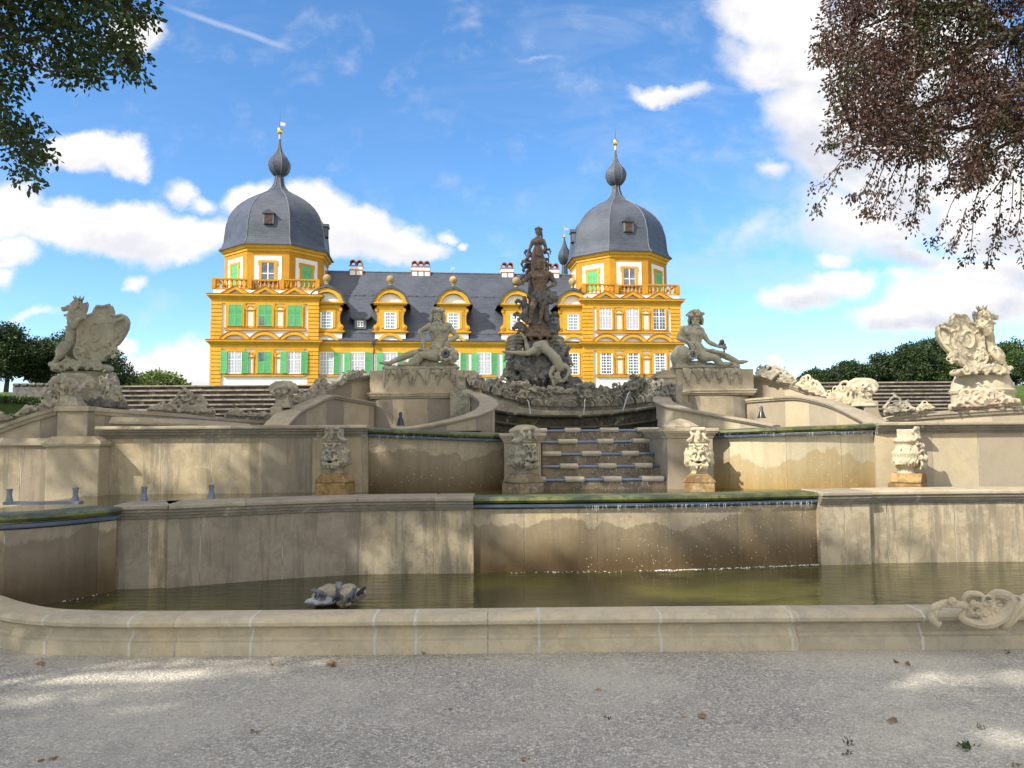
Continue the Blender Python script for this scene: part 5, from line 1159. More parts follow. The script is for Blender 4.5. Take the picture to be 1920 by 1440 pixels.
# --- lions holding cartouche shields
def lion(label, origin, mir, mat, w=1.0, pedw=None, relief=1):
    k = .00189 * w; q = lambda x, y, d=0.0: Vector(((x - 800) * k * mir, d, -(y - 800) * k))
    r = thing('lion_statue', label, 'statue', origin, 0, 'crowned lions holding carved shields')
    c = Clay(); rr = random.Random(9)
    c.limb([q(712, 340, .02), q(690, 400, .02), q(668, 500, .04), q(650, 590, .06)], [.145, .135, .118, .13], 14, .9)      # chest and body
    c.limb([q(722, 180, .02), q(718, 250, .02), q(705, 330, .02)], [.14, .17, .15], 14, .9)
    c.ball(q(722, 165, .0), .115, (1, .9, .95)); c.limb([q(695, 168, .0), q(642, 180, .0), q(596, 192, .0)], [.085, .064, .050], 10, .8)      # skull and muzzle
    c.limb([q(690, 232, .0), q(642, 246, .0), q(606, 252, .0)], [.045, .032, .024], 8, .8); c.ball(q(580, 180), .026); 
    for d in (-1, 1): c.limb([q(700, 135, .05 * d), q(675, 140, .045 * d)], .022, 7); c.ball(q(682, 155, .06 * d), .022); c.limb([q(742, 125, .07 * d), q(752, 100, .08 * d)], [.03, .012], 7)
    for kk in range(60):                                             # mane locks
        y = rr.uniform(120, 350); d = rr.choice((-1, 1)) * rr.uniform(.03, .14); x = rr.uniform(725, 805) if abs(d) < .12 else rr.uniform(722, 785)
        c.limb([q(x, y, d), q(x - 10, y + 25, d * 1.15), q(x + rr.uniform(-18, 14), y + 52, d * 1.1)], [.026, .03, .01], 7)
    for kk in range(6): c.limb([q(640 + kk * 8, 262, -.03 + .02 * kk), q(645 + kk * 8, 300, -.05 + .02 * kk)], [.028, .01], 7)
    for d in (-.07, .07):                                            # forelegs over the shield
        c.limb([q(720, 345, d * 1.4), q(745, 372, d - .07), q(790, 310, d - .12), q(850, 283, d - .12)], [.075, .06, .046, .042], 10)
        for t in range(4): c.limb([q(850, 283 + t * 9 - 12, d - .13), q(872, 290 + t * 10 - 12, d - .13)], [.016, .012], 6)
    for d in (-.10, .12):                                            # hind legs with knee and hock
        c.limb([q(655, 560, d), q(625, 620, d * 1.4), q(610, 665, d * 1.4)], [.11, .10, .07], 11); c.limb([q(610, 665, d * 1.4), q(585, 690, d * 1.4), q(580, 735, d * 1.3), q(570, 780, d * 1.3)], [.062, .05, .038, .036], 9); c.limb([q(575, 785, d * 1.3), q(545, 790, d * 1.3)], [.04, .034], 8)
    c.limb([q(665, 620, .12), q(640, 700, .1), q(585, 740, .02), q(548, 745, -.06), q(542, 715, -.1), q(575, 705, -.1)], [.04, .034, .032, .034, .036, .045], 8)   # tail
    link('lion', c.bake('lion', .010, 1, .002, 14, .001, 3), M[mat], r)
    c = Clay()
    for kk in range(7): a = 2 * PI * kk / 7; cc = q(738, 95) + Vector((math.cos(a) * .07, math.sin(a) * .06, .0)); c.limb([cc, cc + Vector((math.cos(a) * .03, math.sin(a) * .02, .06))], [.022, .008], 6)
    c.ball(q(738, 100), .07, (1.1, 1, .4)); link('crown', c.bake('crown', .0125, 0), M[mat], r)
    out = [(765, 370), (800, 300), (855, 262), (905, 248), (925, 200), (945, 172), (1000, 178), (1062, 160), (1085, 210), (1090, 258), (1130, 272), (1180, 258), (1225, 280), (1240, 330), (1232, 390), (1205, 450), (1175, 500), (1140, 545), (1110, 560), (1095, 610), (1085, 640), (1040, 650), (1010, 700), (960, 715), (880, 705), (810, 695), (770, 690), (740, 645), (735, 600), (762, 545), (768, 470)]
    c = Clay(); P = [(q(x, y).x, q(x, y).z) for x, y in out]; 
    # slightly domed plate with a rolled rim
    cen = q(960, 450); pts = [Vector((x, -.08, z)) for x, z in P]
    c.b.prism(P, -.08, .06)
    for a in range(len(pts)): b = pts[(a + 1) % len(pts)]; c.limb([pts[a] + Vector((0, -.01, 0)), b + Vector((0, -.01, 0))], .027, 7)
    c.ball(q(960, 440, -.04), 1, (.30 * w, .085, .40 * w)); c.ball(q(960, 460, .07), 1, (.32 * w, .12, .45 * w))
    for (x, y, a, b) in ((825, 440, 55, 95), (940, 430, 62, 90), (1070, 430, 62, 100)):       # raised ovals of the arms
        L = [q(x + a * math.cos(t * PI / 9), y + b * math.sin(t * PI / 9), -.138 + .045 * abs(x - 950) / 120) for t in range(19)]; c.limb(L, .017, 6)
    for kk in range(15):
        x = rr.choice((rr.uniform(740, 840), rr.uniform(1060, 1190), rr.uniform(760, 1160))); y = rr.uniform(560, 690); c.limb(spiral(q(x, y, -.09 - .04 * (1 - abs(x - 960) / 250)), rr.uniform(.03, .07), 1.1, rr.choice((-1, 1)), rr.choice((-1, 1)), n=10), .013, 6)
    c.limb([q(1225, 280, -.06), q(1190, 300, -.14), q(1150, 320, -.15), q(1130, 360, -.13)], [.03, .035, .03, .015], 8); c.limb([q(1205, 450, -.06), q(1150, 470, -.13), q(1105, 540, -.1)], [.03, .035, .03], 8)
    link('shield', c.bake('shield', .0105, 1, .002, 12, .001, 4), M[mat], r)
    c = Clay()
    for x in range(540, 1040, 40): c.ball(q(x, 775 - 22 * math.sin((x - 540) / 500 * PI), .05), 1, (.07, .22, .07))
    for kk in range(22): x = 545 + kk * 23; c.limb(spiral(q(x, 745 + rr.uniform(-30, 30), -.2), rr.uniform(.035, .07), 1.1, rr.choice((-1, 1)), rr.choice((-1, 1)), n=10), .018, 6)
    for kk in range(40): c.ball(q(rr.uniform(560, 1020), rr.uniform(690, 800), -.2), rr.uniform(.02, .04), n=8)
    link('rocaille_base', c.bake('rocaille_base', .0125, 1, .003, 12, .002, 5), M[mat], r)
    return r
Yl = 14.1
o0 = WP(800 / 5.143, 540 + 800 / 5.143, Yl)
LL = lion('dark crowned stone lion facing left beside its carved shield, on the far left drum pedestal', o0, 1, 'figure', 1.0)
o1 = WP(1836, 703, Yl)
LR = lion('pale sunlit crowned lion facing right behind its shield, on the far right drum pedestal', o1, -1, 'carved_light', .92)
def drum_ped(label, px0, px1, yt, yb, Y, mat, n=28):
    x0, x1 = WX(px0, Y, yb), WX(px1, Y, yb); z1 = WZ((px0 + px1) / 2, yt, Y); h = 1.5; cx = (x0 + x1) / 2; r = (x1 - x0) / 2
    R_ = thing('lion_pedestal', label, 'pedestal', (cx, Y + .2, z1 - h), 0, 'drum pedestals of the lions')
    b = MB(); b.lathe([(r * .93, -.2), (r * .93, h - .36), (r * .98, h - .33), (r * 1.0, h - .28), (r * .93, h - .25), (r * .90, h - .14), (r * .86, h - .1), (r * .82, h - .05), (r * .80, h), (0, h)], (0, 0, 0), n, squash=.8)
    return link('drum', b.mesh('drum', None, True, 30), M[mat], R_)
drum_ped('moulded grey drum pedestal under the left lion', 96, 214, 697, 765, 14.2, 'carved')
drum_ped('pale moulded drum pedestal under the right lion', 1796, 1915, 703, 765, 14.2, 'carved_light')
# ------------------------------------------------------------------ the palace
Lc = W(396.7, 640, 98.0); Rc = W(1275.5, 640, 104.6)
Ud = Vector((Rc.x - Lc.x, Rc.y - Lc.y, 0)); UW = Ud.length; Ud.normalize(); PA = math.atan2(Ud.y, Ud.x); Vd = Vector((-Ud.y, Ud.x, 0))
PB = Vector((Lc.x, Lc.y, 0))
def PUZ(px, py, v=0.0):
    d = ray(px, py); o = Vector((0, 0, EYE)); t = ((PB + Vd * v - o).dot(Vd)) / d.dot(Vd); p = o + d * t
    return (p - PB).dot(Ud), p.z
pal = thing('palace', 'yellow and white baroque palace with two slate domed corner towers, dormers and green shutters', 'palace', PB, PA)
def PO(name, b, mat, parent=None, **k): return b.build(name, M[mat], parent or pal, **k)
TW = PUZ(594.5, 640)[0]                        # tower width
TW2 = UW - PUZ(1094, 640)[0]
TW = (TW + TW2) / 2
GZ = 5.6
zl = dict(sill1=9.65, w1b=9.88, w1t=12.62, c1=13.55, c1t=14.12, arch=15.15, sill2=15.62, w2b=15.95, w2t=18.72, c2=19.45, c2t=20.05, ped=21.05, bb=20.75, bt=22.2)
cache = {}
def cached(key, fn):
    if key not in cache: cache[key] = fn()
    return cache[key]
def put(name, me, parent, loc=(0, 0, 0), rz=0, mat=None):
    o = bpy.data.objects.new(name, me); COL.objects.link(o); o.parent = parent; o.location = loc; o.rotation_euler = (0, 0, rz)
    if mat and not me.materials: me.materials.append(M[mat])
    return o
def window(parent, u, v, z0, w, h, style='cross', pane='curtain', rz=0):
    def mk():
        b = MB(); t = .09; W2 = w / 2
        b.box(-W2 - t, -W2, -.08, .0, -t, h + t); b.box(W2, W2 + t, -.08, .0, -t, h + t); b.box(-W2, W2, -.08, .0, h, h + t); b.box(-W2, W2, -.08, .0, -t, 0)
        b.box(-.055, .055, -.075, -.01, 0, h)
        zt = h * .62
        if style == 'cross': b.box(-W2, -.055, -.072, -.01, zt - .05, zt + .05); b.box(.055, W2, -.072, -.01, zt - .05, zt + .05)
        if style in ('cross',):
            for q in (-1, 1): b.box(q * W2 * .5 - .018, q * W2 * .5 + .018, -.06, -.012, 0, h)
            for k in range(1, 6):
                z = h * k / 6
                if abs(z - zt) > .15: b.box(-W2, W2, -.058, -.013, z - .018, z + .018)
        if style == 'small':
            n = max(3, round(h / .42))
            for k in range(1, n): z = h * k / n; b.box(-W2, W2, -.07, -.012, z - .05, z + .05)
            for q in (-1, 1): b.box(q * W2 * .5 - .02, q * W2 * .5 + .02, -.06, -.012, 0, h); b.box(q * W2 - (.16 if q > 0 else 0), q * W2 + (.16 if q < 0 else 0), -.068, -.012, 0, h)
        if style == 'plain': b.box(-W2, W2, -.072, -.01, h * .5 - .05, h * .5 + .05)
        return b.mesh('window')
    o = put('window', cached(('w', w, h, style), mk), parent, (u, v, z0), rz, 'winwhite')
    def mp_():
        b = MB(); b.box(-w / 2, w / 2, -.035, .0, 0, h); return b.mesh('pane')
    put('pane', cached(('p', w, h, pane), mp_), o, (0, 0, 0), 0, pane); return o
def shutter(parent, u, v, z0, w, h, rz=0, openpanel=False):
    def mk():
        b = MB(); b.box(-w / 2, w / 2, -.09, -.02, 0, h); t = .07
        b.box(-w / 2, -w / 2 + t, -.12, -.09, 0, h); b.box(w / 2 - t, w / 2, -.12, -.09, 0, h)
        for z in (0, h * .48, h - t): b.box(-w / 2 + t, w / 2 - t, -.119, -.09, z, z + t)
        n = int(h / .13)
        for k in range(n): z = .08 + (h - .16) * k / n; b.quad((-w / 2 + t, -.092, z), (w / 2 - t, -.092, z), (w / 2 - t, -.115, z + .05), (-w / 2 + t, -.115, z + .05))
        return b.mesh('shutter')
    return put('shutter', cached(('s', w, h), mk), parent, (u, v, z0), rz, 'green')
def archring(b, u, v, zb, W2, H, t, d, n=14):
    """segmental hood: outer half width W2, rise H, band thickness t, projecting d"""
    Rr = (W2 * W2 + H * H) / (2 * H); a = math.asin(min(1, W2 / Rr)) if H <= W2 else PI - math.asin(W2 / Rr)
    zc = zb + H - Rr; r2 = Rr - t; prev = None
    for k in range(n + 1):
        q = -a + 2 * a * k / n; i = len(b.v)
        for (r, y) in ((Rr, v - d), (Rr, v), (r2, v), (r2, v - d)): b.v.append((u + r * math.sin(q), y, zc + r * math.cos(q)))
        if prev is not None: b.ring_faces(prev, i, 4)
        else: b.face([i, i + 1, i + 2, i + 3])
        prev = i
    b.face([prev + 3, prev + 2, prev + 1, prev])
def lunette(b, u, v, zb, W2, H, n=14):
    Rr = (W2 * W2 + H * H) / (2 * H); a = math.asin(min(1, W2 / Rr)); zc = zb + H - Rr
    pts = [(u + Rr * math.sin(-a + 2 * a * k / n), zc + Rr * math.cos(-a + 2 * a * k / n)) for k in range(n + 1)]
    b.prism(pts, v - .03, v + .02)
def frame(b, u, v, z0, z1, w, t, d=.12, ears=True, bottom=False):
    W2 = w / 2
    b.box(u - W2 - t, u - W2, v - d, v + .01, z0, z1 + t); b.box(u + W2, u + W2 + t, v - d, v + .01, z0, z1 + t); b.box(u - W2, u + W2, v - d, v + .01, z1, z1 + t)
    if ears:
        for q in (-1, 1):
            x0 = u + q * (W2 + t); b.box(min(x0, x0 + q * .14), max(x0, x0 + q * .14), v - d * .9, v + .01, z1 - .35, z1 + t * .9)
def cornice(b, u0, u1, v0, z, steps, v1=None):
    for (e, a, c) in steps: b.box(u0 - e, u1 + e, v0 - e, (v1 if v1 is not None else v0 + .4) + (e if v1 is not None else 0), z + a, z + c)
def tower(u0, right):
    m = (lambda u: u0 + u) if not right else (lambda u: u0 + TW - u)
    fm = lambda a, b_: (min(m(a), m(b_)), max(m(a), m(b_)))
    uc = u0 + TW / 2; D = TW + .6
    b = MB(); b.box(u0 + .05, u0 + TW - .05, .05, D, GZ, zl['bb'] - .1); body = PO('tower_wall', b, 'white')
    # corner piers of banded stone
    for a in (0, TW - 1.15):
        b = MB(); x0 = u0 + a; z = GZ; k = 0
        while z < zl['c2'] - .05:
            hh = .50
            if not (zl['c1'] - .1 < z + .2 < zl['c1t']): b.box(x0 - .16, x0 + 1.26, -.16, 1.25, z + .10, min(z + hh, zl['c2']) - .0)
            z += hh
        b.box(x0 - .045, x0 + 1.15, -.045, 1.2, GZ, zl['c2']); PO('corner_pier', b, 'yellow')
    # cornices
    for z0, z1 in ((zl['c1'], zl['c1t']), (zl['c2'], zl['c2t'])):
        h = z1 - z0; b = MB(); cornice(b, u0, u0 + TW, 0, z0, [(.14, -.55, 0), (.28, 0, h * .28), (.42, h * .28, h * .6), (.62, h * .6, h)], D); PO('cornice', b, 'yellow')
        b = MB(); b.box(u0 - .68, u0 + TW + .68, -.68, D + .66, z1 + .002, z1 + .06); PO('cornice_cap', b, 'rust')
    wc = [u0 + (TW / 2) + q * TW * .2785 for q in (-1, 0, 1)]
    fw = 2.35
    for fl, (zs, zb, zt) in enumerate(((zl['sill1'], zl['w1b'], zl['w1t']), (zl['sill2'], zl['w2b'], zl['w2t']))):
        b = MB(); b.box(u0 + 1.55, u0 + TW - 1.55, -.22, .02, zs - .22, zs + .04); PO('sill_band', b, 'yellow2')
        b = MB(); b.box(u0 + 1.5, u0 + TW - 1.5, -.26, .0, zs + .042, zs + .09); PO('sill_cap', b, 'rust')
        for k, c_ in enumerate(wc):
            b = MB(); b.box(c_ - 1.25, c_ + 1.25, -.10, .02, zs + .1, zt + .78); frame(b, c_, -.10, zb - .08, zt, 1.72, .24); PO('window_surround', b, 'yellow2')
            if fl == 0 and not right: st = 'cross' if k != 1 else None
            elif fl == 1 and not right: st = None
            elif fl == 0: st = 'small'
            else: st = 'cross'
            if st:
                window(pal, c_, -.12, zb, 1.62, zt - zb, st, 'curtain' if st == 'cross' and not (right and k == 2) else 'glass')
                if not right:
                    for q in (-1, 1): shutter(pal, c_ + q * (1.62 / 2 + .50), -.24, zb - .05, .80, zt - zb + .1, q * R(6))
            else:
                for q in (-1, 1): shutter(pal, c_ + q * .43, -.12, zb, .82, zt - zb)
                if k == 1: b = MB(); b.box(c_ - .75, c_ - .12, -.245, -.215, (zt - 1.2 if fl == 0 else zb + .1), (zt - .12 if fl == 0 else zb + 1.2)); PO('dark_opening', b, 'glass')
        for c_ in ((wc[0] + wc[1]) / 2, (wc[1] + wc[2]) / 2):       # niches between the windows
            b = MB(); b.box(c_ - .66, c_ + .66, -.09, .02, zs + .1, zt + .05); frame(b, c_, -.09, zb - .1, zt - .28, .78, .16, .1); b.box(c_ - .55, c_ + .55, -.26, -.09, zt - .74, zt - .62); PO('niche_frame', b, 'yellow2')
            b = MB(); b.box(c_ - .38, c_ + .38, -.115, -.09, zb, zt - .80); lunette(b, c_, -.11, zt - .62, .36, .30, 8); PO('niche', b, 'niche')
        for c_ in wc:
            zc = (zl['c1t'] if fl == 0 else zl['c2t']) + .0
            if fl == 0:
                b = MB(); archring(b, c_, -.0, zc - .02, 1.95, 1.12, .42, .42); PO('arched_hood', b, 'yellow'); b = MB(); archring(b, c_, -.003, zc + .05, 1.99, 1.14, .07, .48); PO('hood_cap', b, 'rust')
            else:
                b = MB()
                for q in (-1, 1):
                    P = [(c_ + q * 1.95, zc), (c_, zc + 1.05), (c_, zc + .58), (c_ + q * 1.0, zc)]; b.prism(P, -.5, 0)
                PO('pediment', b, 'yellow2'); b = MB()
                for q in (-1, 1): b.prism([(c_ + q * 2.02, zc + .02), (c_, zc + 1.12), (c_, zc + 1.045), (c_ + q * 1.92, zc + .0)], -.56, 0)
                PO('pediment_cap', b, 'rust')
    # balustrade on the block roof
    bl = MB(); z0, z1 = zl['bb'], zl['bt']
    segs = [((u0 + .1, .25), (u0 + TW * .345, .25)), ((u0 + TW * .36, .75), (u0 + TW * .64, .75)), ((u0 + TW * .655, .25), (u0 + TW - .1, .25)), ((u0 + .3, .4), (u0 + .3, D - .4)), ((u0 + TW - .3, .4), (u0 + TW - .3, D - .4))]
    for (a, b_) in segs:
        x0, x1, y0, y1 = min(a[0], b_[0]), max(a[0], b_[0]), min(a[1], b_[1]), max(a[1], b_[1])
        bl.box(x0 - .18, x1 + .18, y0 - .18, y1 + .18, z0 - .12, z0 + .12); bl.box(x0 - .2, x1 + .2, y0 - .2, y1 + .2, z1 - .2, z1)
        for e in (a, b_): bl.box(e[0] - .24, e[0] + .24, e[1] - .24, e[1] + .24, z0 + .12, z1 - .2)
    bo = PO('balustrade', bl, 'yellow3')
    def mkb():
        q = MB(); q.lathe([(.17, 0), (.17, .08), (.08, .12), (.15, .24), (.20, .38), (.16, .52), (.08, .68), (.13, .82), (.08, .90), (.16, .98), (.16, 1.14)], (0, 0, 0), 8); return q.mesh('baluster', None, True, 50)
    bm_ = cached('bal', mkb)
    for (a, b_) in segs[:3]:
        n = int((b_[0] - a[0] - .5) / .52)
        for k in range(n): put('baluster', bm_, bo, (a[0] + .25 + (b_[0] - a[0] - .5) * (k + .5) / n, a[1], z0 + .12), 0, 'yellow3')
    bst = MB(); bst.box(u0 + .08, u0 + TW - .08, -.02, D, zl['c2t'] + .06, zl['bb'] - .12); PO('parapet_band', bst, 'white')
    # octagonal belvedere
    ap = 6.55; cv = 7.75; R8 = ap / math.cos(PI / 8); ze = 26.6
    b = MB(); b.lathe([(R8, 0), (R8, ze - 20.2 + .4)], (uc, cv, 20.2), 8, rot=PI / 8); PO('octagon_wall', b, 'yellow3')
    for f in range(8):
        if f in (1, 2, 3): continue                 # faces turned to the back stay plain
        an = f * PI / 4; nrm = Vector((math.cos(an), math.sin(an), 0)); ry = an + PI / 2; pos = Vector((uc, cv, 0)) + nrm * ap
        fr = MB(); fr.box(-1.75, 1.75, -.05, .02, 20.6, 25.45); o = link('white_panel', fr.mesh('white_panel'), M['white'], pal); o.location = pos; o.rotation_euler = (0, 0, ry)
        fr = MB(); frame(fr, 0, -.05, 21.6, 24.55, 1.62, .30, .14); o = link('window_surround', fr.mesh('window_surround'), M['yellow2'], pal); o.location = pos; o.rotation_euler = (0, 0, ry)
        if f == 6: p2 = pos + nrm * .05; window(pal, p2.x, p2.y, 21.7, 1.58, 2.8, 'plain', 'glass', ry)
        else:
            for q in (-1, 1): p2 = pos + nrm * .05 + Vector((math.cos(ry), math.sin(ry), 0)) * q * .4; shutter(pal, p2.x, p2.y, 21.7, .79, 2.8, ry)
    b = MB(); b.lathe([(R8 + .05, -.55), (R8 + .12, -.5), (R8 + .14, -.2), (R8 + .38, -.1), (R8 + .48, .1), (R8 + .62, .18), (R8 + .62, .25), (0, .3)], (uc, cv, ze), 8, rot=PI / 8); PO('octagon_cornice', b, 'yellow')
    # dome
    prof = [(7.85, .22), (7.88, .32), (7.45, .75), (7.22, 1.4), (7.14, 2.3), (7.0, 3.6), (6.6, 5.1), (6.2, 5.85), (5.65, 6.6), (4.95, 7.3), (4.05, 8.0), (2.9, 8.7), (2.15, 9.1), (1.5, 9.5), (.98, 10.1), (.70, 10.7), (.58, 11.3), (.55, 11.8)]
    ball = [(.6, 11.8), (1.05, 12.1), (1.38, 12.6), (1.54, 13.25), (1.50, 13.8), (1.25, 14.3), (.80, 14.8), (.45, 15.3), (.24, 15.9), (.15, 16.5), (.11, 17.2)]
    def slate(name, prof, c0, rot=PI / 8):
        b = MB(); prev = None; L = 0
        for k, (r, z) in enumerate(prof):
            if k: L += math.hypot(r - prof[k - 1][0], z - prof[k - 1][1])
            row = []
            for f in range(8):
                w_ = r * math.sin(PI / 8)
                for q in (0, 1):
                    a = (f + q) * PI / 4 + rot; b.v.append((c0[0] + r * math.cos(a), c0[1] + r * math.sin(a), c0[2] + z)); row.append((len(b.v) - 1, (w_ * (2 * q - 1) + f * 3.3, L)))
            if prev:
                for f in range(8):
                    A, B = row[2 * f], row[2 * f + 1]; C_, D_ = prev[2 * f + 1], prev[2 * f]; b.face((D_[0], C_[0], B[0], A[0]), [D_[1], C_[1], B[1], A[1]])
            prev = row
        me = b.mesh(name, [M['slate']], True, 60); return link(name, me, None, pal)
    dome = slate('dome', prof, (uc, cv, ze)); slate('onion', ball, (uc, cv, ze))
    b = MB()
    for f in range(8):
        a = f * PI / 4 + PI / 8; b.tube([(uc + (r + .02) * math.cos(a), cv + (r + .02) * math.sin(a), ze + z) for r, z in prof], .055, 5)
        b.tube([(uc + (r + .015) * math.cos(a), cv + (r + .015) * math.sin(a), ze + z) for r, z in ball], .035, 4)
    PO('ridge_caps', b, 'slate_blue', smooth=True)
    b = MB(); b.box(uc - 9, uc - 8.9, cv, cv + .1, 6, 6.1) if 0 else None
    for f in (0, 4, 6):                             # small boarded hatches
        an = f * PI / 4; nrm = Vector((math.cos(an), math.sin(an), 0)); Mh = Matrix.Translation(Vector((uc, cv, ze + 3.1)) + nrm * 6.95 * math.cos(PI / 8)) @ Matrix.Rotation(an + PI / 2, 4, 'Z')
        b = MB(); b.box(-.52, .52, -.42, 1.3, 0, 1.45, Mh); h1 = PO('dome_hatch', b, 'brownwood')
        b = MB(); b.prism([(-.85, 1.42), (0, 2.02), (.85, 1.42), (.7, 1.36), (-.7, 1.36)], -.55, 1.6, Mh); b.build('hatch_roof', M['slate'], h1)
        b = MB(); b.box(-.66, -.52, -.4, 1.2, 0, 1.36, Mh); b.build('hatch_cheek', M['slate_blue'], h1); b = MB(); b.box(.52, .66, -.4, 1.2, 0, 1.36, Mh); b.build('hatch_cheek', M['slate_blue'], h1)
    zt = ze + 17.2
    b = MB(); b.lathe([(.15, 0), (.15, .75), (.1, .8)], (uc, cv, zt - .05), 10); PO('finial_rod', b, 'vane', smooth=True)
    b = MB(); b.lathe([(.05, 0), (.32, .08), (.40, .3), (.40, .55), (.32, .78), (.05, .85)], (uc, cv, zt + .7), 16); PO('gilt_ball', b, 'gold', smooth=True)
    b = MB(); b.tube([(uc, cv, zt + 1.5), (uc, cv, zt + 2.7)], .03, 5); b.tube([(uc, cv, zt + 2.7), (uc, cv, zt + 3.4)], .015, 4); PO('vane_spike', b, 'black_metal')
    if not right: b = MB(); b.prism([(uc + .05, zt + 1.95), (uc + .7, zt + 1.85), (uc + .8, zt + 2.05), (uc + .7, zt + 2.15), (uc + .88, zt + 2.3), (uc + .05, zt + 2.5)], cv - .02, cv + .02); PO('vane_flag', b, 'vane')
tower(0, False); tower(UW - TW, True)
# --- wing
v0 = .75; U0, U1 = TW, UW - TW
b = MB(); b.box(U0 - .1, U1 + .1, v0, 15.5, GZ, 14.0); PO('wing_wall', b, 'white')
b = MB(); cornice(b, U0, U1, v0, zl['c1'], [(.1, -.95, 0), (.2, 0, .2), (.36, .2, .38), (.5, .38, .55)]); PO('cornice', b, 'yellow')
b = MB(); b.box(U0, U1, v0 - .58, v0 + .1, zl['c1'] + .552, zl['c1'] + .66); PO('gutter', b, 'brownwood')
wpx = [612.5, 671, 732, 791, 850, 908, 966, 1020, 1073.5]
wu = [PUZ(p, 680, v0)[0] for p in wpx]
for k, u in enumerate(wu):
    b = MB(); b.box(u - 1.3, u + 1.3, v0 - .08, v0 + .01, 9.75, zl['c1']); frame(b, u, v0 - .08, 9.8, 12.62, 1.66, .16, .08, False); b.prism([(u - 1.3, 12.9), (u - 1.62, 13.25), (u - 1.62, 13.56), (u + 1.62, 13.56), (u + 1.62, 13.25), (u + 1.3, 12.9)], v0 - .095, v0); PO('window_surround', b, 'yellow')
    b = MB(); b.box(u - 1.5, u + 1.5, v0 - .25, v0, 9.45, 9.7); PO('sill', b, 'yellow2')
    window(pal, u, v0 - .10, 9.88, 1.62, 2.74, 'small' if k == 8 else 'cross', 'glass' if k == 8 else 'curtain')
    if k < 8:
        for q in (-1, 1): shutter(pal, u + q * 1.34, v0 - .16, 9.83, .80, 2.84, q * R(8))
# roof
RV, RZ = 8.2, 25.0; ev, ez = v0 - .35, zl['c1'] + .66
b = MB(); sl = math.hypot(RV - ev, RZ - ez)
rp = [(ev, ez, 0), (ev + 1.0, ez + .95, 1.38), (RV, RZ, sl)]
for (a, c_) in zip(rp, rp[1:]): b.quad((U0 - .6, a[0], a[1]), (U1 + .6, a[0], a[1]), (U1 + .6, c_[0], c_[1]), (U0 - .6, c_[0], c_[1]), [(0, a[2]), (U1 - U0, a[2]), (U1 - U0, c_[2]), (0, c_[2])])
b.quad((U0 - .6, RV, RZ), (U1 + .6, RV, RZ), (U1 + .6, 15.9, ez), (U0 - .6, 15.9, ez), [(0, 0), (U1 - U0, 0), (U1 - U0, sl), (0, sl)])
roof = PO('roof', b, 'slate')
def roof_v(z): return ev + 1.0 + (z - ez - .95) * (RV - ev - 1.0) / (RZ - ez - .95)
b = MB(); b.tube([(U0 - .5, RV, RZ + .03), (U1 + .5, RV, RZ + .03)], .12, 6); b.build('ridge_cap', M['slate_blue'], roof)
for zz in (21.1, 15.35):
    b = MB(); vv = roof_v(zz) - .12
    b.box(U0, U1, vv - .02, vv + .02, zz + .1, zz + .14); 
    n = int((U1 - U0) / 1.2)
    for k in range(n): x = U0 + (k + .5) * 1.2; b.box(x - .02, x + .02, vv - .02, vv + .3, zz - .05, zz + .22)
    b.build('snow_guard', M['slate_blue'], roof)
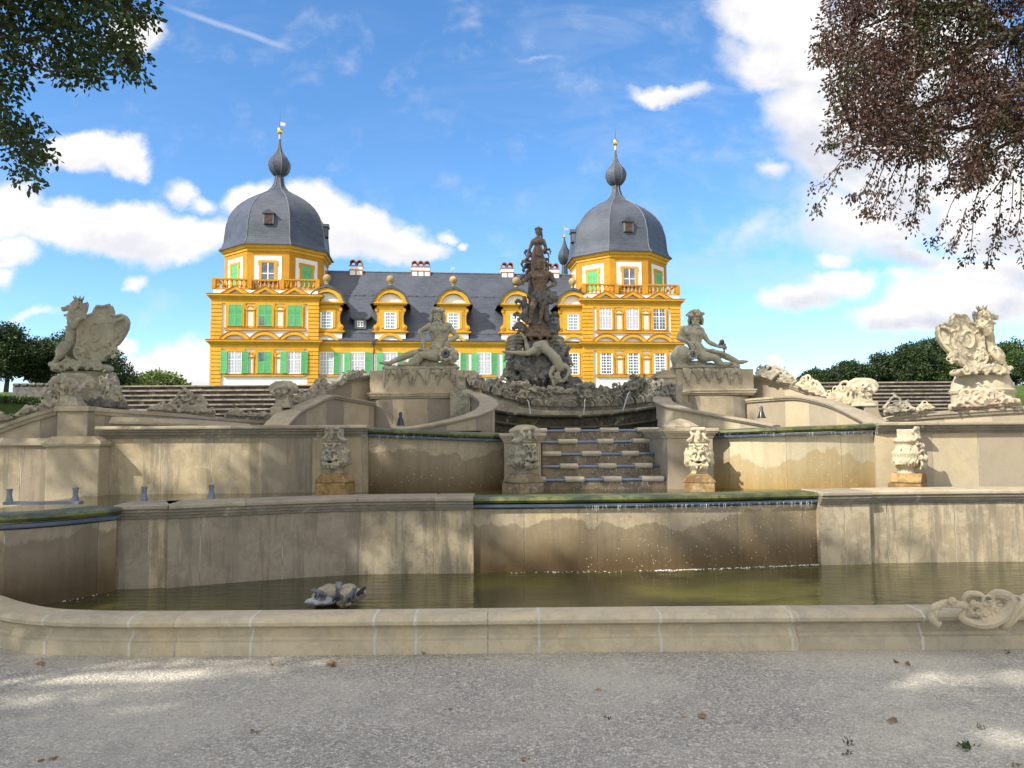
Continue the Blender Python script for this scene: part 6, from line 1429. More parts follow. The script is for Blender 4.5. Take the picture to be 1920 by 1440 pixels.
def dormer(u, half=0):
    Mx = Matrix.Translation((u, 0, 0)); vf = v0 - .15
    b = MB(); b.box(u - 2.0, u + 2.0, vf, 4.5, 14.5, 15.35); o = PO('dormer', b, 'white')
    b = MB(); b.box(u - 2.35, u + 2.35, vf - .25, 3.0, 15.36, 15.52); b.box(u - 2.15, u + 2.15, vf - .12, 3.0, 15.22, 15.36); b.build('dormer_sill', M['yellow2'], o)
    b = MB(); b.box(u - 1.45, u + 1.45, vf - .1, 6.0, 15.52, 19.3); frame(b, u, vf - .1, 15.9, 17.95, 1.72, .32, .10, False); b.box(u - 1.75, u + 1.75, vf - .16, 1.5, 18.45, 18.95); b.build('dormer_body', M['yellow'], o)
    for q in (-1, 1):                                # scrolled side brackets
        b = MB(); X = lambda a: u + q * a
        b.prism([(X(1.45), 15.53), (X(2.05), 15.55), (X(2.12), 15.8), (X(2.1), 16.1), (X(1.85), 16.4), (X(1.72), 16.8), (X(1.72), 17.6), (X(1.85), 18.0), (X(2.0), 18.3), (X(1.98), 18.6), (X(1.45), 18.7)], vf - .06, vf + .5)
        b.lathe([(.30, 0), (.36, .02), (.36, .12), (.22, .14), (.12, .20), (0, .2)], (0, 0, 0), 14)
        k0 = len(b.v) - 14 * 6
        Mr = Matrix.Translation((X(1.85), vf - .06, 16.0)) @ Matrix.Rotation(PI / 2, 4, 'X')
        for t in range(k0, len(b.v)): b.v[t] = tuple(Mr @ Vector(b.v[t]))
        b.lathe([(.18, 0), (.22, .02), (.22, .1), (0, .12)], (0, 0, 0), 12); k0 = len(b.v) - 12 * 4; Mr = Matrix.Translation((X(1.82), vf - .06, 18.3)) @ Matrix.Rotation(PI / 2, 4, 'X')
        for t in range(k0, len(b.v)): b.v[t] = tuple(Mr @ Vector(b.v[t]))
        b.build('scroll_bracket', M['yellow2'], o)
    b = MB(); b.box(u - 2.15, u + 2.15, vf - .42, .9, 18.95, 19.12); b.box(u - 2.3, u + 2.3, vf - .55, .9, 19.12, 19.3); b.build('dormer_cornice', M['yellow2'], o)
    b = MB(); archring(b, u, vf + .4, 19.28, 2.2, 1.85, .55, .85, 18); b.build('arched_hood', M['yellow'], o)
    b = MB(); lunette(b, u, vf + .1, 19.28, 1.66, 1.25); b.build('lunette', M['white'], o)
    b = MB(); q = [(u - 2.62, 19.0), (u - 2.5, 19.32), (u - 1.9, 20.5), (u - .9, 21.2), (u, 21.62), (u + .9, 21.2), (u + 1.9, 20.5), (u + 2.5, 19.32), (u + 2.62, 19.0), (u + 2.35, 19.1), (u + 2.2, 19.3), (u + 1.75, 20.32), (u + .95, 20.95), (u, 21.2), (u - .95, 20.95), (u - 1.75, 20.32), (u - 2.2, 19.3), (u - 2.35, 19.1)]
    half_ = [(0, 8), (1, 7)]; n = len(q)
    # hood roof as a band of quads running back into the slope
    outer = q[:9]; inner = q[9:][::-1]
    vb = 6.6
    for k in range(8):
        a, c_ = outer[k], outer[k + 1]; b.quad((a[0], vf - .62, a[1]), (c_[0], vf - .62, c_[1]), (c_[0], vb, c_[1]), (a[0], vb, a[1]), [(0, a[0]), (0, c_[0]), (7, c_[0]), (7, a[0])])
        d_, e_ = inner[k], inner[k + 1]; b.quad((d_[0], vf - .62, d_[1]), (e_[0], vf - .62, e_[1]), (e_[0], vb, e_[1]), (d_[0], vb, d_[1])); b.quad((a[0], vf - .62, a[1]), (c_[0], vf - .62, c_[1]), (e_[0], vf - .62, e_[1]), (d_[0], vf - .62, d_[1]))
    b.build('dormer_roof', M['slate'], o)
    b = MB(); b.lathe([(.55, 0), (.5, .12), (.22, .35), (.2, .62), (.3, .72), (.3, .78), (.42, .9), (.52, 1.15), (.52, 1.35), (.4, 1.62), (.15, 1.75), (0, 1.76)], (u, vf + .1, 21.25), 14); b.build('ball_finial', M['finial'], o, smooth=True)
    window(o, u, vf - .12, 15.9, 1.46, 2.03, 'small', 'sky_tinted_glass')
    b = MB(); archring(b, u, v0 - .05, zl['c1t'] - .02, 1.72, 1.12, .36, .42); b.build('lower_hood', M['yellow'], o); b = MB(); lunette(b, u, v0 - .2, zl['c1t'], 1.36, .76); b.build('lower_lunette', M['white'], o)
for px in (612.5, 732, 850, 968, 1074): dormer(PUZ(px, 600, v0)[0])
# chimneys
for px, n in ((668, 2), (789, 3), (951, 2), (1036, 2)):
    u = PUZ(px, 500, RV)[0]; w = .42 * n + .06; zb = 23.4; vv = RV - .35
    b = MB(); b.box(u - w, u + w, vv, vv + 1.4, zb, 25.75); o = PO('chimney', b, 'white')
    b = MB()
    for z in (24.15, 25.15, 25.75): b.box(u - w - .06, u + w + .06, vv - .06, vv + 1.46, z, z + .12)
    for k in range(n + 1): x = u - w + 2 * w * k / n; b.box(x - .07, x + .07, vv - .05, vv + 1.45, 24.27, 25.15)
    for k in range(n):
        c_ = u - w + 2 * w * (k + .5) / n; archring(b, c_, vv + 1.4, 26.1, .42, .60, .15, 1.4, 8); b.box(c_ - .42, c_ - .30, vv, vv + 1.4, 25.87, 26.25); b.box(c_ + .30, c_ + .42, vv, vv + 1.4, 25.87, 26.25)
    b.build('brick_bands', M['brick'], o)
# small roof light, rain pipe, far vane
u, z = PUZ(676, 607, 2.0); vv = roof_v(z) - .5
b = MB(); b.box(u - .75, u + .75, vv - .2, vv + 1.2, z - .7, z + .5); o = PO('roof_light', b, 'slate_blue'); b = MB(); b.prism([(u - 1.0, z + .5), (u + 1.0, z + .5), (u + 1.5, z + 1.0), (u + 1.1, z + .72), (u - 1.1, z + .72), (u - 1.5, z + 1.0)], vv - .3, vv + 1.3); b.build('hood', M['slate'], o)
window(o, u, vv - .2, z - .38, .6, .62, 'plain', 'glass')
u = PUZ(701, 690, v0)[0]; b = MB(); b.tube([(u, v0 - .15, GZ), (u, v0 - .15, 13.2), (u, v0 - .5, 13.7)], .06, 6); b.box(u - .18, u + .18, v0 - .66, v0 - .3, 13.7, 14.2); PO('rain_pipe', b, 'black_metal')
# side and rear ranges round the courtyard
for a0, a1 in ((1.0, 13.0), (UW - 13.0, UW - 1.0)):
    b = MB(); b.box(a0, a1, TW + .6, 50, GZ, 14.0); PO('side_range', b, 'white')
    b = MB(); um = (a0 + a1) / 2
    for (x0, x1) in ((a0 - .5, um), (a1 + .5, um)): b.quad((x0, TW + .2, 14), (x0, 50.5, 14), (x1, 50.5, 23.5), (x1, TW + .2, 23.5), [(0, 0), (35, 0), (35, 11), (0, 11)])
    b.face([b.vert((a0 - .5, TW + .2, 14)), b.vert((a1 + .5, TW + .2, 14)), b.vert((um, TW + .2, 23.5))]); PO('roof', b, 'slate')
b = MB(); b.box(1, UW - 1, 50, 62, GZ, 14); PO('rear_range', b, 'white')
b = MB()
for (y0, y1) in ((49.5, 56), (62.5, 56)): b.quad((.5, y0, 14), (UW - .5, y0, 14), (UW - .5, y1, 24), (.5, y1, 24), [(0, 0), (60, 0), (60, 12), (0, 12)])
PO('roof', b, 'slate')
vr = 56.0; u, zc = PUZ(1058.5, 483, vr); sc = (153.5 / F)
b = MB(); b.lathe([(1.1, 20 - zc), (1.0, -5.5), (.7, -3.5), (.55, -1.6), (1.0, -1.2), (1.38, -.4), (1.42, .35), (1.15, 1.3), (.7, 2.1), (.38, 3.0), (.18, 4.0), (.1, 4.2)], (u, vr, zc), 8, rot=PI / 8); PO('small_onion', b, 'slate', smooth=True, angle=30)
b = MB(); b.lathe([(.1, 0), (.34, .1), (.34, .6), (.1, .7)], (u, vr, zc + 4.2), 12); PO('gilt_ball', b, 'gold', smooth=True); b = MB(); b.tube([(u, vr, zc + 4.8), (u, vr, zc + 6.9)], .03, 4); b.prism([(u, zc + 5.8), (u + .9, zc + 5.9), (u + .9, zc + 6.3), (u, zc + 6.4)], vr - .02, vr + .02); PO('vane_spike', b, 'vane')
u, zc = PUZ(846, 503, 40); b = MB(); b.tube([(u, 40, 14), (u, 40, zc + .4)], .04, 4); b.prism([(u, zc - .3), (u + .55, zc - .25), (u + .55, zc + .2), (u, zc + .25)], 39.98, 40.02); PO('vane_spike', b, 'vane')
# ------------------------------------------------------------------ trees, plants and small things
import numpy as np
def leaves_mesh(name, C, D, S, rng, aspect=.55, fold=.25):
    n = len(C); C = np.asarray(C, float); D = np.asarray(D, float); D /= np.linalg.norm(D, axis=1)[:, None] + 1e-9
    r = rng.normal(size=(n, 3)); side = np.cross(D, r); side /= np.linalg.norm(side, axis=1)[:, None] + 1e-9; nn = np.cross(side, D)
    S = np.asarray(S)[:, None] * rng.uniform(.7, 1.25, (n, 1)); V = np.empty((n, 6, 3))
    V[:, 0] = C; V[:, 1] = C + D * S * .32 + side * S * aspect * .42 + nn * S * fold * .3; V[:, 2] = C + D * S * .7 + side * S * aspect * .36 + nn * S * fold * .2; V[:, 3] = C + D * S - nn * S * fold * .3
    V[:, 4] = C + D * S * .7 - side * S * aspect * .36 + nn * S * fold * .2; V[:, 5] = C + D * S * .32 - side * S * aspect * .42 + nn * S * fold * .3
    me = bpy.data.meshes.new(name); me.vertices.add(n * 6); me.vertices.foreach_set('co', V.reshape(-1))
    b = (np.arange(n) * 6)[:, None]; Fc = np.concatenate([b + np.array([[0, 1, 2, 3]]), b + np.array([[0, 3, 4, 5]])], 1).reshape(-1)
    me.loops.add(n * 8); me.loops.foreach_set('vertex_index', Fc.astype(np.int32)); me.polygons.add(n * 2); me.polygons.foreach_set('loop_start', (np.arange(n * 2) * 4).astype(np.int32)); me.polygons.foreach_set('loop_total', np.full(n * 2, 4, np.int32))
    me.update(calc_edges=True); return me
def clusters(centers, n, rad, size, rng, droop=.35, flat=.7):
    C = []; D = []; S = []
    for c in centers:
        k = n if isinstance(n, int) else int(rng.integers(*n)); o = rng.normal(size=(k, 3)); o /= np.linalg.norm(o, axis=1)[:, None]; o *= rng.uniform(.2, 1, (k, 1)) ** .6 * rad; o[:, 2] *= flat
        C.append(np.asarray(c) + o); d = o / rad + rng.normal(size=(k, 3)) * .5; d[:, 2] -= droop; D.append(d); S.append(np.full(k, size))
    return np.concatenate(C), np.concatenate(D), np.concatenate(S)
def inpoly(x, y, P):
    c = False; j = len(P) - 1
    for i in range(len(P)):
        if (P[i][1] > y) != (P[j][1] > y) and x < (P[j][0] - P[i][0]) * (y - P[i][1]) / (P[j][1] - P[i][1]) + P[i][0]: c = not c
        j = i
    return c
CI = C3.inverted()
def proj(p):
    d = CI @ (Vector(p) - Vector((0, 0, EYE)))
    if d.z >= -.05: return None
    return 960 + F * d.x / -d.z, 720 - F * d.y / -d.z
# ---- where the leaves overhead let the sun through (worked out on the places their shade falls)
def ell(x, y, a, mx=30, my=24): return any(((x - cx) / (rx + mx)) ** 2 + ((y - cy) / (ry + my)) ** 2 < 1 for cx, cy, rx, ry in a)
LIT_GROUND = [(90, 1290, 240, 18), (330, 1240, 300, 6), (1780, 1272, 150, 6), (1840, 1385, 45, 18)]
LIT_KERB = [(330, 1200, 330, 40), (1060, 1205, 60, 20), (30, 1180, 60, 50), (1860, 1140, 70, 40)]
LIT_POOL = [(1330, 1095, 160, 22), (1480, 1120, 60, 20)]
LIT_LOW = [(730, 1000, 95, 45), (1010, 985, 85, 38), (1165, 1020, 55, 48), (1840, 985, 120, 36), (1385, 1045, 60, 22), (1700, 1010, 30, 30), (225, 1010, 20, 30)]
LIT_MID = [(300, 880, 30, 45), (350, 850, 36, 28), (465, 870, 36, 62), (1000, 815, 34, 14), (1180, 895, 110, 22), (735, 825, 30, 12), (420, 930, 60, 6)]
LIT_UP = [(330, 782, 80, 12), (712, 765, 26, 50), (1345, 780, 125, 34), (985, 800, 40, 12), (600, 745, 30, 10), (845, 600, 14, 14)]
def lands_lit(p):
    """follow the sunbeam through p and say whether the place it reaches is sunlit in the scene"""
    def at_y(Y): t = (Y - p[1]) / -SUN.y; return (p[0] - SUN.x * t, Y, p[2] - SUN.z * t), t
    h8, t8 = at_y(8.25)
    if t8 < 0: h8 = (p[0], p[1], p[2])
    if h8[2] < .95 and t8 > 0:
        if h8[2] > .12: q = proj(h8); return q is not None and ell(*q, LIT_LOW, 58, 48)
        hk, tk = at_y(5.66)
        if tk > 0 and hk[2] < .28:
            if hk[2] > 0: q = proj(hk); return q is not None and ell(*q, LIT_KERB, 85, 75)
            t = p[2] / SUN.z; h = (p[0] - SUN.x * t, p[1] - SUN.y * t, 0); q = proj(h); return q is not None and ell(*q, LIT_GROUND, 70, 24)
        t = (p[2] - .12) / SUN.z; q = proj((p[0] - SUN.x * t, p[1] - SUN.y * t, .12)); return q is not None and ell(*q, LIT_POOL, 50, 22)
    h, t = at_y(10.45)
    if h[2] < 1.75 and t > 0:
        q = proj(h); return q is not None and (q[0] > 1245 or ell(*q, LIT_MID, 44, 36))
    for Y, zt in ((12.3, 2.2), (14.0, 4.6), (17.4, 6.6)):
        h, t = at_y(Y)
        if h[2] < zt and t > 0:
            q = proj(h); 
            if q is None: return False
            if Y > 13 and q[0] < 1425: return ell(*q, LIT_UP)
            return q[0] > 1432 or ell(*q, LIT_UP)
    return True
rng = np.random.default_rng(12); rr = random.Random(12)
def limb_tubes(b, a, c, r0, r1, wob=.4, n=7, up=.0):
    a, c = Vector(a), Vector(c); P = []; L = (c - a).length
    for k in range(n + 1):
        t = k / n; P.append(a.lerp(c, t) + Vector((rr.uniform(-1, 1), rr.uniform(-1, 1), rr.uniform(-1, 1))) * wob * L * .08 * math.sin(PI * t) + Vector((0, 0, up * L * math.sin(PI * t))))
    b.tube(P, [r0 + (r1 - r0) * k / n for k in range(n + 1)], 7); return P
OAK = [(-320, -420), (330, -420), (330, -60), (250, -20), (302, 25), (287, 47), (260, 60), (262, 82), (270, 107), (276, 148), (252, 150), (217, 140), (187, 122), (180, 155), (165, 172), (152, 168), (147, 148), (130, 160), (97, 155), (85, 138), (75, 118), (62, 112), (45, 95), (50, 115), (50, 140), (57, 155), (35, 162), (33, 187), (55, 205), (80, 235), (87, 275), (101, 307), (75, 318), (57, 327), (63, 346), (45, 347), (25, 325), (22, 300), (5, 272), (-40, 250), (-320, 300)]
BEECH = [(1563, -60), (1551, 38), (1528, 83), (1540, 112), (1585, 122), (1563, 156), (1570, 194), (1552, 240), (1548, 264), (1560, 296), (1590, 300), (1640, 290), (1700, 300), (1740, 300), (1775, 282), (1792, 312), (1800, 340), (1850, 345), (1883, 325), (1960, 320), (2250, 330), (2250, -420), (1600, -420)]
STR = [[(1610, 265), (1575, 305), (1545, 340), (1518, 352)], [(1575, 310), (1552, 360), (1527, 390)], [(1650, 285), (1632, 335), (1612, 365), (1590, 364)], [(1665, 290), (1640, 355), (1618, 396)], [(1655, 340), (1640, 380), (1628, 402)], [(1700, 280), (1672, 330), (1660, 380), (1645, 405)], [(1705, 300), (1690, 360), (1666, 402)], [(1725, 285), (1722, 350), (1712, 400), (1692, 412)], [(1738, 285), (1735, 345), (1735, 388)], [(1732, 330), (1718, 395), (1712, 427)], [(1840, 315), (1815, 350), (1788, 375), (1765, 430), (1742, 458)], [(1845, 330), (1828, 380), (1823, 440), (1818, 478), (1805, 490)], [(1812, 390), (1795, 440), (1778, 466)], [(1885, 330), (1855, 365), (1828, 400)], [(1885, 320), (1876, 380), (1873, 440), (1868, 465)], [(1875, 400), (1862, 460), (1856, 493)], [(1915, 320), (1913, 400), (1905, 440), (1928, 490)], [(1770, 280), (1790, 330), (1800, 352)], [(1800, 330), (1770, 342), (1762, 348)], [(1600, 250), (1560, 270), (1545, 268)], [(1590, 220), (1562, 240), (1548, 242)], [(1590, 100), (1556, 100), (1530, 118)], [(1600, 60), (1560, 75), (1527, 84)], [(1940, 350), (1945, 430), (1935, 500)], [(1900, 330), (1897, 390), (1890, 420)]]
def in_frame(p, mar=12):
    q = proj(p); return q is not None and -mar < q[0] < 1920 + mar and -mar < q[1] < 1440 + mar
# ---- oak at the left: its hanging outer boughs are in view, its crown shades the fountain
def near_tree(name, label, cat, trunk, poly, Yr, lim, leafmat_, lsize, ncl, cell, seedn, strands=None, extra_mat=None, hole=.47, crad=.22, cn=(9, 15)):
    root = thing(name, label, cat, trunk)
    b = MB(); tz = 9.5; tr = [Vector((trunk[0] + .25 * math.sin(k), trunk[1] + .2 * math.cos(k * 1.7), k * 1.6 - .3)) for k in range(7)]
    b.tube(tr, [.62, .48, .43, .40, .36, .32, .27], 12); top = tr[-1]
    rel(b.build('trunk', M['bark'], smooth=True), root)
    bb = MB(); lims = []
    for (st, en, r0, r1, up) in lim: lims.append(limb_tubes(bb, st, en, r0, r1, .5, 8, up))
    cs = []; tries = 0
    P = poly; x0, x1 = min(p[0] for p in P), max(p[0] for p in P); y0, y1 = min(p[1] for p in P), max(p[1] for p in P)
    while len(cs) < ncl and tries < ncl * 40:
        tries += 1; x, y = rng.uniform(x0, x1), rng.uniform(y0, y1); Y = rng.uniform(*Yr)
        if not inpoly(x, y, P): continue
        p = W(x, y, Y); nv = noise.noise(Vector((x / cell, y / cell, seedn))) * .6 + noise.noise(Vector((x / cell * 2.7, y / cell * 2.7, seedn + 5))) * .4
        if nv < -hole * .35 + .02 * 0 and rng.random() < .93: continue
        if not inpoly(x, y + 9, P) and rng.random() < .4: continue
        cs.append(p)
    C, D, S = clusters(cs, cn, crad, lsize, rng, .5, .8)
    if strands:
        SC_, SD_, SS_ = [], [], []
        for stn in strands:
            Y = rng.uniform(*Yr); pts = arcpath([W(x, y, Y) for x, y in stn], 6); bb.tube(pts, [.012 - .009 * k / len(pts) for k in range(len(pts))], 4)
            for k, p in enumerate(pts):
                t = k / len(pts)
                for q in range(rr.randint(5, 13) if rr.random() < .7 else 1): 
                    o = Vector((rr.gauss(0, .045), rr.gauss(0, .05), rr.gauss(-.02, .035))); SC_.append(p + o * (.8 + .6 * t)); SD_.append(o + Vector((rr.uniform(-.1, .1), rr.uniform(-.1, .1), -.1))); SS_.append(lsize)
        C = np.concatenate([C, np.array([tuple(v) for v in SC_])]); D = np.concatenate([D, np.array([tuple(v) for v in SD_])]); S = np.concatenate([S, SS_])
    # twigs from the nearest bough to a share of the leaf groups
    allp = [p for L in lims for p in L]
    for p in cs[::5]:
        a = min(allp, key=lambda q: (q - Vector(p)).length_squared)
        if (a - Vector(p)).length < 2.2: limb_tubes(bb, a, p, .016, .005, .8, 5, .05)
    return root, bb, C, D, S, lims, allp
def crown_extra(cent, rad, n, keep):
    out = []; tries = 0
    while len(out) < n and tries < n * 30:
        tries += 1; o = rng.normal(size=3); o /= np.linalg.norm(o); o *= rng.uniform(.1, 1) ** .45; p = np.array(cent) + o * np.array(rad)
        if in_frame(p, 60) or p[2] < 3: continue
        if keep and lands_lit(p): continue
        out.append(p)
    return out
oak, bb, C, D, S, lims, allp = near_tree('oak_tree', 'tall oak beyond the left edge whose dark green boughs hang into the upper left corner', 'tree', (-13.5, 9.5, 0), OAK, (12.2, 14.6),
    [((-13.4, 9.6, 8.6), W(60, 60, 13.3), .2, .03, .06), ((-13.4, 9.6, 9), W(230, 30, 13.6), .22, .02, .08), ((-13.4, 9.6, 7.4), W(60, 290, 13.0), .17, .012, .12), (W(-150, 40, 13.3), W(240, 120, 13.2), .06, .01, .03), (W(-100, 100, 13), W(150, 150, 13), .05, .01, .05), ((-13.4, 9.6, 9.2), (-10, 8, 15), .25, .05, .0), ((-13.4, 9.6, 9.2), (-8.5, 11, 14), .22, .04, .0), ((-13.4, 9.6, 9.2), (-14, 5, 15), .2, .04, 0)],
    'leaf_oak', .11, 2500, 58, 3.0, None, None, .75, .24, (11, 17))
ex = crown_extra((-12.5, 8.2, 13.6), (9.0, 6.8, 4.8), 5600, True)
C2, D2, S2 = clusters(ex, (9, 13), .25, .18, rng, .3, .8)
rel(link('foliage', leaves_mesh('foliage', np.concatenate([C, C2]), np.concatenate([D, D2]), np.concatenate([S, S2]), rng, .62), M['leaf_oak']), oak); rel(bb.build('branches', M['bark'], smooth=True), oak)
beech, bb, C, D, S, lims, allp = near_tree('beech_tree', 'copper beech with purple brown boughs and drooping twigs hanging into the upper right corner', 'tree', (13.5, 11.5, 0), BEECH, (12.0, 15.0),
    [((13.4, 11.6, 9.0), W(1730, 130, 13.3), .22, .03, .04), ((13.4, 11.6, 8.2), W(1700, 250, 13.0), .2, .015, .06), ((13.4, 11.6, 9), W(1600, 60, 13.8), .2, .012, .05), ((13.4, 11.6, 7.6), W(1830, 300, 13.0), .16, .02, .05), (W(1800, 180, 13.2), W(1600, 250, 13.2), .05, .01, .03), (W(1850, 240, 13.2), W(1620, 270, 13), .05, .01, .04), (W(1900, 60, 13.5), W(1720, 20, 13.8), .05, .02, .02), ((13.4, 11.6, 9), (10, 14, 14), .2, .03, 0), ((13.4, 11.6, 9), (16, 12, 14), .2, .03, 0)],
    'leaf_beech', .069, 5200, 74, 9.0, STR, None, .36, .25, (20, 36))
ex = crown_extra((14.5, 12.5, 12.8), (5.5, 5.5, 5), 900, False)
C2, D2, S2 = clusters(ex, (9, 13), .34, .16, rng, .3, .8)
rel(link('foliage', leaves_mesh('foliage', np.concatenate([C, C2]), np.concatenate([D, D2]), np.concatenate([S, S2]), rng, .6), M['leaf_beech']), beech); rel(bb.build('branches', M['bark'], smooth=True), beech)
# two more trees of the park behind the viewer (their shade lies on the forecourt)
for (tx, ty, cen, rad, n, lab) in ((-12.5, -1.5, (-8.8, .2, 12.2), (7.4, 6.0, 4.2), 5200, 'tall tree standing out of view left of the forecourt'), (-11.5, -9, (-9.0, -6.0, 11.6), (8.5, 6.0, 4.0), 4600, 'tall tree standing out of view behind the forecourt')):
    t = thing('park_tree', lab, 'tree', (tx, ty, 0)); b = MB(); b.tube([(tx, ty, -.2), (tx + .1, ty, 3), (tx, ty + .2, 6), (tx + .6, ty + .3, 10)], [.6, .42, .36, .25], 10); rel(b.build('trunk', M['bark'], smooth=True), t)
    b = MB()
    for k in range(9): a = k * .7; limb_tubes(b, (tx + .2, ty + .1, 6 + k * .4), (cen[0] + math.cos(a) * rad[0] * .7, cen[1] + math.sin(a) * rad[1] * .7, cen[2] + rr.uniform(-1, 2)), .06, .012, .5, 6, .05)
    rel(b.build('branches', M['bark']), t)
    ex = crown_extra(cen, rad, n, True); C2, D2, S2 = clusters(ex, (9, 13), .25, .18, rng, .3, .8); rel(link('foliage', leaves_mesh('foliage', C2, D2, S2, rng, .62), M['leaf_oak']), t)
# ---- distant trees
def far_tree(label, px, ytop, ybase, Y, wpx, mat, seed, dens=1.0, cat='tree', name='tree', group='trees beyond the terrace', lsz=.155):
    r2 = np.random.default_rng(seed); x = WX(px, Y, ybase); zb = hz(x, Y) - .3; zt = WZ(px, ytop + 9, Y); h = zt - zb; w = wpx * Y / F / 2
    t = thing(name, label, cat, (x, Y, zb), 0, group)
    b = MB(); b.tube([(0, 0, 0), (.1, 0, h * .3), (0, .1, h * .6), (.1, .1, h * .85)], [h * .035, h * .025, h * .016, h * .006], 8)
    for k in range(9):
        a = k * 2.4; q = Vector((math.cos(a) * w * .7, math.sin(a) * w * .7, h * (.45 + .05 * k))); b.tube([(0, 0, h * (.25 + .05 * k)), q * .5 + Vector((0, 0, h * .2)), q], [h * .014, h * .009, h * .004], 5)
    link('trunk', b.mesh('trunk', None, True), M['bark'], t)
    cl = []; lobes = []
    for k in range(22):
        a = r2.uniform(0, 2 * PI); rd = r2.uniform(.25, .9); zz = r2.uniform(.26, .88); sw = math.sin(min(1, (zz - .1) / .9 + .12) * PI) ** .5
        lobes.append((math.cos(a) * rd * w * sw, math.sin(a) * rd * w * sw, zz * h, r2.uniform(.16, .34) * w))
    lobes.append((0, 0, h * .84, w * .36)); n = int(1000 * dens)
    for k in range(n):
        L = lobes[r2.integers(len(lobes))]; o = r2.normal(size=3); o /= np.linalg.norm(o); o *= L[3] * r2.uniform(.55, 1.08); o[2] *= .8; p = np.array(L[:3]) + o
        if p[2] > .14 * h: cl.append(p)
    C_, D_, S_ = clusters(cl, (13, 20), w * .09 + .16, lsz, r2, .2, .8); link('crown', leaves_mesh('crown', C_, D_, S_, r2, .7), M[mat], t); return t
far_tree('big dark tree cut by the left edge of the photo, above the grass bank', 10, 598, 740, 44, 150, 'leaf_far', 1, 1.6)
far_tree('dark tree rising behind the left lion and its shield', 152, 612, 740, 47, 190, 'leaf_far', 2, 1.3)
far_tree('dark thin crowned tree between the left lion and the big edge tree', 92, 628, 740, 52, 90, 'leaf_far', 22, .8)
far_tree('pale green airy bush left of the palace above the dark steps', 292, 694, 745, 60, 110, 'leaf_light', 3, .35, 'bush', 'bush', 'bushes at the top of the left steps', .26)
far_tree('bright green small bush beside the left lion pedestal', 243, 697, 745, 55, 40, 'leaf_light', 4, .3, 'bush', 'bush', 'bushes at the top of the left steps', .24)
for k, (px, yt, w, lab, mt) in enumerate(((1532, 694, 90, 'lowest dark tree at the left end of the right hand row', 'leaf_far'), (1592, 676, 110, 'second dark tree of the right hand row, beyond the curled wave carving', 'leaf_far'), (1655, 660, 120, 'broad dark tree in the middle of the right hand row, above the pale flower stand', 'leaf_far'), (1722, 634, 130, 'dark tree with a jagged top left of the sunlit lion', 'leaf_far'), (1765, 627, 120, 'tallest dark tree of the right hand row, just left of the sunlit shield', 'leaf_far'), (1790, 662, 100, 'brighter green rounded tree directly beside the sunlit shield', 'leaf_mid'), (1905, 628, 120, 'green tree right of the sunlit lion at the edge of the photo', 'leaf_mid'), (1965, 640, 110, 'green tree cut by the right edge of the photo', 'leaf_far'))):
    far_tree(lab, px, yt, 735, 48 + (k * 5) % 11, w, mt, 30 + k, 1.1)
# low dark wall and grass on the left bank
Yb = 24
b = MB(); x0, x1 = WX(20, Yb), WX(96, Yb); b.box(x0, x1, Yb, Yb + .6, 1.8, WZ(60, 724, Yb)); n = 5
for k in range(n): b.box(x0 + (x1 - x0) * k / n + .02, x0 + (x1 - x0) * (k + 1) / n - .02, Yb - .04, Yb + .64, WZ(60, 724, Yb) + .002, WZ(60, 722, Yb) + .06)
tag(bevel(b.build('stone_wall', M['carved_dark']), .03), 'low dark stone wall on the grass bank behind the left lion', 'wall')
Cg = []; Dg = []
for k in range(9000):
    Y = rng.uniform(16.5, 24); x = WX(rng.uniform(-60, 120), Y); Cg.append((x, Y, hz(x, Y))); Dg.append((rng.normal() * .3, rng.normal() * .3, 1))
tag(link('grass', leaves_mesh('grass', Cg, Dg, np.full(len(Cg), .2), rng, .2), M['leaf_mid']), kind='stuff')
Cg = []; Dg = []
for k in range(2500):
    Y = rng.uniform(15.5, 19); x = WX(rng.uniform(1880, 1990), Y); Cg.append((x, Y, hz(x, Y) + .1)); Dg.append((rng.normal() * .3, rng.normal() * .3, 1))
tag(link('grass', leaves_mesh('grass', Cg, Dg, np.full(len(Cg), .2), rng, .2), M['leaf_mid']), kind='stuff')
# weeds at the kerb and in the gravel
def weed(px, py, s, n, lab):
    s *= .75; p = G(px, py, 0); C_ = rng.normal(size=(n, 3)) * s * .35 * np.array([1, .6, .4]) + np.array(p) + np.array([0, 0, s * .25]); D_ = rng.normal(size=(n, 3)) + np.array([0, 0, 1.0])
    tag(link('weed', leaves_mesh('weed', C_, D_, np.full(n, s * .5), rng, .4), M['leaf_mid']), lab, 'weed', 'small weeds in the gravel')
weed(665, 1226, .07, 26, 'leafy green weed at the foot of the kerb, left of the middle'); weed(795, 1228, .05, 12, 'small dark weed at the kerb foot right of the leafy one'); weed(1050, 1222, .045, 12, 'tiny weed tuft at the kerb foot near the centre')
weed(1812, 1406, .075, 34, 'brightest green tuft in the sunlit gravel patch at lower right'); weed(1840, 1368, .05, 16, 'small tuft above the brightest one in the sunlit gravel'); weed(1592, 1398, .06, 18, 'low green tuft left of the sunlit gravel patch'); weed(1590, 1416, .05, 14, 'lower of the two tufts left of the sunlit gravel patch'); weed(1140, 1350, .045, 12, 'small dark tuft in the gravel right of the centre'); weed(1890, 1226, .05, 14, 'dark weed at the kerb foot below the scroll ornament')
def dry(px, py, s, lab):
    s *= .6
    p = G(px, py, .012); n = 3; C_ = np.array([p] * n) + rng.normal(size=(n, 3)) * np.array([s * .3, s * .2, .002]); D_ = rng.normal(size=(n, 3)) * np.array([1, 1, .15]); me = leaves_mesh('fallen_leaf', C_, D_, np.full(n, s), rng, .7, .5)
    tag(link('fallen_leaf', me, M['leaf_dry']), lab, 'leaf', 'fallen leaves on the gravel')
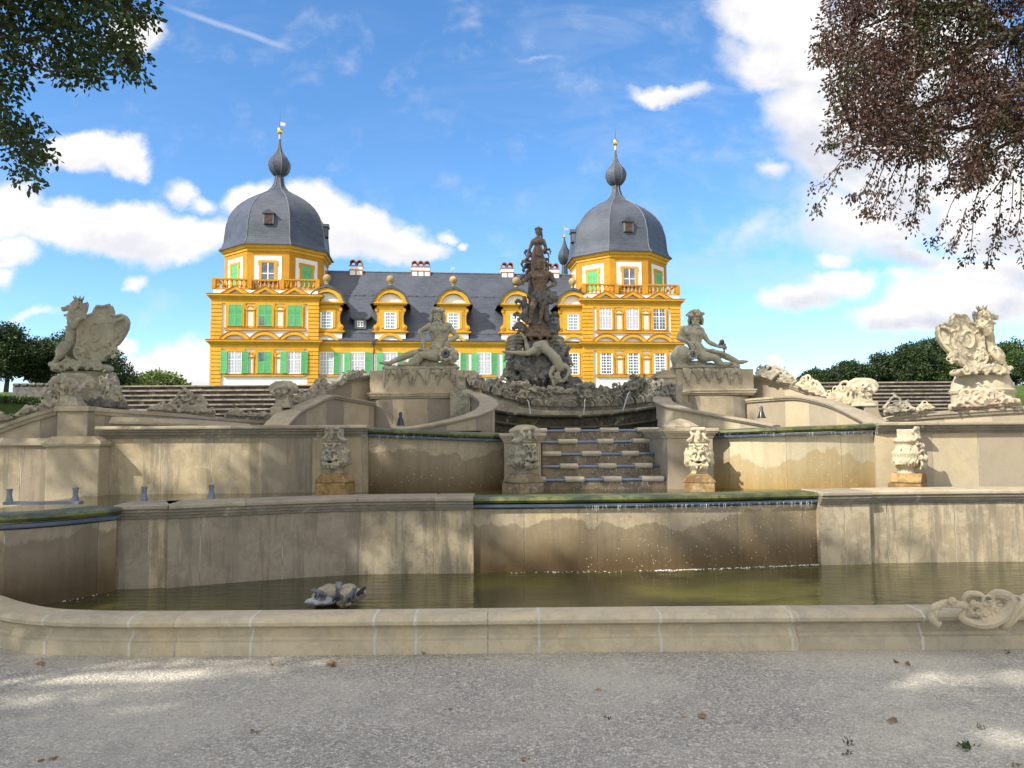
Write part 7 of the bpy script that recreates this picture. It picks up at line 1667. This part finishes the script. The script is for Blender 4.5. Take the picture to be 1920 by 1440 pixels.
for px, py, s, lab in ((89, 1245, .09, 'reddish dry leaf on the sunlit gravel at far left'), (611, 1243, .12, 'largest curled brown leaf in the sunlit strip by the kerb'), (520, 1247, .05, 'small reddish leaf left of the largest one'), (477, 1371, .06, 'pale leaf lying in the shaded gravel left of centre'), (85, 1420, .07, 'pale leaf near the lower left corner'), (1302, 1343, .10, 'orange brown leaf in the middle of the right gravel'), (981, 1423, .06, 'tan leaf at the bottom centre'), (1118, 1292, .05, 'small tan leaf upper right of the centre gravel'), (1695, 1243, .09, 'dark brown leaf below the kerb at the right'), (1680, 1353, .08, 'brown leaf beside the sunlit patch at right'), (1900, 1430, .05, 'small tan leaf in the lower right corner'), (840, 1330, .04, 'tiny leaf left of the gravel centre')): dry(px, py, s, lab)
# loose pebbles on top of the gravel
base_v = np.array([(1, 0, 0), (-1, 0, 0), (0, 1, 0), (0, -1, 0), (0, 0, .7), (0, 0, -.7)], float); base_f = np.array([(0, 2, 4), (2, 1, 4), (1, 3, 4), (3, 0, 4), (2, 0, 5), (1, 2, 5), (3, 1, 5), (0, 3, 5)])
n = 26000; Y = 3.3 + 2.5 * rng.random(n) ** 1.2; X = rng.uniform(-1, 1, n) * (Y * .70 + .2); s = rng.uniform(.002, .0068, n); V = base_v[None] * rng.uniform(.6, 1.2, (n, 6, 1)); a = rng.uniform(0, 2 * PI, n); ca, sa = np.cos(a), np.sin(a)
V = np.stack([V[..., 0] * ca[:, None] - V[..., 1] * sa[:, None] * .7, V[..., 0] * sa[:, None] + V[..., 1] * ca[:, None] * .7, V[..., 2]], -1) * s[:, None, None]; V[..., 0] += X[:, None]; V[..., 1] += Y[:, None]; V[..., 2] += .004 + s[:, None] * .25 
zn = np.array([.012 * noise.noise(Vector((x * .5, y * .5, 0))) for x, y in zip(X, Y)]); V[..., 2] += zn[:, None]
me = bpy.data.meshes.new('pebbles'); me.vertices.add(n * 6); me.vertices.foreach_set('co', V.reshape(-1)); f = (base_f[None] + (np.arange(n) * 6)[:, None, None]).reshape(-1); me.loops.add(len(f)); me.loops.foreach_set('vertex_index', f.astype(np.int32)); me.polygons.add(n * 8); me.polygons.foreach_set('loop_start', (np.arange(n * 8) * 3).astype(np.int32)); me.polygons.foreach_set('loop_total', np.full(n * 8, 3, np.int32)); me.update(calc_edges=True)
tag(link('pebbles', me, M['pebble']), kind='stuff')
# ---- rocks, nozzle and pigeons in the basin
def pond(px, py): return G(px, py, WL)
def pebble_rock(p, r, sq, lab, seed, mat='rock'):
    c = Clay(); c.ball((0, 0, 0), r, sq, None, 16); c.ball((r * .3, 0, r * .1), r * .7, sq, None, 12); me = c.bake('rock', r * .09, 1, r * .16, 3 / r * .5, r * .02, seed); o = link('rock', me, M[mat]); o.location = p; return tag(o, lab, 'rock', 'rocks heaped round the basin nozzle')
p0 = pond(632, 1136)
def rp(px, py, d=0): return W(px, py, p0.y + d)
pebble_rock(rp(614, 1118, .05), .105, (1.25, 1, .85), 'pinkish rounded rock left of the short steel pipe', 1)
pebble_rock(rp(660, 1114, .08), .10, (1.3, 1, .62), 'pale rounded rock at the right end of the basin heap', 2)
pebble_rock(rp(620, 1106, .2), .075, (1.3, 1, .7), 'buff rock at the back left of the heap', 3)
pebble_rock(rp(652, 1105, .22), .07, (1.2, 1, .7), 'buff rock behind the steel pipe', 4)
pebble_rock(rp(643, 1124, -.05), .065, (.9, 1, 1.1), 'greenish ochre rock below the pipe, at the water', 5)
pebble_rock(rp(652, 1132, -.08), .03, (1, 1, .7), 'small ochre stone at the waterline', 6)
pebble_rock(rp(601, 1128, -.05), .085, (1.7, .9, .36), 'flat bluish white wet slab at the left of the heap', 7, 'paper')
b = MB(); pz = rp(635, 1104, .1); r = .027; b.lathe([(r, -.12), (r, .045), (r * 1.12, .045), (r * 1.12, .06), (r * .8, .06), (r * .8, .03), (0, .03)], pz, 16); tag(b.build('nozzle_pipe', M['pipe_steel'], smooth=True, angle=30), 'short steel pipe sticking out of the rocks in the basin', 'pipe')
def frog(px, py, d, head, mat, lab, s=1.0):
    o = rp(px, py, d); h = Vector(head).normalized(); t = thing('frog_figure', lab, 'figure', o, 0, 'small grey creature figures on the basin rocks'); c = Clay(); up = Vector((0, 0, 1)); sd_ = h.cross(up).normalized(); k = .055 * s
    c.limb([-h * k * .8, h * k * .1 + up * k * .35, h * k * .8 + up * k * .75], [k * .42, k * .52, k * .36], 10); c.limb([h * k * .8 + up * k * .8, h * k * 1.35 + up * k * .85], [k * .36, k * .2], 9)
    for q in (-1, 1):
        c.ball(h * k * .85 + up * k * 1.12 + sd_ * q * k * .25, k * .13)
        c.limb([h * k * .4 + sd_ * q * k * .4 + up * k * .2, h * k * .6 + sd_ * q * k * .62 - up * k * .2, h * k * .75 + sd_ * q * k * .55 - up * k * .6], [k * .2, k * .15, k * .12], 7)
        c.limb([-h * k * .6 + sd_ * q * k * .4, h * k * .05 + sd_ * q * k * .75 + up * k * .25, -h * k * .7 + sd_ * q * k * .8 - up * k * .35, h * k * .1 + sd_ * q * k * .9 - up * k * .5], [k * .26, k * .24, k * .15, k * .1], 7)
    link('body', c.bake('body', .0045, 1), M[mat], t)
frog(600, 1116, -.06, (-.8, -.4, 0), 'pigeon', 'blue grey creature figure sitting on the flat wet slab'); frog(633, 1120, -.13, (.1, -.6, .5), 'pigeon', 'creature figure in the middle of the rocks, facing the kerb', .9); frog(658, 1121, -.12, (.6, -.3, .5), 'pigeon', 'pale grey creature figure climbing at the right of the rocks', 1.0); frog(676, 1112, .0, (.9, -.1, .3), 'pigeon_d', 'dark creature figure at the right end of the rocks', .7)
# ---- lead nozzles on the lower wall and black jets higher up
def nozzle(px, yb, h, w, lab):
    p = G(px, yb, LOWTOP - .01); b = MB(); b.lathe([(w * 1.25, 0), (w * 1.2, h * .12), (w * .82, h * .5), (w * .78, h * .72), (w, h * .96), (w, h), (w * .75, h), (w * .7, h * .8), (0, h * .8)], p, 18); tag(b.build('nozzle', M['lead'], smooth=True, angle=50), lab, 'nozzle', 'lead nozzles along the lower wall')
for px, yb, lab in ((17, 944, 'lead nozzle nearest the left edge, on the mossy lip'), (141, 941, 'second lead nozzle from the left, above the end of the mossy lip'), (270, 939, 'third lead nozzle from the left, before the pale wall slabs'), (396, 935, 'rightmost of the four lead nozzles on the lower wall')): nozzle(px, yb, .15, .031, lab)
b = MB(); p = G(75, 943, LOWTOP + .004); b.box(p.x - .35, p.x + .42, p.y - .05, p.y + .05, LOWTOP - .01, LOWTOP + .02); tag(b.build('lead_strip', M['lead']), 'lead strip joining the two left nozzles', 'strip')
def jet(px, yb, h, Y, mat, lab):
    p = WP(px, yb, Y); b = MB(); b.box(-.055, .055, -.04, .04, 0, .02, Matrix.Translation(p)); b.lathe([(.06, .0), (.055, .02), (.032, h * .55), (.024, h * .62), (.026, h * .9), (.012, h), (0, h)], p, 12); tag(b.build('jet_nozzle', M[mat], smooth=True, angle=50), lab, 'nozzle', 'small jets behind the spiral parapets')
jet(751, 798, .20, 11.35, 'black_metal', 'small black conical jet nozzle behind the left spiral parapet'); jet(1428, 784, .18, 11.6, 'black_metal', 'small dark metal jet nozzle behind the right spiral parapet')
# ---- falling drops, threads of water and foam
dp = MB()
def drop(p, r): 
    i = len(dp.v); p = Vector(p)
    for v in ((1, 0, 0), (-1, 0, 0), (0, 1, 0), (0, -1, 0), (0, 0, 1.5), (0, 0, -1.5)): dp.v.append(tuple(p + Vector(v) * r))
    for f in ((0, 2, 4), (2, 1, 4), (1, 3, 4), (3, 0, 4), (2, 0, 5), (1, 2, 5), (3, 1, 5), (0, 3, 5)): dp.face([i + k for k in f])
def along(seg, t): L = lens(seg); return at_len(seg, L, t * L[-1])
def drips(seg, zt, zb, n, t0=0, t1=1, off=.09, thr=0):
    for k in range(n):
        p, t = along(seg, rr.uniform(t0, t1)); nn = Vector((t.y, -t.x, 0)); z = zt - (zt - zb) * rr.random() ** 1.5; drop(Vector((p.x, p.y, z)) + nn * (off + rr.uniform(0, .06)), rr.uniform(.0018, .0042))
    for k in range(thr):
        p, t = along(seg, rr.uniform(t0, t1)); nn = Vector((t.y, -t.x, 0)); q = Vector((p.x, p.y, zt)) + nn * off; L = rr.uniform(.02, .07); dp.tube([q, q - Vector((0, 0, L))], [.0014, .0007], 4)
drips(seg_c, .84, WL, 280, .3, 1.0, .09, 70)
midL = arcpath([Vector((WX(px, Y), Y, 0)) for px, Y in [(690, 10.5), (760, 10.38), (850, 10.42), (945, 10.75)]], 6); midR = arcpath([Vector((WX(px, Y), Y, 0)) for px, Y in [(1334, 10.75), (1420, 10.40), (1540, 10.34), (1642, 10.48)]], 6)
drips(midL, 1.62, .9, 120, 0, 1, .09, 24); drips(midR, 1.62, .9, 150, 0, 1, .09, 30)
for (py, xa, xb, Y) in rows[:5]:
    sg = [Vector((WX(xa, Y), Y, 0)), Vector((WX(xb, Y), Y, 0))]; z = WZ(1130, py, Y) - .05; drips(sg, z, z - .13, 80, .25, .95, .02, 14)
tag(dp.build('falling_water', M['spray']), kind='stuff')
fm = MB()
for seg, t0, t1, n, zz in ((seg_c, .5, 1.0, 260, WL), (seg_a, .75, .95, 14, WL), (seg_c, .1, .5, 40, WL)):
    for k in range(n):
        p, t = along(seg, rr.uniform(t0, t1)); nn = Vector((t.y, -t.x, 0)); q = Vector((p.x, p.y, zz)) + nn * abs(rr.gauss(.02, .03)); r = rr.uniform(.002, .007); i = len(fm.v)
        for v in ((1.6, 0, 0), (-1.6, 0, 0), (0, 1, 0), (0, -1, 0), (0, 0, .8), (0, 0, -.3)): fm.v.append(tuple(q + Vector(v) * r))
        for f in ((0, 2, 4), (2, 1, 4), (1, 3, 4), (3, 0, 4), (2, 0, 5), (1, 2, 5), (3, 1, 5), (0, 3, 5)): fm.face([i + k2 for k2 in f])
tag(fm.build('foam', M['foam']), kind='stuff')
